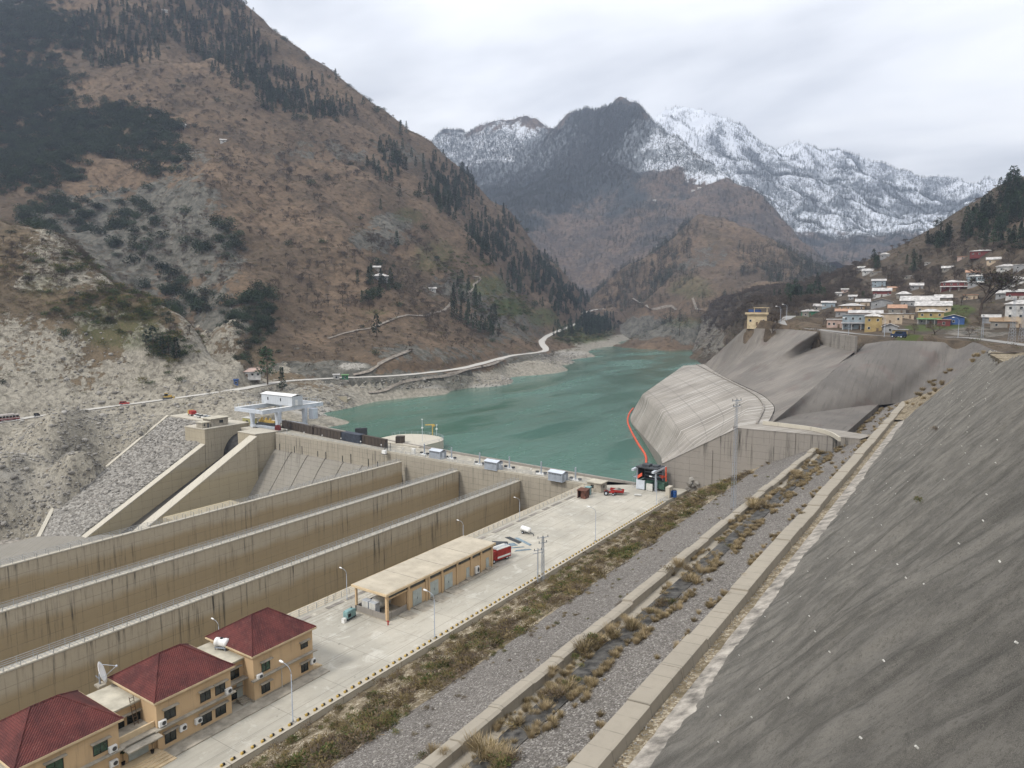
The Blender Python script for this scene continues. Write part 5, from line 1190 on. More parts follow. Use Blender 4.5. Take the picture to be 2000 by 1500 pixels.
b = MB(); b.add([(-1.1,-1.9,1.0),(1.1,-1.9,1.0),(1.1,1.7,.8),(-1.1,1.7,.8),(-1.2,-2.3,1.75),(1.2,-2.3,1.75),(1.2,1.8,1.45),(-1.2,1.8,1.45)],[(0,1,2,3),(0,4,5,1),(1,5,6,2),(2,6,7,3),(3,7,4,0)]); t_b = b.build('bed', M['red'], o); md = t_b.modifiers.new('t','SOLIDIFY'); md.thickness = .08
b = MB(); n = 14; b.add([(1.0*math.cos(2*math.pi*i/n),-.2+1.5*math.sin(2*math.pi*i/n),1.4) for i in range(n)]+[(.45*math.cos(2*math.pi*i/n),.1+.6*math.sin(2*math.pi*i/n),1.95) for i in range(n)]+[(0,.1,2.1)], [(i,(i+1)%n,n+(i+1)%n,n+i) for i in range(n)]+[(n+i,n+(i+1)%n,2*n) for i in range(n)]); b.build('load', M['bed'], o); b = MB(); b.bar((0,1.7,.75),(0,3.4,.6),.12); b.box(-.8,.8,-1.8,1.6,.6,.78); b.build('drawbar', M['charcoal'], o)
for x_ in (-.95,.95): wheel(o, x_, -.9, .45, .28)
o = empty('pallet', tuple(U(1246,968,0)), R(20), 'low pale pallet lying on the yard in front of the machinery', 'pallet'); b = MB(); [b.box(-1.,1.,-.8+i*.42,-.5+i*.42,.25,.32) for i in range(4)]; b.box(-1,-.85,-.8,.8,0,.25); b.box(.85,1,-.8,.8,0,.25); tag(b.build('boards', M['offwhite'], o), kind='stuff')
# blue drum hut
for i, (px, t) in enumerate(((1307,'left of a pair of blue plastic drums near the wall'),(1317,'right of a pair of blue plastic drums near the wall'))):
    o = empty('drum', tuple(U(px,971,0)), 0, 'tall blue drum, '+t, 'drum'); b = MB(); b.tube([(0,0,0),(0,0,.1),(0,0,.9),(0,0,.95),(0,0,1.9),(0,0,2.)], [.66,.7,.7,.74,.7,.62], 14); b.build('body', M['blue'], o); b = MB(); b.tube([(0,0,2.002),(0,0,2.12)], .5, 12); b.build('lid', M['charcoal'], o)
railing('railing', tuple(U(1286,984,0)), tuple(U(1304,975,0)), 'short pale railing at the far end of the kerb', None, 1.1, 1.2)
# trash rake machine on the crest
q = U(1268,955,0); o = empty('trash_rake', (q[0], q[1]+.5, 0), R(-4), 'dark green and grey trash raking machine standing by the streaked block', 'machine')
b = MB()
for x_ in (-3.2,3.0):
    for y_ in (-2.2,2.6): b.bar((x_,y_,0),(x_,y_,6.6),.45)
b.build('column', M['greysteel'], o)
b = MB(); b.box(-3.5,3.3,2.5,2.8,.6,6.4); b.box(-3.4,-3.1,-2.,2.49,2.6,6.2); b.build('shield', M['charcoal'], o)
for zz in (2.2,3.3,4.4,5.4): b = MB(); b.box(-3.0,2.8,2.2,2.49,zz,zz+.25); b.build('rib', M['greysteel'], o)
b = MB(); b.box(-3.6,3.4,-2.6,3.2,6.6,6.95); b.box(-2.,.2,-1.5,1.,6.951,7.6); b.box(1.,2.6,-.5,1.8,6.951,7.4); b.build('top_frame', M['charcoal'], o)
b = MB(); b.bar((-3.6,-4.6,6.2),(-3.6,3.4,6.5),.7,.6); b.build('runway_beam', M['lightsteel'], o); b = MB(); b.bar((3.2,-4.8,6.3),(3.2,3.4,6.5),.7,.6); b.build('runway_beam', M['lightsteel'], o)
b = MB(); b.box(-3.3,1.0,-2.3,2.1,.3,2.3); b.build('hopper', M['green'], o); b = MB(); b.box(2.0,5.2,-1.2,1.8,.7,2.6); b.build('engine_cover', M['green'], o)
b = MB(); b.box(-3.2,-.4,-2.9,-2.32,.2,2.9); b.build('control_cabinet', M['lightsteel'], o); b = MB(); b.box(.2,2.2,-2.9,-2.32,.1,2.2); b.build('cabinet', M['offwhite'], o)
b = MB(); b.add([(-2.7,-3.0,3.3),(-1.2,-3.0,4.4),(-1.2,-3.0,5.4),(-2.7,-3.0,4.3),(-2.7,-2.9,3.3),(-1.2,-2.9,4.4),(-1.2,-2.9,5.4),(-2.7,-2.9,4.3)],[(0,1,2,3),(7,6,5,4),(0,4,5,1),(1,5,6,2),(2,6,7,3),(3,7,4,0)]); b.build('orange_arm', M['orange'], o)
b = MB(); b.bar((4.6,1.6,1.),(4.4,1.6,7.),.35); b.bar((2.6,1.,4.2),(4.6,1.6,4.0),.3); b.box(3.2,3.9,.6,1.4,3.6,4.4); b.build('orange_arm', M['orange'], o); b = MB(); b.box(-4.6,-3.5,-2.2,1.,3.4,3.5); [b.bar((-4.6,-2.2+j*1.05,.02),(-4.6,-2.2+j*1.05,4.4),.08) for j in range(4)]; b.build('side_platform', M['greysteel'], o)
# rock pile and stub wall at the corner
o = wall_thing('stub_wall', MB().box(-74.6,-73.4,192,195,-.9,3.2), M['conc'], 'pale stub wall at the far end of the kerb beside the rocks')
ro = []
def rock_mesh(name, seed, mat=None):
    r2 = random.Random(seed); bm = bmesh.new(); bmesh.ops.create_icosphere(bm, subdivisions=2, radius=1.)
    ax = [Vector((r2.gauss(0,1),r2.gauss(0,1),r2.gauss(0,1))).normalized() for _ in range(7)]; cut = [r2.uniform(.55,.85) for _ in ax]
    for v in bm.verts:
        for a, c_ in zip(ax, cut):
            d = v.co.dot(a)
            if d > c_: v.co -= a*(d-c_)
        v.co *= 1+r2.uniform(-.04,.04)
    me = bpy.data.meshes.new(name); bm.to_mesh(me); bm.free(); me.materials.append(mat or M['stone']); return me
ROCK = [rock_mesh('stone', i) for i in range(4)]
for i, (px, py, z_, s_) in enumerate(((1347,945,2,.9),(1355,950,1.5,.7),(1340,935,3,.8),(1350,938,3,1.0),(1362,944,2.5,.6),(1344,955,1,.8))):
    o = link('boulder', ROCK[i % 4]); o.location = U(px, py, z_); o.scale = (s_*1.3, s_, s_); o.rotation_euler = (rr.random(), rr.random(), rr.random()*6); tag(o, 'grey boulder in the small pile behind the pale stub wall', 'boulder', 'boulders behind the stub wall')
# floating boom
P = [U(q[0], q[1], -2.9) for q in ((1237,797),(1229,808),(1226,823),(1233,842),(1246,866),(1258,884),(1262,894),(1262,905))]; L = smooth_line(np.array(P), 6); bo = empty('floating_boom', tuple(L[0]), 0, 'orange red floating boom curving round the streaked block on the lake', 'boom')
b = MB(); b.tube([p-L[0] for p in L], .3, 8); b.build('rope', M['orange'], bo)
d = np.r_[0, np.cumsum(np.linalg.norm(np.diff(L, axis=0), axis=1))]
fl = None
for s_ in np.arange(1, d[-1]-1.5, 3.4):
    a = np.array([np.interp(s_, d, L[:,i]) for i in range(3)])-L[0]; c_ = np.array([np.interp(s_+2.9, d, L[:,i]) for i in range(3)])-L[0]
    b = MB(); b.tube([a, a+(c_-a)*.12, a+(c_-a)*.88, c_], [.22,.45,.45,.22], 8); b.build('float', M['orange'], bo)
# ---------------------------------------------------------------- crest: gate cabins, hoist posts, stoplogs
def at_crest(px, py): return U(px, py, 0.)
cab = empty('gate_cabin'); b = MB(); b.box(-2.7,2.7,-1.7,1.7,.15,2.7)
b.build('wall', M['greysteel'], cab); b = MB(); b.side([(-1.9,2.7),(0,3.25),(1.9,2.7),(1.9,2.8),(0,3.36),(-1.9,2.8)], -2.9, 2.9); b.build('roof', M['lightsteel'], cab)
for i in range(8): b = MB(); b.box(-2.4+i*.62,-2.05+i*.62,-1.73,-1.702,2.1,2.45); b.build('vent', M['charcoal'], cab)
b = MB(); b.box(2.702,2.74,-.5,.5,.2,2.2); b.build('door', M['lightsteel'], cab); b = MB(); b.box(-2.8,2.8,-1.8,1.8,0,.15); b.build('base', M['slab'], cab)
M['cabgrey'] = plain('cabin cladding grey', (.36,.40,.45), .5, .08, 1.); cab.children[0].data.materials[0] = M['cabgrey']
cabs = [(855,894,'first of three on the crest, beside the round headed platform'),(964,916,'second of three on the dam crest'),(1090,938,'last of three on the crest, nearest the yard hut')]
for i, (px, py, t) in enumerate(cabs):
    o = cab if i == 0 else copy_tree(cab); o.location = at_crest(px, py); o.rotation_euler = (0,0,R(-4)); tag(o, 'grey clad cabin, '+t, 'cabin', 'gate cabins on the dam crest')
hp_ = empty('hoist_post'); b = MB(); b.tube([(0,0,0),(0,0,.4),(0,0,.41),(0,0,4.2)], [.5,.5,.28,.25], 10); b.build('cylinder', M['greysteel'], hp_); b = MB(); b.box(-1.6,1.6,-.8,.8,0,.35); b.build('base', M['white'], hp_)
for s_ in (-1,1): b = MB(); b.box(s_*1.6-.45,s_*1.6+.45,-.4,.4,.352,.9); b.build('pump', M['charcoal'], hp_)
for i, (px, py, t) in enumerate(((829,888,'left of the first cabin'),(882,896,'right of the first cabin'),(937,907,'left of the middle cabin'),(995,915,'right of the middle cabin'),(1057,926,'left of the last cabin'),(1124,938,'right of the last cabin'))):
    o = hp_ if i == 0 else copy_tree(hp_); o.location = at_crest(px, py); o.rotation_euler = (0,0,R(-4)); tag(o, 'grey upright hoist cylinder on a white base, '+t, 'hoist', 'hoist cylinders on the dam crest')
o = empty('equipment_box', tuple(at_crest(808,886)), 0, 'white equipment box on the crest between the stoplogs and the first cabin', 'box'); b = MB(); b.box(-.6,.6,-.5,.5,0,1.9); b.build('casing', M['white'], o); b = MB(); b.box(-.5,.5,-.53,-.502,.2,1.7); b.build('door', M['offwhite'], o)
o = empty('crest_lamp_box', tuple(U(752,884,0)), 0, 'white box fixed outside the crest railing near the end of the stoplogs', 'box'); b = MB(); b.box(-.9,.9,-.9,0,-.3,.9); b.build('casing', M['white'], o); b = MB(); b.box(-1.2,1.2,-1.1,.3,-.5,-.302); b.build('bracket', M['charcoal'], o)
# stoplogs: big ribbed brown panels standing in a row
g = G('brown weathered steel', .8, .3, 0.); x, y, z = g.xyz(); c = g.mix(g.noise(.5, 5, .65), (.075, .058, .045), (.03, .024, .02)); c = g.mix(g.mul(g.clamp(g.noise(1., 4, .6, v=g.map((2., 2., .1))), .5, .7), .5), c, (.15, .12, .095)); g.col(c); M['brownsteel'] = g.m
M['bluesteel'] = plain('dark blue grey steel', (.055, .065, .085), .6, .25, .8)
def stoplog(px0, py0, px1, py1, h, mat, label, ribs, th=1.4, z=.05):
    a = U(px0, py0, z); c_ = U(px1, py1, z); d = c_-a; L_ = np.linalg.norm(d[:2]); o = empty('stoplog', tuple(a), math.atan2(d[1], d[0]), label, 'stoplog', 'gate panels stacked on the dam crest')
    b = MB(); b.box(0, L_, .15, th, 0, h); b.build('plate', mat, o)
    n_ = max(3, int(L_/ribs))
    for i in range(n_+1): b = MB(); xx = L_*i/n_; b.box(xx-.09, xx+.09, .0, .149, 0, h); b.build('rib', mat, o)
    b = MB(); b.box(-.05, L_+.05, .05, th+.1, h+.002, h+.12); b.build('top_flange', mat, o); return o
stoplog(551,836,610,849,3.4,M['brownsteel'],'brown ribbed gate panel, first in the row next to the gantry crane leg',2.2)
stoplog(613,849,665,860,3.4,M['brownsteel'],'brown ribbed gate panel, second in the row from the gantry crane',2.2)
stoplog(667,860,702,867,3.4,M['bluesteel'],'dark blue grey ribbed gate panel between brown ones in the row',.9,3.)
stoplog(705,866,752,876,3.4,M['brownsteel'],'dark brown ribbed gate panel at the far right end of the row',2.2)
stoplog(500,836,545,838,2.2,M['charcoal'],'dark panel lying under the gantry crane beams',3.)
stoplog(556,831,662,849,1.4,M['brownsteel'],'long low brown panel lying behind the row of standing gate panels',3.,1.2)
stoplog(694,852,717,851,3.2,M['charcoal'],'dark ribbed gate panel standing behind the blue grey one',1.)
stoplog(773,868,789,868,3.,M['brownsteel'],'separate brown ribbed gate panel standing on the round headed platform',1.,3.)
o = empty('panel_frame', tuple(U(757,880,0)), 0, 'thin dark steel frame at the right end of the row of gate panels', 'frame'); b = MB(); [b.bar((x_,y_,0),(x_,y_,3.),.14) for x_ in (-.8,.8) for y_ in (-.8,.8)]; b.build('post', M['charcoal'], o); b = MB(); [b.bar((-.8,-.8,z_),(.8,-.8,z_),.12) for z_ in (.8,1.6,2.4,3.)]; b.build('crossbar', M['charcoal'], o)
# crest marker lights
cl = empty('marker_light'); b = MB(); b.tube([(0,0,0),(0,0,1.7)], .05, 6); b.build('post', M['greysteel'], cl); b = MB(); b.box(-.15,.15,-.15,.15,1.7,2.1); b.build('lamp', M['white'], cl)
for i in range(13):
    t = i/12.; o = cl if i == 0 else copy_tree(cl); X = -250+t*140; o.location = (X, np.interp(-X, [99.6,126,152,181,217,257],[193,193.1,193.6,195.4,197,198.4])+.7, .3); tag(o, 'small white lamp on a short post along the downstream edge of the crest', 'lamp', 'marker lamps along the crest')
# round headed platform
b = MB(); ce = np.array([-190., 212.]); arc = [(-209,208.),(-209,221.)]+[(-196+13*math.cos(t), 221+10*math.sin(t)) for t in np.linspace(math.pi*.95, 0, 14)]+[(-183,208.5)]
b.prism(arc[::-1], -16, .45); wall_thing('intake_platform', b, M['conc'], 'round headed concrete platform jutting into the lake with a yellow jib crane', 'platform')
po = empty('railing', (0,0,.45), 0, 'thin grey railing around the round headed platform', 'railing'); b = MB(); rl = MB()
A = np.array(arc[1:]); 
for p, q in zip(A[:-1], A[1:]):
    b.bar((p[0],p[1],0),(p[0],p[1],1.2),.09); rl.bar((p[0],p[1],1.15),(q[0],q[1],1.15),.07); rl.bar((p[0],p[1],.6),(q[0],q[1],.6),.06)
tag(b.build('post', M['greysteel'], po), kind='stuff'); tag(rl.build('rail', M['greysteel'], po), kind='stuff')
q = U(845,850,.45); o = empty('jib_crane', tuple(q), R(10), 'yellow jib crane standing on the round headed platform', 'crane'); b = MB(); b.tube([(0,0,0),(0,0,4.6)], .22, 8); b.build('mast', M['yellow'], o); b = MB(); b.bar((.9,0,4.7),(-3.6,0,4.2),.3,.4); b.build('jib', M['yellow'], o); b = MB(); b.box(-.1,1.1,-.4,.4,3.9,4.5); b.build('winch', M['yellow'], o)
for i, (px, py, h, t) in enumerate(((825,862,9.,'tall thin lighting mast on the round headed platform'),(853,851,4.5,'short pole with white box beside the yellow jib crane'))):
    o = empty('light_mast', tuple(U(px,py,.45)), 0, t, 'mast'); b = MB(); b.tube([(0,0,0),(0,0,h)], .09, 6); b.build('pole', M['lightsteel'], o); b = MB(); b.box(-.3,.3,-.3,.3,h*.6,h*.6+.5); b.box(-.3,.3,-.2,.2,h,h+.25); b.build('lamp', M['white'], o)
# ---------------------------------------------------------------- gantry crane
gc = empty('gantry_crane', (-269.5, 210, 0), 0, 'grey gantry crane with a white machine house straddling the crest at the left abutment', 'gantry crane')
X0, X1, Y0, Y1, ZT = -9, 9, -7.5, 7.5, 8.6
for x_ in (X0, X1):
    for y_ in (Y0, Y1): b = MB(); b.add([(x_-.7,y_-.5,0),(x_+.7,y_-.5,0),(x_+.7,y_+.5,0),(x_-.7,y_+.5,0),(x_-1.2,y_-.7,ZT),(x_+1.2,y_-.7,ZT),(x_+1.2,y_+.7,ZT),(x_-1.2,y_+.7,ZT)],[(0,3,2,1),(4,5,6,7),(0,1,5,4),(1,2,6,5),(2,3,7,6),(3,0,4,7)]); b.build('leg', M['lightsteel'], gc)
for y_ in (Y0, Y1): b = MB(); b.box(X0-1.2,X1+1.2,y_-.55,y_+.55,.5,1.6); b.build('sill_beam', M['lightsteel'], gc)
for x_ in (X0, X1):
    b = MB(); b.box(x_-.9,x_+.9,-16.,18.,ZT+.002,ZT+1.7); gd = b.build('main_girder', M['lightsteel'], gc); b = MB(); b.box(x_-1.,x_+1.,-16.1,18.1,ZT+1.702,ZT+1.8); b.build('top_plate', M['white'], gd)
for y_ in (-15.4, 17.4): b = MB(); b.box(X0+.902,X1-.902,y_-.6,y_+.6,ZT+.1,ZT+1.6); b.build('end_beam', M['lightsteel'], gc)
b = MB(); b.box(X0-2.2,X1+1.5,-.5,5.5,ZT+1.82,ZT+6.2); ho = b.build('machine_house', M['white'], gc); b = MB(); b.side([(-.9,ZT+6.2),(2.5,ZT+6.9),(5.9,ZT+6.2),(5.9,ZT+6.32),(2.5,ZT+7.05),(-.9,ZT+6.32)], X0-2.5, X1+1.8); b.build('roof', M['white'], ho)
M['lapped'] = concrete('pale grey cladding', (.52,.55,.58), (.47,.5,.53), 60, None, 0, .05, 1.2, 50., .35); ho.data.materials[0] = M['lapped']
for x_ in (-6.5, 2.5): b = MB(); b.box(x_-.35,x_+.35,-.54,-.502,ZT+3.6,ZT+5.); b.build('window', M['glass'], ho)
b = MB(); b.box(X1+1.502,X1+1.55,1.2,2.6,ZT+2,ZT+4.6); b.build('door', M['white'], ho)
b = MB(); b.box(X1+1.2,X1+4.,9.,12.,3.6,8.4); b.build('operator_cab', M['lightsteel'], gc); b = MB(); [b.bar((X1+.9,8+j*.0-.4*s_,0),(X1+.9,8-.4*s_,8.5),.1) for j in (0,) for s_ in (-1,1)]; [b.bar((X1+.9,7.6,z_),(X1+.9,8.4,z_),.06) for z_ in np.arange(.5,8.5,.6)]; b.build('stair_ladder', M['lightsteel'], gc)
b = MB(); b.tube([(X1+.8,Y0-1.2,1.4),(X1+.8,Y0-.2,1.4)], 1.6, 18); b.build('cable_reel', M['darkred'], gc)
rlg = MB(); [rlg.bar((X0-.8,-15.8+j*1.9,ZT+1.8),(X0-.8,-15.8+j*1.9,ZT+3.),.08) for j in range(9)]; rlg.bar((X0-.8,-15.8,ZT+3.),(X0-.8,-.8,ZT+3.),.08); [rlg.bar((X0-2+j*2.,17.9,ZT+1.8),(X0-2+j*2.,17.9,ZT+3.),.08) for j in range(10)]; rlg.bar((X0-2,17.9,ZT+3.),(X1,17.9,ZT+3.),.08); tag(rlg.build('handrail', M['lightsteel'], gc), kind='stuff')
o = empty('lifting_beam', (-276, 207, 0), R(0), 'yellow lifting beam resting under the gantry crane', 'beam'); b = MB(); b.box(-3,8,-.6,.6,2.1,3.2); b.build('beam', M['yellow'], o); [MB().tube([(x_,0,3.2),(x_,0,4.2)], [.6,.5], 8).build('lug', M['yellow'], o) for x_ in (-1.5,1.5,4.5)]; b = MB(); b.box(-3.3,8.3,-.9,.9,0,2.08); b.build('trestle', M['charcoal'], o)
o = empty('yellow_cabin', (-287.4, 207.5, -.02), 0, 'dull yellow cabin behind the abutment beside the gantry crane', 'cabin'); b = MB(); b.box(-3.4,3.4,-1.5,1.5,0,3.); b.build('wall', plain('dull yellow paint', (.40,.37,.16), .7, .2), o); b = MB(); b.box(-3.6,3.6,-1.7,1.7,3.002,3.2); b.build('roof', M['offwhite'], o); b = MB(); b.box(-1.,1.,-1.54,-1.502,.8,2.); b.build('window', M['glass'], o)
# abutment huts
o = empty('abutment_hut', (-288.6, 190.6, 1.81), R(90), 'grey flat roofed hut on the square abutment at the top of the stone slope', 'hut'); b = MB(); b.box(-4.2,4.2,-3.,3.4,0,3.3); b.build('wall', M['slab'], o); b = MB(); b.box(-4.8,4.8,-3.5,3.9,3.302,3.65); b.build('roof', M['flatroof'], o); b = MB(); b.box(-.3,1.6,-3.04,-3.002,1.2,2.5); b.build('window', M['glass'], o)
o = empty('stair_hut', (-287.4, 183.6, 1.81), R(90), 'smaller lower grey hut at the outer corner of the abutment', 'hut'); b = MB(); b.box(-2.,1.6,-2.2,2.2,-.3,2.3); b.build('wall', M['slab'], o); b = MB(); b.box(-2.4,1.7,-2.6,2.6,2.302,2.6); b.build('roof', M['flatroof'], o); b = MB(); b.box(-1.2,-.6,-2.24,-2.202,.9,1.8); b.build('window', M['glass'], o); b = MB(); b.box(.4,1.2,-2.24,-2.202,.0,2.0); b.build('door', M['charcoal'], o)
# ================================================================ VEGETATION
def leafmat(name, c, var=.5, trans=False):
    g = G(name, .85, .12); r = g.rand(); d = tuple(q*(1-var) for q in c); l = tuple(q*(1+var) for q in c)
    k_ = g.mix(r, d, l); k_ = g.mix(g.mul(g.clamp(g.noise(1.3, 3, .6), .35, .7), .5), k_, tuple(q*.5 for q in c)); g.col(k_); return g.m
M['pine'] = leafmat('pine needles', (.036, .058, .034)); M['pinelt'] = leafmat('light pine needles', (.045, .075, .038)); M['oak'] = leafmat('dark evergreen leaves', (.034, .05, .028))
M['bare'] = leafmat('bare twigs', (.11, .088, .07), .35); M['bark'] = leafmat('bark', (.075, .058, .045), .3); M['scrub'] = leafmat('dry brown scrub', (.135, .1, .063), .4); M['olive'] = leafmat('olive shrub leaves', (.16, .125, .056), .4)
M['straw'] = leafmat('straw coloured grass', (.36, .283, .17), .3); M['budding'] = leafmat('budding leaves', (.07, .085, .03), .3); M['greenbush'] = leafmat('fresh green bush leaves', (.075, .1, .03), .4)
def mesh_of(mb, name, mats):
    me = bpy.data.meshes.new(name); me.from_pydata(mb.v, [], mb.f)
    for m in mats: me.materials.append(m)
    if len(mats) > 1: me.polygons.foreach_set('material_index', mb.m)
    me.update(); return me
def card(mb, c, d, w_, rg, mi=0):
    d = Vector(d); n = Vector((rg.gauss(0,1), rg.gauss(0,1), rg.gauss(0,1))).normalized(); a = d.cross(n)
    if a.length < 1e-4: return
    a = a.normalized()*w_; c = Vector(c); mb.add([c-a*.6, c+d*.5-a, c+d, c+d*.5+a], [(0,1,2,3)], mi)
def pine_meshes(seed, n=420, h=1., rad=.17, base=.14, power=.8, mat='pine'):
    rg = random.Random(seed); tr = MB(); tr.tube([(0,0,-.05),(0,0,.5),(0,0,.96)], [.018,.012,.003], 5); cr = MB()
    lv = 15; lobes = [[(rg.uniform(0,6.28), rg.uniform(.6,1.15)) for _ in range(6)] for _ in range(lv)]
    for i in range(n):
        t = rg.random()**1.15; L = int(t*lv*.999); z = base+(1-base)*t; az, f = rg.choice(lobes[L]); az += rg.gauss(0,.3)
        R_ = rad*f*(1-t)**power*(1.0 if t > .08 else .7)+.006; r_ = R_*rg.random()**.55; o = Vector((math.cos(az), math.sin(az), 0))
        card(cr, o*r_+Vector((0,0,z-r_*.28)), (o*.75+Vector((rg.gauss(0,.3),rg.gauss(0,.3),.32)))*.062, .022, rg)
    return mesh_of(tr, 'trunk', [M['bark']]), mesh_of(cr, 'crown', [M[mat]])
def round_meshes(seed, n=420, mat='oak', flat=.85, trunk=.12, size=.5):
    rg = random.Random(seed); tr = MB(); tr.tube([(0,0,-.05),(0,0,.35)], [.04,.02], 5); cr = MB()
    cl = [Vector((rg.gauss(0,.2), rg.gauss(0,.2), trunk+.32+rg.gauss(0,.17))) for _ in range(9)]
    for i in range(n):
        c_ = rg.choice(cl); d = Vector((rg.gauss(0,1), rg.gauss(0,1), rg.gauss(0,1)*flat)).normalized(); r_ = .23*rg.uniform(.75,1.05); p = c_+d*r_
        if p.z < .03: p.z = .03+rg.random()*.05
        card(cr, p, (d*.5+Vector((rg.gauss(0,.5),rg.gauss(0,.5),rg.gauss(0,.5))))*.09, .035, rg)
    return mesh_of(tr, 'trunk', [M['bark']]), mesh_of(cr, 'crown', [M[mat]])
def bare_meshes(seed, leaf=None, depth=4, twigs=True):
    rg = random.Random(seed); tr = MB(); cr = MB()
    def grow(p, d, L, r_, k_):
        q = p+d*L; b = tr if k_ < 2 else cr; b.tube([p, (p+q)/2+Vector((rg.gauss(0,.03),rg.gauss(0,.03),0))*L, q], [r_, r_*.8, r_*.62], 4 if k_ < 2 else 3, 0, False)
        if k_ >= depth:
            for _ in range(5): card(cr, q, (d+Vector((rg.gauss(0,.6),rg.gauss(0,.6),rg.gauss(0,.5))))*L*.9, .006, rg, 0)
            if leaf:
                for _ in range(1): card(cr, q+Vector((rg.gauss(0,.05),rg.gauss(0,.05),rg.gauss(0,.04))), Vector((rg.gauss(0,1),rg.gauss(0,1),rg.gauss(0,1))).normalized()*.022, .008, rg, 1)
            return
        for _ in range(3 if k_ else 4):
            dd = (d+Vector((rg.gauss(0,.55),rg.gauss(0,.55),rg.gauss(.12,.3)))).normalized(); grow(q, dd, L*rg.uniform(.62,.82), r_*.6, k_+1)
    grow(Vector((0,0,-.03)), Vector((rg.gauss(0,.06),rg.gauss(0,.06),1)).normalized(), .26, .028, 0)
    return mesh_of(tr, 'trunk', [M['bark']]), mesh_of(cr, 'crown', [M['bare'] if not leaf else M['bark'], M[leaf or 'bare']])
def tuft_mesh(seed, n, mats, spread=.5, up=1., blade=.02, ht=1.):
    rg = random.Random(seed); b = MB()
    for i in range(n):
        a = rg.uniform(0,6.28); r_ = spread*rg.random()**.6; o = Vector((math.cos(a), math.sin(a), 0)); p = o*r_*.55
        d = (o*rg.uniform(.1,.9)*spread+Vector((rg.gauss(0,.12),rg.gauss(0,.12),up*rg.uniform(.5,1.))))*ht
        s_ = Vector((-o.y, o.x, rg.gauss(0,.3))).normalized()*blade; m_ = p+d*.6; q = p+d+Vector((0,0,-.12*rg.random()))*up
        b.add([p-s_, p+s_, m_+s_*.8, q, m_-s_*.8], [(0,1,2,4),(4,2,3)], rg.randrange(len(mats)))
    return mesh_of(b, 'tuft', [M[m_] for m_ in mats])
def bush_mesh(seed, n, mats):
    rg = random.Random(seed); b = MB(); cl = [Vector((rg.gauss(0,.24), rg.gauss(0,.24), .22+rg.random()*.28)) for _ in range(7)]
    for i in range(n):
        c_ = rg.choice(cl); d = Vector((rg.gauss(0,1), rg.gauss(0,1), rg.gauss(.25,.8))).normalized(); p = c_+d*.26*rg.random()**.4
        if p.z < 0: p.z = rg.random()*.1
        card(b, p, (d+Vector((rg.gauss(0,.4),rg.gauss(0,.4),.5)))*.13, .024, rg, rg.randrange(len(mats)))
    return mesh_of(b, 'bush', [M[m_] for m_ in mats])
PINE = [pine_meshes(1), pine_meshes(2, 380, 1, .2, .2, .7), pine_meshes(3, 400, 1, .15, .1, .9), pine_meshes(4, 330, 1, .22, .32, .55, 'pinelt')]
OAK = [round_meshes(11), round_meshes(12), round_meshes(13, 380)]
BARE = [bare_meshes(21), bare_meshes(22), bare_meshes(23)]
BUSH = [bush_mesh(31, 260, ['olive','olive','scrub']), bush_mesh(32, 240, ['olive','scrub']), bush_mesh(33, 260, ['olive','greenbush']), bush_mesh(34, 230, ['scrub','scrub','bare'])]
TUFT = [tuft_mesh(41, 230, ['straw','straw','olive'], .55, .95, .012), tuft_mesh(42, 210, ['straw'], .5, 1., .012), tuft_mesh(43, 230, ['straw','olive','scrub'], .6, .8, .014)]
SCRUB = [bush_mesh(35, 90, ['scrub']), bush_mesh(36, 90, ['bare','scrub']), bush_mesh(37, 90, ['scrub','greenbush'])]
def merged(tc):
    a, b = tc; m1 = MB()
    me = bpy.data.meshes.new('tree'); bm = bmesh.new(); bm.from_mesh(a); n0 = len(bm.faces); bm.from_mesh(b); bm.faces.ensure_lookup_table()
    ma = list(a.materials); mb_ = list(b.materials)
    for i, f in enumerate(bm.faces):
        if i >= n0: f.material_index += len(ma)
    bm.to_mesh(me); bm.free()
    for m in ma+mb_: me.materials.append(m)
    return me
_vc = {}
def variant_objects(key, meshes):
    if key not in _vc: _vc[key] = [bpy.data.objects.new(key, m) for m in meshes]
    return _vc[key]
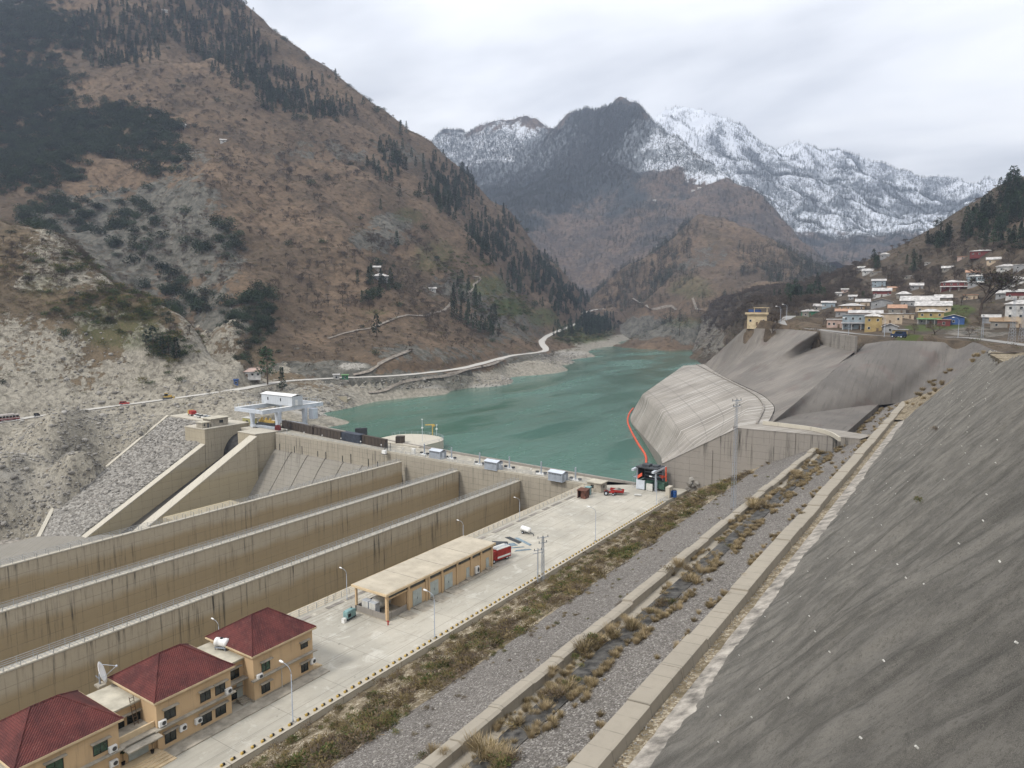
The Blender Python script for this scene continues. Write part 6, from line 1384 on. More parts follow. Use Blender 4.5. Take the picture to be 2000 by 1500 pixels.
def stuff(name, pts, rots, scl, vobs, label, cat):
    me = bpy.data.meshes.new(name); P = np.array(pts, np.float32); me.vertices.add(len(P)); me.vertices.foreach_set('co', P.ravel())
    a = me.attributes.new('rot', 'FLOAT', 'POINT'); a.data.foreach_set('value', np.array(rots, np.float32))
    S = np.array(scl, np.float32); S = np.repeat(S[:,None], 3, 1) if S.ndim == 1 else S
    a = me.attributes.new('scl', 'FLOAT_VECTOR', 'POINT'); a.data.foreach_set('vector', S.ravel())
    o = link(name, me); ng = bpy.data.node_groups.new(name, 'GeometryNodeTree')
    ng.interface.new_socket('Geometry', in_out='INPUT', socket_type='NodeSocketGeometry'); ng.interface.new_socket('Geometry', in_out='OUTPUT', socket_type='NodeSocketGeometry')
    N = ng.nodes.new; gi = N('NodeGroupInput'); go = N('NodeGroupOutput'); iop = N('GeometryNodeInstanceOnPoints'); jn = N('GeometryNodeJoinGeometry')
    for v in vobs[::-1]:
        oi = N('GeometryNodeObjectInfo'); oi.inputs['Object'].default_value = v; oi.inputs['As Instance'].default_value = True; ng.links.new(oi.outputs['Geometry'], jn.inputs[0])
    r_ = N('GeometryNodeInputNamedAttribute'); r_.data_type = 'FLOAT'; r_.inputs['Name'].default_value = 'rot'; s_ = N('GeometryNodeInputNamedAttribute'); s_.data_type = 'FLOAT_VECTOR'; s_.inputs['Name'].default_value = 'scl'
    cx_ = N('ShaderNodeCombineXYZ'); ng.links.new(r_.outputs[0], cx_.inputs[2]); rv = N('FunctionNodeRandomValue'); rv.data_type = 'INT'; rv.inputs[4].default_value = 0; rv.inputs[5].default_value = len(vobs)-1
    ng.links.new(gi.outputs[0], iop.inputs['Points']); ng.links.new(jn.outputs[0], iop.inputs['Instance']); iop.inputs['Pick Instance'].default_value = True
    ng.links.new(rv.outputs[2], iop.inputs['Instance Index']); ng.links.new(cx_.outputs[0], iop.inputs['Rotation']); ng.links.new(s_.outputs[0], iop.inputs['Scale']); ng.links.new(iop.outputs[0], go.inputs[0])
    md = o.modifiers.new('scatter', 'NODES'); md.node_group = ng
    return tag(o, label, cat, None, 'stuff')
NR = np.random.RandomState(11)
def scatter(T, n, B=None, base=0., attr=None, zmin=-1e9, zmax=1e9, avoid=None, soft=1., ymax=None):
    c_ = T.V[T.q].mean(1); a = T.area.copy(); px, py, ww = PX(c_)
    inv = (ww > 1) & (px > -60) & (px < 2060) & (py > -80) & (py < 1560); d = np.full(len(c_), base)
    if B: d = np.maximum(d, blobs(c_, B, soft))
    if attr is not None: d = np.maximum(d, attr[T.q].mean(1))
    w_ = a*np.clip(d, 0, None)**1.5*inv*(c_[:,2] > zmin)*(c_[:,2] < zmax)
    if avoid is not None:
        dd, _ = polyline_near(c_[:,0], c_[:,1], avoid); w_ = w_*(dd > 6.5)
    w_ = np.nan_to_num(w_)
    if w_.sum() <= 0: w_ = a*inv
    if w_.sum() <= 0: w_ = a
    w_ /= w_.sum(); i = NR.choice(len(w_), n, p=w_); u_, v_ = NR.rand(n,1), NR.rand(n,1); V = T.V[T.q[i]]
    return V[:,0]*(1-u_)*(1-v_)+V[:,1]*u_*(1-v_)+V[:,2]*u_*v_+V[:,3]*(1-u_)*v_
HSE = [(1600,606,20),(1646,618,26),(1685,598,24),(1752,612,30),(1770,622,26),(1765,583,26),(1790,565,22),(1745,570,20),(1842,590,28),(1895,585,24),(1900,540,22),(1850,530,18),(1940,515,22),(1905,560,26),(1775,545,16),(1665,585,14),(1478,636,36),(1484,606,26),(1582,617,32),(1573,618,12),(1618,601,24),(1663,606,46),(1690,622,58),(1672,643,50),(1633,640,34),(1705,648,30),(1738,632,42),(1738,650,26),(1757,656,26),(1722,600,38),(1722,580,32),(1716,560,24),(1696,535,22),(1682,528,12),(1710,537,20),(1728,505,16),(1650,572,12),(1638,579,11),(1795,600,64),(1822,612,60),(1817,633,44),(1862,634,36),(1843,637,22),(1864,566,46),(1926,548,62),(1985,558,46),(1988,585,40),(1992,640,52),(1958,640,40),(1935,632,28),(1960,582,26),(1919,500,42),(1880,506,18),(1966,530,34),(1996,527,28),(1811,517,10),(743,549,30),(736,529,14),(482,737,52),(508,736,18)]
def keep_clear(P):
    px, py, ww = PX(P); k_ = np.ones(len(P), bool)
    for hx, hy, hw in HSE: k_ &= ~((np.abs(px-hx) < hw*.62+2) & (py-hy > -5) & (py-hy < 24))
    return P[k_]
def visible(T, P):
    o = []
    for p in P:
        t = Vector(p)+Vector((0,0,4)); d = t-Vector(CAM); h = T.bvh.ray_cast(Vector(CAM), d.normalized(), d.length-8); o.append(h[0] is None)
    return np.array(o)
def zone_left(x, y, label, group):
    z = ('high on the left mountain near its skyline' if y < 180 else 'on the upper left mountainside' if y < 330 and x < 600 else 'on the right flank of the brown mountain above the lake' if x > 820 else 'on the near rocky hill above the road' if x < 400 and y > 440 else 'beside the lower slope tracks near the lake road' if y > 600 else 'on the middle slope of the brown mountain')
    return label+' '+z, group+', '+z
def zone_village(x, y, label, group):
    z = 'at the left end of the village hill' if x < 1560 else 'on the middle of the village hill' if x < 1780 else 'high on the right part of the village hill' if y < 520 else 'among the houses at the right of the village'
    return label+' '+z, group+', '+z
def plant(kind, T, P, S, protos, key, single, label, cat, group, nm, stuffname, wide=1., zonal=None):
    """the largest in view as trees of their own, the rest as one wood"""
    P = np.array(P); S = np.array(S); px, py, ww = PX(P); score = S/ww*((px > 0) & (px < 2000) & (py > 0) & (py < 1500))
    idx = np.argsort(-score); vis = []
    for i in idx:
        if len(vis) >= single: break
        if score[i] > 0 and visible(T, [P[i]])[0]: vis.append(i)
    vs = set(vis); pr = {}
    for i in vis:
        lb, gr = (label, group) if not zonal else zonal(px[i], py[i], label, group)
        k_ = rnd.randrange(len(protos)); o = empty(nm, P[i]-np.array([0,0,.2]), rnd.uniform(0,6.28), lb, cat, gr); s_ = S[i]; o.scale = (s_*wide*rnd.uniform(.85,1.2), s_*wide*rnd.uniform(.85,1.2), s_)
        link('trunk', protos[k_][0], o); link('crown', protos[k_][1], o)
    rest = [i for i in range(len(P)) if i not in vs]
    if rest:
        s_ = S[rest]; sc_ = np.stack([s_*wide, s_*wide, s_], -1)*NR.uniform(.85,1.2,(len(rest),1))
        stuff(stuffname, P[rest]-np.array([0,0,.3]), NR.uniform(0,6.28,len(rest)), sc_, variant_objects(key, [merged(t) for t in protos]), 'wood of '+label.split(' ', 1)[1] if False else None, None)
def single_tree(T, px, py, h, protos, label, nm='pine_tree', wide=1., k_=None):
    p = hit(T, px, py)
    if p is None: return
    pr = protos[k_ if k_ is not None else rnd.randrange(len(protos))]; o = empty(nm, p, rnd.uniform(0,6.28), label, 'tree'); o.scale = (h*wide, h*wide, h); link('trunk', pr[0], o); link('crown', pr[1], o); return o
RDL = list(map(tuple, ROAD))
pz = [(230,75,110,62,1.),(330,20,70,30,.8),(400,60,90,55,1.1),(480,120,70,55,1.1),(560,190,70,45,1.1),(640,215,50,26,1.),(420,20,70,30,.8),(760,320,40,40,.8),(880,380,55,50,.75),(960,470,55,55,.75),(1040,545,60,45,.8),(1105,590,45,30,.8),(900,600,36,45,.8),(940,640,36,30,.5),(735,575,40,36,.6),(1160,640,45,24,1.3),(1110,650,40,16,.8),(520,660,40,40,.6),(840,330,40,30,.4),(690,230,30,20,.4)]
oz = [(60,60,120,60,1.),(40,200,120,90,1.),(190,255,150,55,1.),(300,255,60,36,.9),(60,320,120,60,.9),(500,620,50,50,1.3),(500,690,46,30,.9),(430,600,40,40,.5),(300,310,70,40,.6),(130,420,100,40,.5),(430,480,50,40,.4),(250,450,80,80,.3),(750,320,30,20,.5),(720,585,25,16,.7),(40,120,80,50,.8),(330,590,60,60,.5)]
bz = [(560,330,220,90,.5),(700,570,220,90,.8),(620,660,220,60,.7),(880,640,120,60,.6),(340,180,120,50,.5),(470,250,100,60,.5),(350,520,150,130,.45),(760,480,120,40,.6),(520,480,160,120,.35)]
P = scatter(TL, 3600, pz, .012, zmin=12, avoid=RDL); S = NR.uniform(9, 19, len(P))*np.where(np.linalg.norm(P[:,:2], axis=1) < 560, .62, 1.)
plant('pine', TL, P, S, PINE[:3], 'pine', 240, 'dark conical pine', 'tree', 'pines', 'pine_tree', 'pine_wood', zonal=zone_left)
P = scatter(TL, 5200, oz, .03, zmin=8, avoid=RDL); S = NR.uniform(5, 12, len(P))*np.where(np.linalg.norm(P[:,:2], axis=1) < 560, .55, 1.)
plant('oak', TL, P, S, OAK, 'oak', 200, 'rounded dark evergreen tree', 'tree', 'evergreen trees', 'evergreen_tree', 'evergreen_wood', 1.15, zone_left)
P = scatter(TL, 5200, bz, .1, zmin=7, avoid=RDL); S = NR.uniform(4, 9, len(P))*np.where(np.linalg.norm(P[:,:2], axis=1) < 560, .55, 1.)
plant('bare', TL, P, S, BARE, 'bare', 120, 'leafless grey tree', 'tree', 'bare trees', 'bare_tree', 'bare_wood', 1.1, zone_left)
P = scatter(TL, 34000, [(100,540,160,90,1.2)], .5, zmin=3, avoid=RDL); S = NR.uniform(1.2, 3.4, len(P))*np.where(np.linalg.norm(P[:,:2], axis=1) < 560, .6, 1.)
stuff('scrub', P-np.array([0,0,.15]), NR.uniform(0,6.28,len(P)), np.stack([S*1.5, S*1.5, S], -1), variant_objects('scrub', SCRUB), None, None)
P = scatter(TL, 1500, [(200,610,120,50,1.1),(350,680,50,40,1.),(80,520,90,40,.5),(240,640,110,50,1.),(330,690,60,40,.8),(130,560,90,40,.6),(900,520,70,30,.8),(990,600,60,30,1.),(300,740,100,30,.4),(1140,655,60,18,1.2)], .0, zmin=6, avoid=RDL); S = NR.uniform(2, 5.5, len(P))
stuff('green_scrub', P-np.array([0,0,.15]), NR.uniform(0,6.28,len(P)), np.stack([S*1.3, S*1.3, S], -1), variant_objects('greenscrub', [bush_mesh(38, 200, ['greenbush','olive']), bush_mesh(39, 200, ['greenbush','oak'])]), None, None)
nh = [(80,520,140,70,1.),(200,590,120,50,1.),(330,660,80,40,.8),(40,620,60,60,.7),(200,720,240,40,.35),(100,900,150,80,.25)]
P = scatter(TL, 7000, nh, 0., avoid=RDL, zmin=2); P = P[np.linalg.norm(P[:,:2], axis=1) < 600]; S = NR.uniform(.8, 2.6, len(P))
stuff('hill_scrub', P-np.array([0,0,.15]), NR.uniform(0,6.28,len(P)), np.stack([S*1.5,S*1.5,S], -1), variant_objects('scrub', SCRUB), None, None)
P = scatter(TL, 900, [(210,600,130,40,1.),(340,680,50,34,1.2),(130,520,100,24,.6)], 0., avoid=RDL, zmin=6); P = P[np.linalg.norm(P[:,:2], axis=1) < 600]; S = NR.uniform(2., 6., len(P))
stuff('hill_green_scrub', P-np.array([0,0,.15]), NR.uniform(0,6.28,len(P)), np.stack([S*1.3,S*1.3,S], -1), variant_objects('greenscrub', None), None, None)
P = scatter(TL, 420, nh[:3], 0., avoid=RDL, zmin=6); P = P[np.linalg.norm(P[:,:2], axis=1) < 600]; S = NR.uniform(3., 6.5, len(P))
stuff('hill_bare_wood', P-np.array([0,0,.15]), NR.uniform(0,6.28,len(P)), S, variant_objects('bare', None), None, None)
for px, py, h in ((300,690,15),(318,700,12),(345,705,13),(330,690,10),(285,675,9)): single_tree(TL, px, py, h, PINE, 'green pine in the small cluster at the right end of the rocky hill, number not told' if False else 'green pine in the small cluster at the right end of the rocky hill', wide=1.4)['group'] = 'pine cluster on the rocky hill'
# rocks of the left bank and shore
P = np.vstack([scatter(TL, 9000, [(200,880,150,130,1.),(60,950,130,140,1.),(380,770,90,30,1.),(560,775,110,25,1.),(640,790,50,25,1.),(880,748,280,14,.9),(1100,700,60,14,.9),(120,700,150,80,.4)], 0., avoid=RDL)])
S = NR.uniform(.2, .7, len(P))*np.where(NR.rand(len(P)) < .06, 2.2, 1.)
stuff('rubble', P, NR.uniform(0,6.28,len(P)), np.stack([S*1.2, S, S*.8], -1), variant_objects('stone', ROCK), None, None)
# riprap stones
n = 9000; ys_ = NR.uniform(101, 193, n); xl = np.interp(ys_, [100,113,121,135,160,193.5], [-300,-304,-302,-320,-323.5,-330.5]); xs_ = xl+(-287.-xl)*NR.rand(n); S = NR.uniform(.45, .95, n)
stuff('riprap', np.stack([xs_, ys_, zr(ys_)-.2], -1), NR.uniform(0,6.28,n), np.stack([S*1.2, S, S*.75], -1), variant_objects('stone', ROCK), None, None)
# far woods
cone = [merged(pine_meshes(50+i, 70, 1, .2, .05, .85)) for i in range(3)]
far = variant_objects('farpine', cone)
wm = [(1190,250,90,55,1.1),(1140,310,140,70,1.),(1050,370,140,50,1.),(990,440,70,40,.9),(880,300,200,60,.8),(1000,330,180,50,.9),(1330,320,90,50,.5),(1280,290,130,60,.5),(1250,420,130,30,.45),(1300,470,150,18,.5),(1350,440,120,25,.4),(1450,400,80,30,.4),(900,370,90,60,.8)]
P = scatter(TM, 52000, wm, .22); S = NR.uniform(7, 15, len(P)); stuff('mountain_wood', P-np.array([0,0,1.]), NR.uniform(0,6.28,len(P)), np.stack([S*1.6,S*1.6,S], -1), far, None, None)
P = scatter(TF, 34000, None, .0, attr=np.clip(TF.at['wood']+.1, 0, 1)**1.5); S = NR.uniform(11, 21, len(P)); stuff('snow_mountain_wood', P-np.array([0,0,1.]), NR.uniform(0,6.28,len(P)), np.stack([S*1.6,S*1.6,S], -1), far, None, None)
P = scatter(TR, 2500, None, .4); S = NR.uniform(8, 18, len(P)); stuff('valley_wood', P-np.array([0,0,1.]), NR.uniform(0,6.28,len(P)), np.stack([S*1.6,S*1.6,S], -1), far, None, None)
P = scatter(TS, 2600, [(1270,540,90,30,1.1),(1200,580,50,40,1.2),(1560,530,110,26,1.3),(1500,500,60,25,.8),(1310,490,50,25,1.),(1345,450,30,16,.9),(1250,580,60,25,.7),(1420,600,80,20,.5),(1330,640,70,20,.6)], .05, zmin=0); S = NR.uniform(9, 19, len(P))
stuff('spur_wood', P-np.array([0,0,.5]), NR.uniform(0,6.28,len(P)), np.stack([S*1.6,S*1.6,S], -1), far, None, None)
P = scatter(TS, 5000, None, .5, zmin=0); S = NR.uniform(2, 5, len(P)); stuff('spur_scrub', P-np.array([0,0,.3]), NR.uniform(0,6.28,len(P)), np.stack([S*1.4,S*1.4,S], -1), variant_objects('scrub', SCRUB), None, None)
# village hill
RDV = list(map(tuple, ROADV))
P = scatter(TV, 620, [(1930,440,50,30,1.2),(1985,400,36,40,1.2),(1870,468,36,14,.9),(1830,480,24,10,.8),(1720,520,20,12,.4),(1790,520,30,20,.35),(1560,590,60,20,.3),(1960,480,60,18,.6)],   .006, avoid=RDV); P = keep_clear(P); S = NR.uniform(7, 14, len(P))
plant('pine', TV, P, S, PINE, 'vpine', 120, 'dark pine', 'tree', 'pines', 'pine_tree', 'village_pine_wood', 1.2, zone_village)
P = scatter(TV, 5200, [(1560,590,140,40,1.),(1700,560,160,50,.9),(1850,560,160,60,.6),(1480,620,60,25,1.),(1420,610,60,40,1.),(1900,500,120,40,.5)], .1, avoid=RDV, zmin=2); P = keep_clear(P); S = NR.uniform(4.5, 9, len(P))
plant('bare', TV, P, S, BARE, 'bare', 170, 'leafless grey tree', 'tree', 'bare trees', 'bare_tree', 'village_bare_wood', 1.1, zone_village)
P = keep_clear(scatter(TV, 16000, None, .5, avoid=RDV, zmin=0)); S = NR.uniform(.7, 2.2, len(P)); stuff('hillside_scrub', P-np.array([0,0,.1]), NR.uniform(0,6.28,len(P)), np.stack([S*1.5,S*1.5,S], -1), variant_objects('scrub', SCRUB), None, None)
TALL = [pine_meshes(5, 300, 1, .26, .5, .4)]
single_tree(TV, 1832, 458, 15, TALL, 'lone tall open crowned pine on the ridge left of the pine stand'); single_tree(TV, 1930, 418, 19, TALL, 'tall open crowned pine on the skyline above the pine stand'); single_tree(TV, 1977, 372, 21, TALL, 'tallest pine on the skyline at the right edge')
for px, py, h, t in ((523,752,22,'larger of two pines beside the road behind the gantry crane'),(551,762,13,'smaller of two pines beside the road behind the gantry crane'),(736,658,17,'narrow ivy covered dark tree beside the middle hill track')):
    single_tree(TL, px, py, h, PINE, t, wide=1.25)
for px, py, h, t in ((783,262,24,'lone pine on the left mountain skyline'),(710,206,16,'small pine on the left mountain skyline higher up')): single_tree(TL, px, py+4, h, PINE, t)
p = hit(TV, 1915, 617); bt = [bare_meshes(77, 'budding', 5)]
o = empty('budding_tree', p, .6, 'large spreading tree with first green buds among the village houses', 'tree'); o.scale = (40, 40, 31); link('trunk', bt[0][0], o); link('crown', bt[0][1], o)
for i in range(26):
    t = rnd.random(); p = Vector((-19+18*t+rnd.uniform(-4,1), 249+rnd.uniform(0,30)*(1-t), 0)); z_ = 20.6+21*t
    o = link('grass_clump', rnd.choice(TUFT)); o.location = (p.x, p.y, z_); s_ = rnd.uniform(.9,2.0); o.scale = (s_,s_,s_*.9); tag(o, 'straw coloured grass clump on the bank at the far end of the sprayed slope', 'grass', 'grass clumps on the end bank')
# verge shrubs
def on(T, x, y):
    h = T.bvh.ray_cast(Vector((x, y, 500)), Vector((0,0,-1))); return h[0]
pts = []
while len(pts) < 1150:
    y = 20+175*rnd.random()**1.1; t = rnd.random(); x = -72+22.5*t
    dens = .25+.75*(fbm(np.array([x/7.]), np.array([y/9.]), 3)[0] > -.12)*(.45+.55*(t > .35)) 
    if t > .9 and rnd.random() < .4: continue
    if rnd.random() < dens:
        p = on(TVG, x, y)
        if p: pts.append((p, rnd.uniform(.9, 2.1)*(1.1 if t > .5 else .75)))
for i in range(130):
    y = 30+150*rnd.random(); p = on(TG1, -50.5+13*rnd.random()**3, y)
    if p: pts.append((p, rnd.uniform(.3,.8)))
pts.sort(key=lambda a: -a[1]/max(20, (a[0]-Vector(CAM)).length))
for p, s_ in pts[:290]:
    o = link('shrub', rnd.choice(BUSH)); o.location = p-Vector((0,0,.1)); o.rotation_euler = (0,0,rnd.uniform(0,6.28)); o.scale = (s_*1.25, s_*1.25, s_*.85); tag(o, 'low olive brown shrub on the stony verge beside the yard kerb', 'shrub', 'shrubs on the stony verge')
r_ = pts[290:]; A = np.array([tuple(p) for p, s_ in r_]); S = np.array([s_ for p, s_ in r_]); stuff('verge_shrubbery', A-np.array([0,0,.1]), NR.uniform(0,6.28,len(A)), np.stack([S*1.25,S*1.25,S*.85], -1), variant_objects('bush', BUSH), None, None)
# grass clumps along the gutters, read off the photograph's own bearings
gl = [(845,1470,1.2),(950,1475,2.2),(985,1490,2.),(1000,1420,1.1),(1085,1360,1.7),(1110,1345,1.6),(1080,1310,1.),(1140,1270,1.9),(1160,1255,1.6),(1125,1290,1.1),(1190,1235,1.6),(1235,1230,1.9),(1260,1235,1.2),(1290,1185,1.6),(1310,1180,1.4),(1325,1105,1.9),(1345,1135,2.),(1370,1120,1.7),(1395,1110,1.4),(1425,1070,1.2),(1450,1050,1.6),(1470,990,2.4),(1485,985,2.),(1440,1010,1.1),(1500,975,1.5),(1515,990,1.2),(1530,960,1.3),(1545,950,1.6),(1560,930,2.3),(1570,935,1.8),(1590,905,1.5),(1600,925,1.3),(1620,900,1.4),(1640,880,1.3),(1605,885,1.5),(1655,860,1.1),(1690,840,1.2),(1720,820,1.3),(1740,800,1.6),(1760,785,1.6),(1780,775,1.5),(1800,765,1.8),(1820,755,2.),(1870,710,2.6),(1880,700,2.),(1910,685,1.8),(1930,680,1.5),(1320,1370,.8),(1090,1220,.8),(1212,1168,.6),(1500,905,1.2),(1470,925,1.2),(1390,960,.9),(1345,1115,1.2),(1410,1060,1.),(1065,1385,1.3),(1225,1215,1.2),(1270,1195,1.),(1130,1330,.9)]
bz_ = [t_.bvh for t_ in (TG2, TG1, TGN, TGM)]
bb = BVHTree.FromPolygons([(-37,-20,17.0),(-31,-20,17.3),(-31,204,17.3),(-37,204,17.0)], [(0,1,2,3)]); bz_.append(bb)
gl += [(px+rnd.uniform(-26,26)*min(1,(py-560)/700), py+rnd.uniform(-14,14)*min(1,(py-560)/600), s_*rnd.uniform(.6,.95)) for px, py, s_ in gl for _ in (0, 1)]
for i, (px, py, s_) in enumerate(gl):
    best = None; px += rnd.uniform(-1, 1)
    for bv in bz_:
        h = bv.ray_cast(Vector(CAM), Vector(ray(px, py)).normalized())
        if h[0] is not None and (best is None or h[3] < best[3]): best = h
    if best is None: continue
    st = (i % 5) < 3 or py < 1000; o = link('grass_clump' if st else 'shrub', rnd.choice(TUFT if st else BUSH)); o.location = best[0]-Vector((0,0,.08)); o.rotation_euler = (0,0,rnd.uniform(0,6.28)); o.scale = (s_*1.15, s_*1.15, s_*.8)
    tag(o, 'straw coloured grass clump growing along the concrete gutters' if st else 'olive green shrub growing along the concrete gutters', 'grass' if st else 'shrub', 'grass clumps along the gutters' if st else 'shrubs along the gutters')
A = []; S = []
for i in range(4200):
    y = 20+275*rnd.random(); x = rnd.choice((-35.2, -34.6, -33.4, -31.2, -30.6, -30.2, -24.9))+rnd.gauss(0,.5)
    if fbm(np.array([x/2.]), np.array([y/7.]), 2)[0] < .02: continue
    A.append((x, y, np.interp(x, [-36,-34,-31.4,-24.2,-22,-20], [16.2,16.6,17.5,20.3,19.8,20.0]))); S.append(rnd.uniform(.25,.8))
S = np.array(S); stuff('gutter_grass', np.array(A), NR.uniform(0,6.28,len(A)), np.stack([S*1.2,S*1.2,S], -1), variant_objects('tuft', TUFT), None, None)
# loose stones on the gravel benches
A = []
for T_, n in ((TG1, 5000), (TG2, 4500)):
    y_ = 20+160*NR.rand(n)**1.6; x_ = NR.uniform(-50,-37.6,n) if T_ is TG1 else NR.uniform(-31.2,-24.8,n)
    for x, y in zip(x_, y_):
        p = on(T_, x, y)
        if p: A.append(tuple(p))
S = NR.uniform(.035, .1, len(A))*np.where(NR.rand(len(A)) < .03, 2.2, 1); stuff('loose_gravel', np.array(A), NR.uniform(0,6.28,len(A)), np.stack([S*1.2,S,S*.8], -1), variant_objects('stone', ROCK), None, None)
A = []
for y in 20+175*NR.rand(2600)**1.3:
    x = NR.uniform(-22,-20.3); A.append((x, y, 19.85 if x < -20.6 else np.interp(x, [-20.6,-19.8,-18.7], [20.0,20.35,20.9])))
S = NR.uniform(.03,.08,len(A)); stuff('gutter_debris', np.array(A), NR.uniform(0,6.28,len(A)), np.stack([S*1.3,S,S*.8], -1), variant_objects('stone', ROCK), None, None)
# weep pipes in the near sprayed slope
pm = bpy.data.meshes.new('pipe'); b = MB(); b.tube([(0,0,-.1),(0,0,.11),(0,0,.111),(0,0,.02)], [.042,.042,.032,.032], 10, 0, False); pm = mesh_of(b, 'pipe', [M['offwhite']])
nrm = Vector((-.74,0,.67)); k_ = 0
for i in range(30):
    for j in range(9):
        y = 12+i*7.6+rnd.uniform(-3,3); x = -17.5+j*2.35+rnd.uniform(-1.1,1.1)
        h = TGN.bvh.ray_cast(Vector((x, y, 500)), Vector((0,0,-1)))
        if h[0] is None or rnd.random() < .38: continue
        q = PX(np.array(h[0])); 
        if not (1150 < q[0] < 2010 and 650 < q[1] < 1510): continue
        o = link('weep_pipe', pm); o.location = h[0]; o.rotation_euler = (Vector(h[1])*(1 if h[1].z > 0 else -1)+Vector((rnd.gauss(0,.15),rnd.gauss(0,.15),0))).to_track_quat('Z','Y').to_euler(); tag(o, 'short white drain pipe stub sticking out of the dark sprayed slope', 'pipe', 'drain pipes in the sprayed slope'); k_ += 1
o = link('shrub', BUSH[2]); h = TGN.bvh.ray_cast(Vector(CAM), Vector(ray(1795,985)).normalized()); o.location = h[0]; o.scale = (.8,.8,.9); tag(o, 'dark shrub rooted alone in the middle of the sprayed slope', 'shrub')
o = link('shrub', BUSH[3]); h = TGN.bvh.ray_cast(Vector(CAM), Vector(ray(1825,842)).normalized()); o.location = h[0]; o.scale = (1.2,1.2,1.0); tag(o, 'brown shrub high on the far part of the sprayed slope', 'shrub')
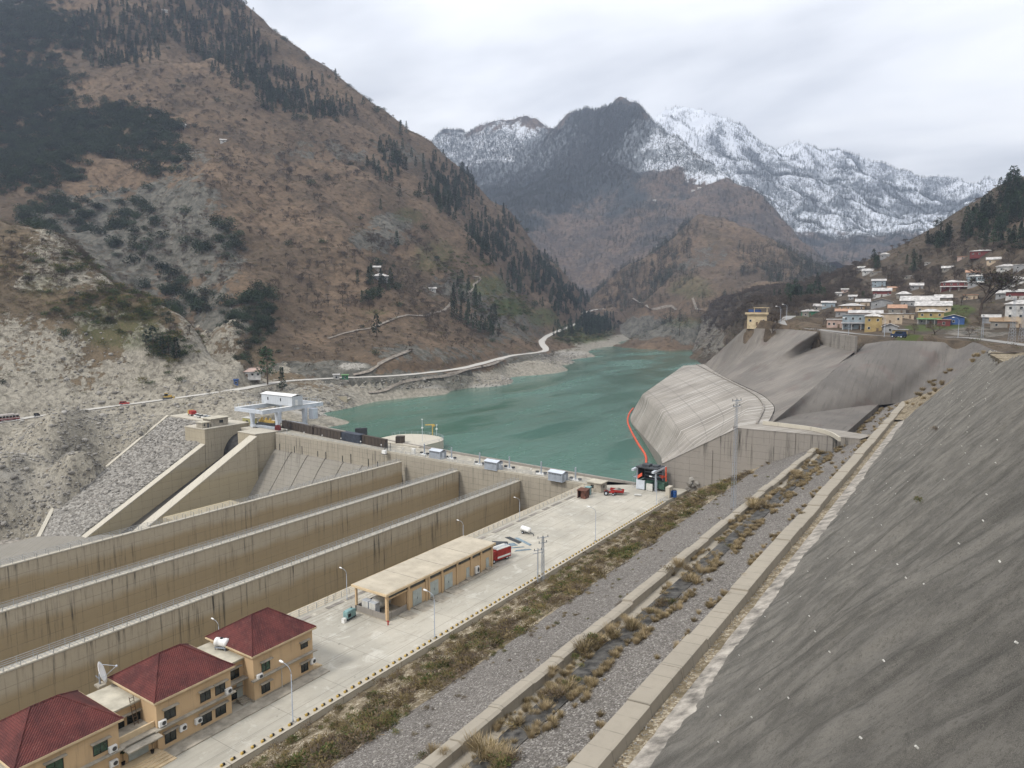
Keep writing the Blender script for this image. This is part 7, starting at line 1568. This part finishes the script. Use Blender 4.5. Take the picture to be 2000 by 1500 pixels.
# ================================================================ VILLAGE, ROAD TRAFFIC
def pal(name, c, r=.8, v=.15): 
    if name not in M: M[name] = plain(name, c, r, v, .5)
    return M[name]
pal('roofwhite', (.52,.5,.475), .6, .3); pal('roofrust', (.40,.24,.16)); pal('roofgreen', (.14,.28,.12)); pal('hgreen', (.04,.15,.085)); pal('hblue', (.27,.32,.35)); pal('hyellow', (.34,.25,.11)); pal('hbeige', (.45,.36,.26)); pal('hwhite', (.5,.49,.47), .8, .25); pal('hred', (.16,.04,.037)); pal('hgrey', (.28,.28,.28)); pal('hstone', (.24,.22,.19)); pal('hpink', (.45,.33,.28)); pal('tarp', (.04,.09,.24)); pal('hbrown', (.28,.19,.11)); pal('hcream', (.52,.42,.27))
def house(px, py, wp, hm, roof, rc, wc, label, T=None, yaw=0., dep=.75, st=1, porch=False, win=3, cat='house', group='village houses on the terrace', rh=.22, lower=None, nm='house'):
    T = T or TV; hm = hm*(1.2 if T is TV else 1.15); p = hit(T, px, py)
    if p is None: return None
    p = np.array(p); d = (p-CAM) @ FW; w_ = wp*d/FPX; dp = max(4., w_*dep); face = math.atan2(-(CAM-p)[0], (CAM-p)[1])+math.pi   # front turned to the valley
    o = empty(nm, (p[0], p[1], p[2]-.2), face+R(yaw), label, cat, group); x = w_/2; y = dp/2
    off = Vector((0, y, 0))
    def B(bx, name, mat, par=None): return bx.build(name, mat, par or o)
    y0, y1 = 0., dp
    b = MB(); b.box(-x, x, y0, y1, -1.5, hm if not lower else hm*.48); wl = B(b, 'wall', M[lower or wc])
    if lower: b = MB(); b.box(-x+.05, x-.05, y0+.05, y1-.05, hm*.48+.002, hm); B(b, 'upper_wall', M[wc])
    ov = .7; z = hm+.003; rt = w_*rh
    b = MB()
    if roof == 'hip':
        r_ = max(.2, x-dp*.5); b.add([(-x-ov,y0-ov,z),(x+ov,y0-ov,z),(x+ov,y1+ov,z),(-x-ov,y1+ov,z),(-r_,(y0+y1)/2,z+rt),(r_,(y0+y1)/2,z+rt),(-x-ov,y0-ov,z-.12),(x+ov,y0-ov,z-.12),(x+ov,y1+ov,z-.12),(-x-ov,y1+ov,z-.12)], [(0,1,5,4),(1,2,5),(2,3,4,5),(3,0,4),(6,7,1,0),(7,8,2,1),(8,9,3,2),(9,6,0,3),(9,8,7,6)])
    elif roof == 'gable':
        b.side([(y0-ov,z-.15),((y0+y1)/2,z+rt),(y1+ov,z-.15),(y1+ov,z),((y0+y1)/2,z+rt+.15),(y0-ov,z)], -x-ov, x+ov)
        g_ = MB(); g_.side([(y0+.05,z-.004),((y0+y1)/2,z+rt-.1),(y1-.05,z-.004)], -x+.05, x-.05); B(g_, 'gable_wall', M[wc])
    elif roof == 'end':     # gable towards the valley
        b.sidey([(-x-ov,z-.15),(0,z+rt),(x+ov,z-.15),(x+ov,z),(0,z+rt+.15),(-x-ov,z)], y0-ov, y1+ov); g_ = MB(); g_.sidey([(-x+.05,z-.004),(0,z+rt-.1),(x-.05,z-.004)], y0+.05, y1-.05); B(g_, 'gable_wall', M[wc])
    elif roof == 'shed': b.side([(y0-ov,z-.05),(y1+ov,z+rt*.8),(y1+ov,z+rt*.8+.15),(y0-ov,z+.1)], -x-ov, x+ov)
    else: b.box(-x-.4, x+.4, y0-.5, y1+.4, z, z+.35)
    B(b, 'roof', M[rc])
    for s_ in range(st):
        zz = hm*(s_+.5)/st; hh = min(1.3, hm/st*.45)
        for i in range(win):
            xx = -x+w_*(i+.5)/win
            if i == win//2 and s_ == 0 and win > 1:
                b = MB(); b.box(xx-.5, xx+.5, y0-.06, y0-.003, .15, min(2.1, hm/st*.8)); B(b, 'door', M['wood'])
            else:
                b = MB(); b.box(xx-.6, xx+.6, y0-.05, y0-.003, zz-hh/2, zz+hh/2); wf = B(b, 'window', M['hwhite'] if wc != 'hwhite' else M['hgrey']); b = MB(); b.box(xx-.48, xx+.48, y0-.07, y0-.052, zz-hh/2+.1, zz+hh/2-.1); b.build('pane', M['glass'], wf)
    if porch:
        zt = hm/st*.92; b = MB(); b.add([(-x-.5,y0-2.6,zt-.35),(x+.5,y0-2.6,zt-.35),(x+.5,y0-.08,zt+.25),(-x-.5,y0-.08,zt+.25),(-x-.5,y0-2.6,zt-.25),(x+.5,y0-2.6,zt-.25),(x+.5,y0-.08,zt+.35),(-x-.5,y0-.08,zt+.35)],[(0,3,2,1),(4,5,6,7),(0,1,5,4),(1,2,6,5),(2,3,7,6),(3,0,4,7)]); B(b, 'porch_roof', M[porch if isinstance(porch, str) else rc])
        for i in range(4): xx = -x+.2+(w_-.4)*i/3; b = MB(); b.box(xx-.14, xx+.14, y0-2.4, y0-2.1, -1.5, zt-.36); B(b, 'porch_post', M['hwhite'] if wc != 'hwhite' else M['hgrey'])
    return o
house(1478,636,36,4.6,'flat','hcream','hcream','cream flat roofed lookout house alone at the left end of the terrace', win=3)
house(1582,617,32,3.0,'hip','roofwhite','hgreen','green walled house under a white hipped roof', rh=.13, win=3)
house(1573,618,12,2.2,'flat','hstone','hstone','low stone shed leaning beside the green walled house', win=1, nm='shed', cat='shed')
house(1618,601,24,3.2,'gable','roofwhite','hblue','small pale blue house behind the green one', rh=.12, win=2)
house(1663,606,46,2.8,'hip','roofwhite','hbrown','tan brown bungalow under a wide white hipped roof', rh=.1, win=4)
house(1690,622,58,3.0,'gable','roofwhite','hpink','long low white roofed row house behind the blue house', rh=.08, win=5)
house(1672,643,50,6.2,'flat','hgrey','hblue','light blue two storey house with dark balcony openings', st=2, win=4, porch='hgrey')
house(1633,640,34,3.6,'flat','hwhite','hpink','pinkish flat roofed house left of the light blue one', win=4)
house(1705,648,30,6.6,'hip','roofwhite','hyellow','tall mustard yellow house under a white pyramid roof', st=2, win=2, rh=.2, dep=.95)
house(1738,632,42,4.6,'flat','roofwhite','hbeige','beige flat roofed house behind the mustard yellow one', win=3)
house(1738,650,26,2.6,'end','roofwhite','hgrey','small grey shed with white gable below the beige house', win=1, nm='shed', cat='shed')
house(1757,656,26,2.4,'flat','hgrey','hyellow','low yellow walled lean-to open to the road beside the jeep', win=1, nm='shed', cat='shed')
house(1722,600,38,3.2,'end','roofwhite','hgrey','grey tin house with white gable roof in the middle of the village', win=2, rh=.15)
house(1722,580,32,4.0,'gable','roofwhite','hred','dark red gabled house on stilts above the grey tin house', win=3, rh=.18, lower='hwhite')
house(1716,560,24,4.2,'shed','roofwhite','hblue','narrow pale blue house above the dark red one', win=2, st=2)
house(1696,535,22,2.4,'gable','roofwhite','hwhite','small white cottage on the ridge left of the village', win=2)
house(1682,528,12,2.4,'gable','roofwhite','hwhite','tiny white cottage at the far left of the ridge', win=1)
house(1710,537,20,2.2,'flat','roofwhite','hstone','low stone cottage under the ridge cottages', win=2)
house(1728,505,16,3.6,'hip','roofwhite','hgrey','small grey house high on the hazy ridge line', win=2)
house(1650,572,12,2.6,'shed','roofwhite','hpink','tiny pinkish hut up the slope behind the tan bungalow', win=1, nm='hut', cat='hut')
house(1638,579,11,2.6,'shed','roofwhite','hwhite','tiny white hut left of the pinkish one', win=1, nm='hut', cat='hut')
house(1795,600,64,3.6,'gable','roofwhite','hgrey','wide grey house with a long white gable roof behind the green roofed house', rh=.14, win=5)
house(1822,612,60,4.0,'gable','roofwhite','hbeige','beige house under a big white roof just behind the green roofed house', rh=.14, win=4)
house(1817,633,44,5.6,'hip','roofwhite','hyellow','yellow house ringed by a bright green lower roof', rh=.12, win=3, st=2, porch='roofgreen', lower='hgrey')
house(1862,634,36,3.2,'end','roofwhite','tarp','shed clad in blue tarpaulin with a white roof', rh=.16, win=1, nm='shed', cat='shed')
house(1843,637,22,2.8,'flat','roofrust','hred','rust red tin shed beside the blue tarpaulin shed', win=1, nm='shed', cat='shed')
house(1864,566,46,4.6,'hip','roofwhite','hred','dark red house with white porch roof up the slope', win=4, st=2, porch=True, rh=.1)
house(1926,548,62,2.8,'hip','roofwhite','hblue','long pale house under a big white roof behind the budding tree', win=5, rh=.08)
house(1985,558,46,3.6,'hip','roofwhite','hwhite','white bungalow with dark windows at the right edge', win=3, rh=.12)
house(1988,585,40,4.0,'gable','roofwhite','hred','red and white striped house at the right edge below the white bungalow', win=3, lower='hwhite', rh=.12)
house(1992,640,52,9.5,'hip','roofwhite','hwhite','big white three storey house with ridged roof at the right edge', win=3, st=3, rh=.16, lower='hbeige')
house(1958,640,40,2.6,'shed','hbrown','hstone','low dark roofed hut left of the big white house', win=2, nm='hut', cat='hut')
house(1935,632,28,2.8,'shed','roofwhite','hgrey','grey lean-to with slanted pale roof under the budding tree', win=1, nm='hut', cat='hut')
house(1960,582,26,2.6,'gable','roofwhite','hgrey','grey cottage with patched white roof right of the budding tree', win=2)
house(1919,500,42,3.4,'hip','roofwhite','hred','red brown house with white roof high above the village', win=4, rh=.08)
house(1880,506,18,1.8,'flat','roofrust','hpink','small low house with orange roof left of the high red brown one', win=1)
house(1966,530,34,3.0,'hip','roofwhite','hwhite','white cottage with pink tinged roof near the right edge', win=2, rh=.15)
house(1996,527,28,3.0,'flat','roofwhite','hgrey','grey flat roofed cottage at the right edge beside the white one', win=2)
house(1811,517,10,1.6,'flat','roofwhite','hwhite','tiny white roofed hut alone on the brown slope', win=1, nm='hut', cat='hut')
G2 = 'houses on the left bank'
house(743,549,30,4.5,'hip','roofwhite','hgrey','grey farmhouse with white roof alone on the brown mountain', TL, win=3, group=G2, rh=.14, porch=True)
house(736,529,14,3.,'gable','roofwhite','hstone','small stone barn just above the lone farmhouse', TL, win=1, group=G2, nm='barn', cat='barn')
house(482,737,52,3.0,'gable','hpink','hwhite','long roadside building with pale pink roof behind the abutment', TL, win=5, group=G2, rh=.1)
house(508,736,18,4.2,'flat','hgrey','hstone','square grey shelter right of the long pink roofed building', TL, win=1, group=G2, nm='shelter', cat='shelter')
house(657,741,12,2.6,'flat','hwhite','hwhite','small white kiosk beside the lake road', TL, win=1, group=G2, nm='kiosk', cat='kiosk')
house(674,741,12,2.4,'flat','roofgreen','hgreen','green roadside stall right of the white kiosk', TL, win=1, group=G2, nm='stall', cat='stall')
house(461,752,8,2.6,'flat','tarp','tarp','small blue cabin at the end of the near road stretch', TL, win=1, group=G2, nm='cabin', cat='cabin')
for px, py, wp, T_, t in ((356,249,14,TL,'white roofed hut on the shoulder of the left mountain'),(436,279,11,TL,'white roofed hut right of the shoulder hut'),(322,24,10,TL,'small white hut at the top of the left mountain pines'),(1278,393,7,TM,'tiny white hut on the middle mountain slope'),(1354,374,7,TM,'tiny white hut high on the middle mountain, left of two'),(1366,369,7,TM,'tiny white hut high on the middle mountain, right of two'),(1285,484,6,TM,'tiny white hut low on the middle mountain'),(845,570,13,TL,'long white hut among bare trees right of the farmhouse')):
    house(px, py, wp, 3., 'gable', 'roofwhite', 'hwhite', t, T_, win=1, group='far huts', nm='hut', cat='hut')
for px, py, wp, hh, rf, rc_, wc_, t in ((1600,606,20,2.6,'gable','roofwhite','hstone','small stone cottage between the green house and the pale blue one'),(1646,618,26,2.8,'shed','roofrust','hgrey','grey hut with rusty slanted roof above the pinkish flat roofed house'),(1685,598,24,2.8,'gable','roofwhite','hbeige','beige cottage behind the tan brown bungalow'),(1752,612,30,2.8,'gable','roofrust','hstone','stone cottage with rusty roof left of the wide grey house'),(1770,622,26,2.4,'flat','hgrey','hbeige','low beige outbuilding left of the beige house with big white roof'),
    (1765,583,26,2.8,'hip','roofwhite','hstone','stone cottage below the terrace walls, right of the dark red gabled house'),(1790,565,22,2.6,'gable','roofwhite','hgrey','small grey cottage up the slope left of the dark red porch house'),(1745,570,20,2.6,'shed','roofrust','hbrown','small brown hut right of the narrow pale blue house'),(1842,590,28,2.6,'gable','roofwhite','hstone','stone cottage between the wide grey house and the budding tree'),(1895,585,24,2.6,'flat','roofrust','hbeige','beige flat roofed hut half behind the budding tree'),
    (1900,540,22,2.6,'gable','roofrust','hgrey','grey cottage with rusty roof left of the long pale house'),(1850,530,18,2.4,'gable','roofwhite','hstone','small stone hut above the dark red porch house'),(1940,515,22,2.6,'gable','roofwhite','hbeige','beige cottage under the pine stand'),(1905,560,26,2.6,'hip','roofwhite','hgrey','grey cottage just below the long pale house'),(1775,545,16,2.2,'flat','roofwhite','hstone','tiny stone hut high in the middle of the village hill'),(1665,585,14,2.2,'gable','roofwhite','hgrey','tiny grey hut right of the pinkish hut')):
    house(px, py, wp, hh, rf, rc_, wc_, t, win=2)
# lookout upper floor
p = hit(TV, 1478, 636)
if p is not None:
    d = (np.array(p)-CAM) @ FW; fz = math.atan2(p.x, -p.y)+math.pi; fz = math.atan2(-(CAM-np.array(p))[0], (CAM-np.array(p))[1])+math.pi
    o = empty('lookout_terrace', (p.x, p.y, p.z+5.75), fz, 'roof terrace with blue and red sheeting on the cream lookout house', 'terrace'); w_ = 36*d/FPX
    b = MB(); b.box(-w_*.62,w_*.58,-.9,6,-.002,.15); b.box(-w_*.62,w_*.58,-1.,-.8,.152,1.1); b.build('parapet', M['hcream'], o); b = MB(); b.box(-w_*.45,w_*.2,.6,4.5,1.2,2.6); b.build('blue_sheet', M['tarp'], o); b = MB(); b.box(-w_*.45,w_*.2,.5,.59,.7,1.3); b.build('red_sheet', M['hred'], o); b = MB(); b.box(-w_*.2,w_*.6,-.5,5.5,3.4,3.7); b.build('roof', M['hcream'], o); b = MB(); [b.box(x_-.15,x_+.15,y_-.15,y_+.15,.15,3.4) for x_ in (-w_*.15,w_*.5) for y_ in (0,5)]; b.build('post', M['hcream'], o)
# village road furniture
for i, (px, py, t) in enumerate(((1524,633,'first lamp on the village ramp'),(1536,626,'second lamp on the village ramp, farther up'),(1657,660,'lamp by the light blue house'),(1727,658,'lamp in front of the jeep'),(1871,660,'lamp before the brown bank under the budding tree'))):
    p = hit(TV, px, py)
    if p is None: continue
    o = copy_tree(lamp); o.location = p; o.scale = (1.2,1.2,1.15); tag(o, 'tall street lamp of the village road, '+t, 'street lamp', 'street lamps of the village')
p = hit(TV, 1918, 661)
if p is not None: lattice('lattice_pole', tuple(p), 10, .8, 'lattice power pole on the village road under the budding tree', 2, R(80))
for px, py, h, t in ((1976,668,17,'steel lattice tower at the right edge beside the big white house'),(1996,668,13,'second steel lattice tower cut by the right edge')):
    p = hit(TV, px, py)
    if p is not None: lattice('lattice_tower', tuple(p), h, 1.9, t, 2, R(30), 'tower', .5)
p = U(1755,660,45.75); o = empty('jeep', tuple(p), R(62), 'dark blue jeep parked on the village road', 'jeep')
b = MB(); b.box(-.85,.85,-2.1,2.1,.5,1.2); b.build('body', M['tarp2'] if 'tarp2' in M else pal('tarp2', (.015,.03,.07)), o); b = MB(); b.side([(-2.,1.2),(-1.9,2.),(.5,2.),(.95,1.2)], -.8, .8); b.build('cabin', M['tarp2'], o); b = MB(); b.box(-.82,.82,-1.7,.35,1.35,1.85); b.build('window', M['glass'], o)
for x_ in (-.8,.8):
    for y_ in (-1.4,1.4): wheel(o, x_, y_, .42, .28)
# road traffic on the left bank
def road_at(px):
    best = None
    for i in range(len(ROAD)-1):
        for t in np.linspace(0, 1, 12, endpoint=False):
            q = ROAD[i]*(1-t)+ROAD[i+1]*t; e_ = abs(PX(q)[0]-px)
            if q[1] < 700 and q[0] < -150 and (best is None or e_ < best[0]): d = ROAD[i+1]-ROAD[i]; best = (e_, q, math.atan2(d[1], d[0]))
    return best[1]+np.array([0,0,.18]), best[2]
q, a = road_at(16); o = empty('bus', tuple(q), a-R(90), 'decorated red and white bus on the road at the left edge', 'bus'); pal('buswhite', (.5,.46,.43))
b = MB(); b.box(-1.2,1.2,-4.5,4.5,.55,1.7); b.build('body', M['darkred'], o); b = MB(); b.box(-1.18,1.18,-4.4,4.3,1.702,2.6); b.build('window_band', M['glass'], o); b = MB(); b.box(-1.22,1.22,-4.5,4.4,2.602,2.95); b.box(-1.0,1.0,-3.5,2.5,2.952,3.35); b.build('roof', M['buswhite'], o); b = MB(); b.box(-1.23,1.23,-4.5,4.5,1.15,1.4); b.build('stripe', M['buswhite'], o)
for i in range(7): b = MB(); b.box(-1.21,1.21,-4.3+i*1.4,-4.1+i*1.4,1.702,2.6); b.build('pillar', M['buswhite'], o)
for x_ in (-1.,1.):
    for y_ in (-3.,3.): wheel(o, x_, y_, .5)
q, a = road_at(243); o = empty('pickup_truck', tuple(q), a-R(90), 'dark red four wheel drive on the white road', 'car'); b = MB(); b.box(-.9,.9,-2.2,2.2,.5,1.15); b.build('body', M['red'], o); b = MB(); b.side([(-2.1,1.152),(-2.,1.85),(.4,1.85),(1.,1.152)], -.82, .82); b.build('cabin', M['darkred'], o); b = MB(); b.box(-.84,.84,-1.8,.2,1.25,1.7); b.build('window', M['glass'], o)
for x_ in (-.85,.85):
    for y_ in (-1.4,1.4): wheel(o, x_, y_, .4, .28)
q, a = road_at(72); o = empty('motor_rickshaw', tuple(q), a-R(90), 'small black three wheeler on the road behind the bus', 'rickshaw'); b = MB(); b.side([(-1.2,.4),(-1.2,1.7),(.5,1.75),(1.1,.9),(1.3,.4)], -.65, .65); b.build('body', M['black'], o); b = MB(); b.box(-.66,.66,-.6,.3,1.,1.5); b.build('opening', M['charcoal'], o); wheel(o, 0, 1., .3, .2); wheel(o, -.6, -.8, .3, .2); wheel(o, .6, -.8, .3, .2)
q, a = road_at(327); o = empty('bulldozer', tuple(q), a-R(90), 'yellow bulldozer working on the road above the abutment', 'bulldozer')
b = MB(); b.box(-.8,.8,-1.8,2.,.8,1.7); b.box(-.6,.6,.2,2.,1.702,2.1); b.build('body', M['yellow'], o); b = MB(); b.box(-.75,.75,-1.4,.1,1.702,3.0); b.build('cab', M['glass'], o); b = MB(); b.box(-.85,.85,-1.5,.2,3.002,3.15); b.build('roof', M['yellow'], o)
for s_ in (-1,1): b = MB(); b.sidey([(s_*1.2-.3,0),(s_*1.2+.3,0),(s_*1.2+.3,1.),(s_*1.2-.3,1.)], -2.2, 2.2); b.build('track', M['charcoal'], o)
b = MB(); b.add([(-1.9,2.9,.1),(1.9,2.9,.1),(1.9,2.7,1.4),(-1.9,2.7,1.4),(-1.9,3.1,.1),(1.9,3.1,.1),(1.9,2.9,1.4),(-1.9,2.9,1.4)],[(0,1,2,3),(7,6,5,4),(0,4,5,1),(1,5,6,2),(2,6,7,3),(3,7,4,0)]); b.build('blade', M['yellow'], o); b = MB(); b.bar((-1.2,0,.7),(-1.2,2.8,.6),.2); b.bar((1.2,0,.7),(1.2,2.8,.6),.2); b.build('push_arm', M['yellow'], o)
# parked things on the abutment terrace
p = U(334,803,4.); o = empty('dump_truck', (-323, 200.5, 2.02), R(75), 'red and yellow truck parked at the top of the stone slope', 'truck'); b = MB(); b.box(-1.2,1.2,-3.2,1.,.9,2.5); b.build('bed', M['red'], o); b = MB(); b.side([(1.1,.6),(1.1,2.6),(2.4,2.6),(2.9,1.6),(2.9,.6)], -1.15, 1.15); b.build('cab', M['yellow'], o); b = MB(); b.box(-1.0,1.0,2.3,2.95,1.65,2.3); b.build('windscreen', M['glass'], o)
for x_ in (-1.,1.):
    for y_ in (-2.2,2.): wheel(o, x_, y_, .5)
for i, (x_, y_, mt, t) in enumerate(((-317,200,'white','nearest the truck'),(-313.5,199.2,'offwhite','second from the truck'),(-310,199.4,'white','third from the truck'),(-306.5,198.6,'lightsteel','nearest the abutment hut'))):
    o = empty('parked_car', (x_, y_, 2.02), R(10), 'small pale car parked on the abutment terrace, '+t, 'car', 'cars parked on the abutment'); b = MB(); b.box(-.82,.82,-2.,2.,.35,.9); b.build('body', M[mt], o); b = MB(); b.side([(-1.7,.902),(-1.2,1.45),(.5,1.45),(1.1,.902)], -.74, .74); b.build('cabin', M['glass'], o); b = MB(); b.box(-.7,.7,-1.1,.45,1.452,1.5); b.build('roof', M[mt], o)
    for xx in (-.78,.78):
        for yy in (-1.3,1.3): wheel(o, xx, yy, .32, .2)
# intake ruins by the shore
for px, py, w_, t in ((672,790,9.,'ruined concrete intake box at the water edge left of the shore'),(626,792,6.,'broken pale concrete stub on the rocks behind the gantry crane')):
    q = U(px, py, -2.); o = empty('concrete_ruin', tuple(q), R(-60 if w_ > 7 else -20), t, 'ruin'); b = MB(); b.box(-w_/2,w_/2,-3,3,-3,3.2); b.box(w_/2-1,w_/2,-3.2,3.2,3.202,5.2); b.build('body', M['train'], o); b = MB(); b.box(-w_/2-.3,w_/2-1.1,-3.3,3.3,3.202,3.6); b.build('slab', M['slab'], o)
# road retaining wall on the left bank
def road_wall(pxa, pxb, drop, label, mat):
    b = MB(); A = [road_at(px_)[0] for px_ in np.linspace(pxa, pxb, 8)]; 
    for a_, c_ in zip(A[:-1], A[1:]):
        d = c_-a_; n_ = np.array([d[1], -d[0], 0])/np.linalg.norm(d[:2])*3.6; a2, c2 = a_+n_, c_+n_; n2 = n_*.5
        b.add([tuple(a2), tuple(c2), tuple(c2+n2-np.array([0,0,drop])), tuple(a2+n2-np.array([0,0,drop])), tuple(a2-n2*.5), tuple(c2-n2*.5), tuple(c2-n2*.5-np.array([0,0,drop])), tuple(a2-n2*.5-np.array([0,0,drop]))], [(0,1,2,3),(4,7,6,5),(0,4,5,1),(3,2,6,7),(0,3,7,4),(1,5,6,2)])
    wall_thing('road_wall', b, mat, label)
road_wall(95, 170, 9., 'grey stone retaining wall under the road at the left', M['abut']); road_wall(330, 405, 6., 'pale retaining wall under the road near the bulldozer', M['train'])
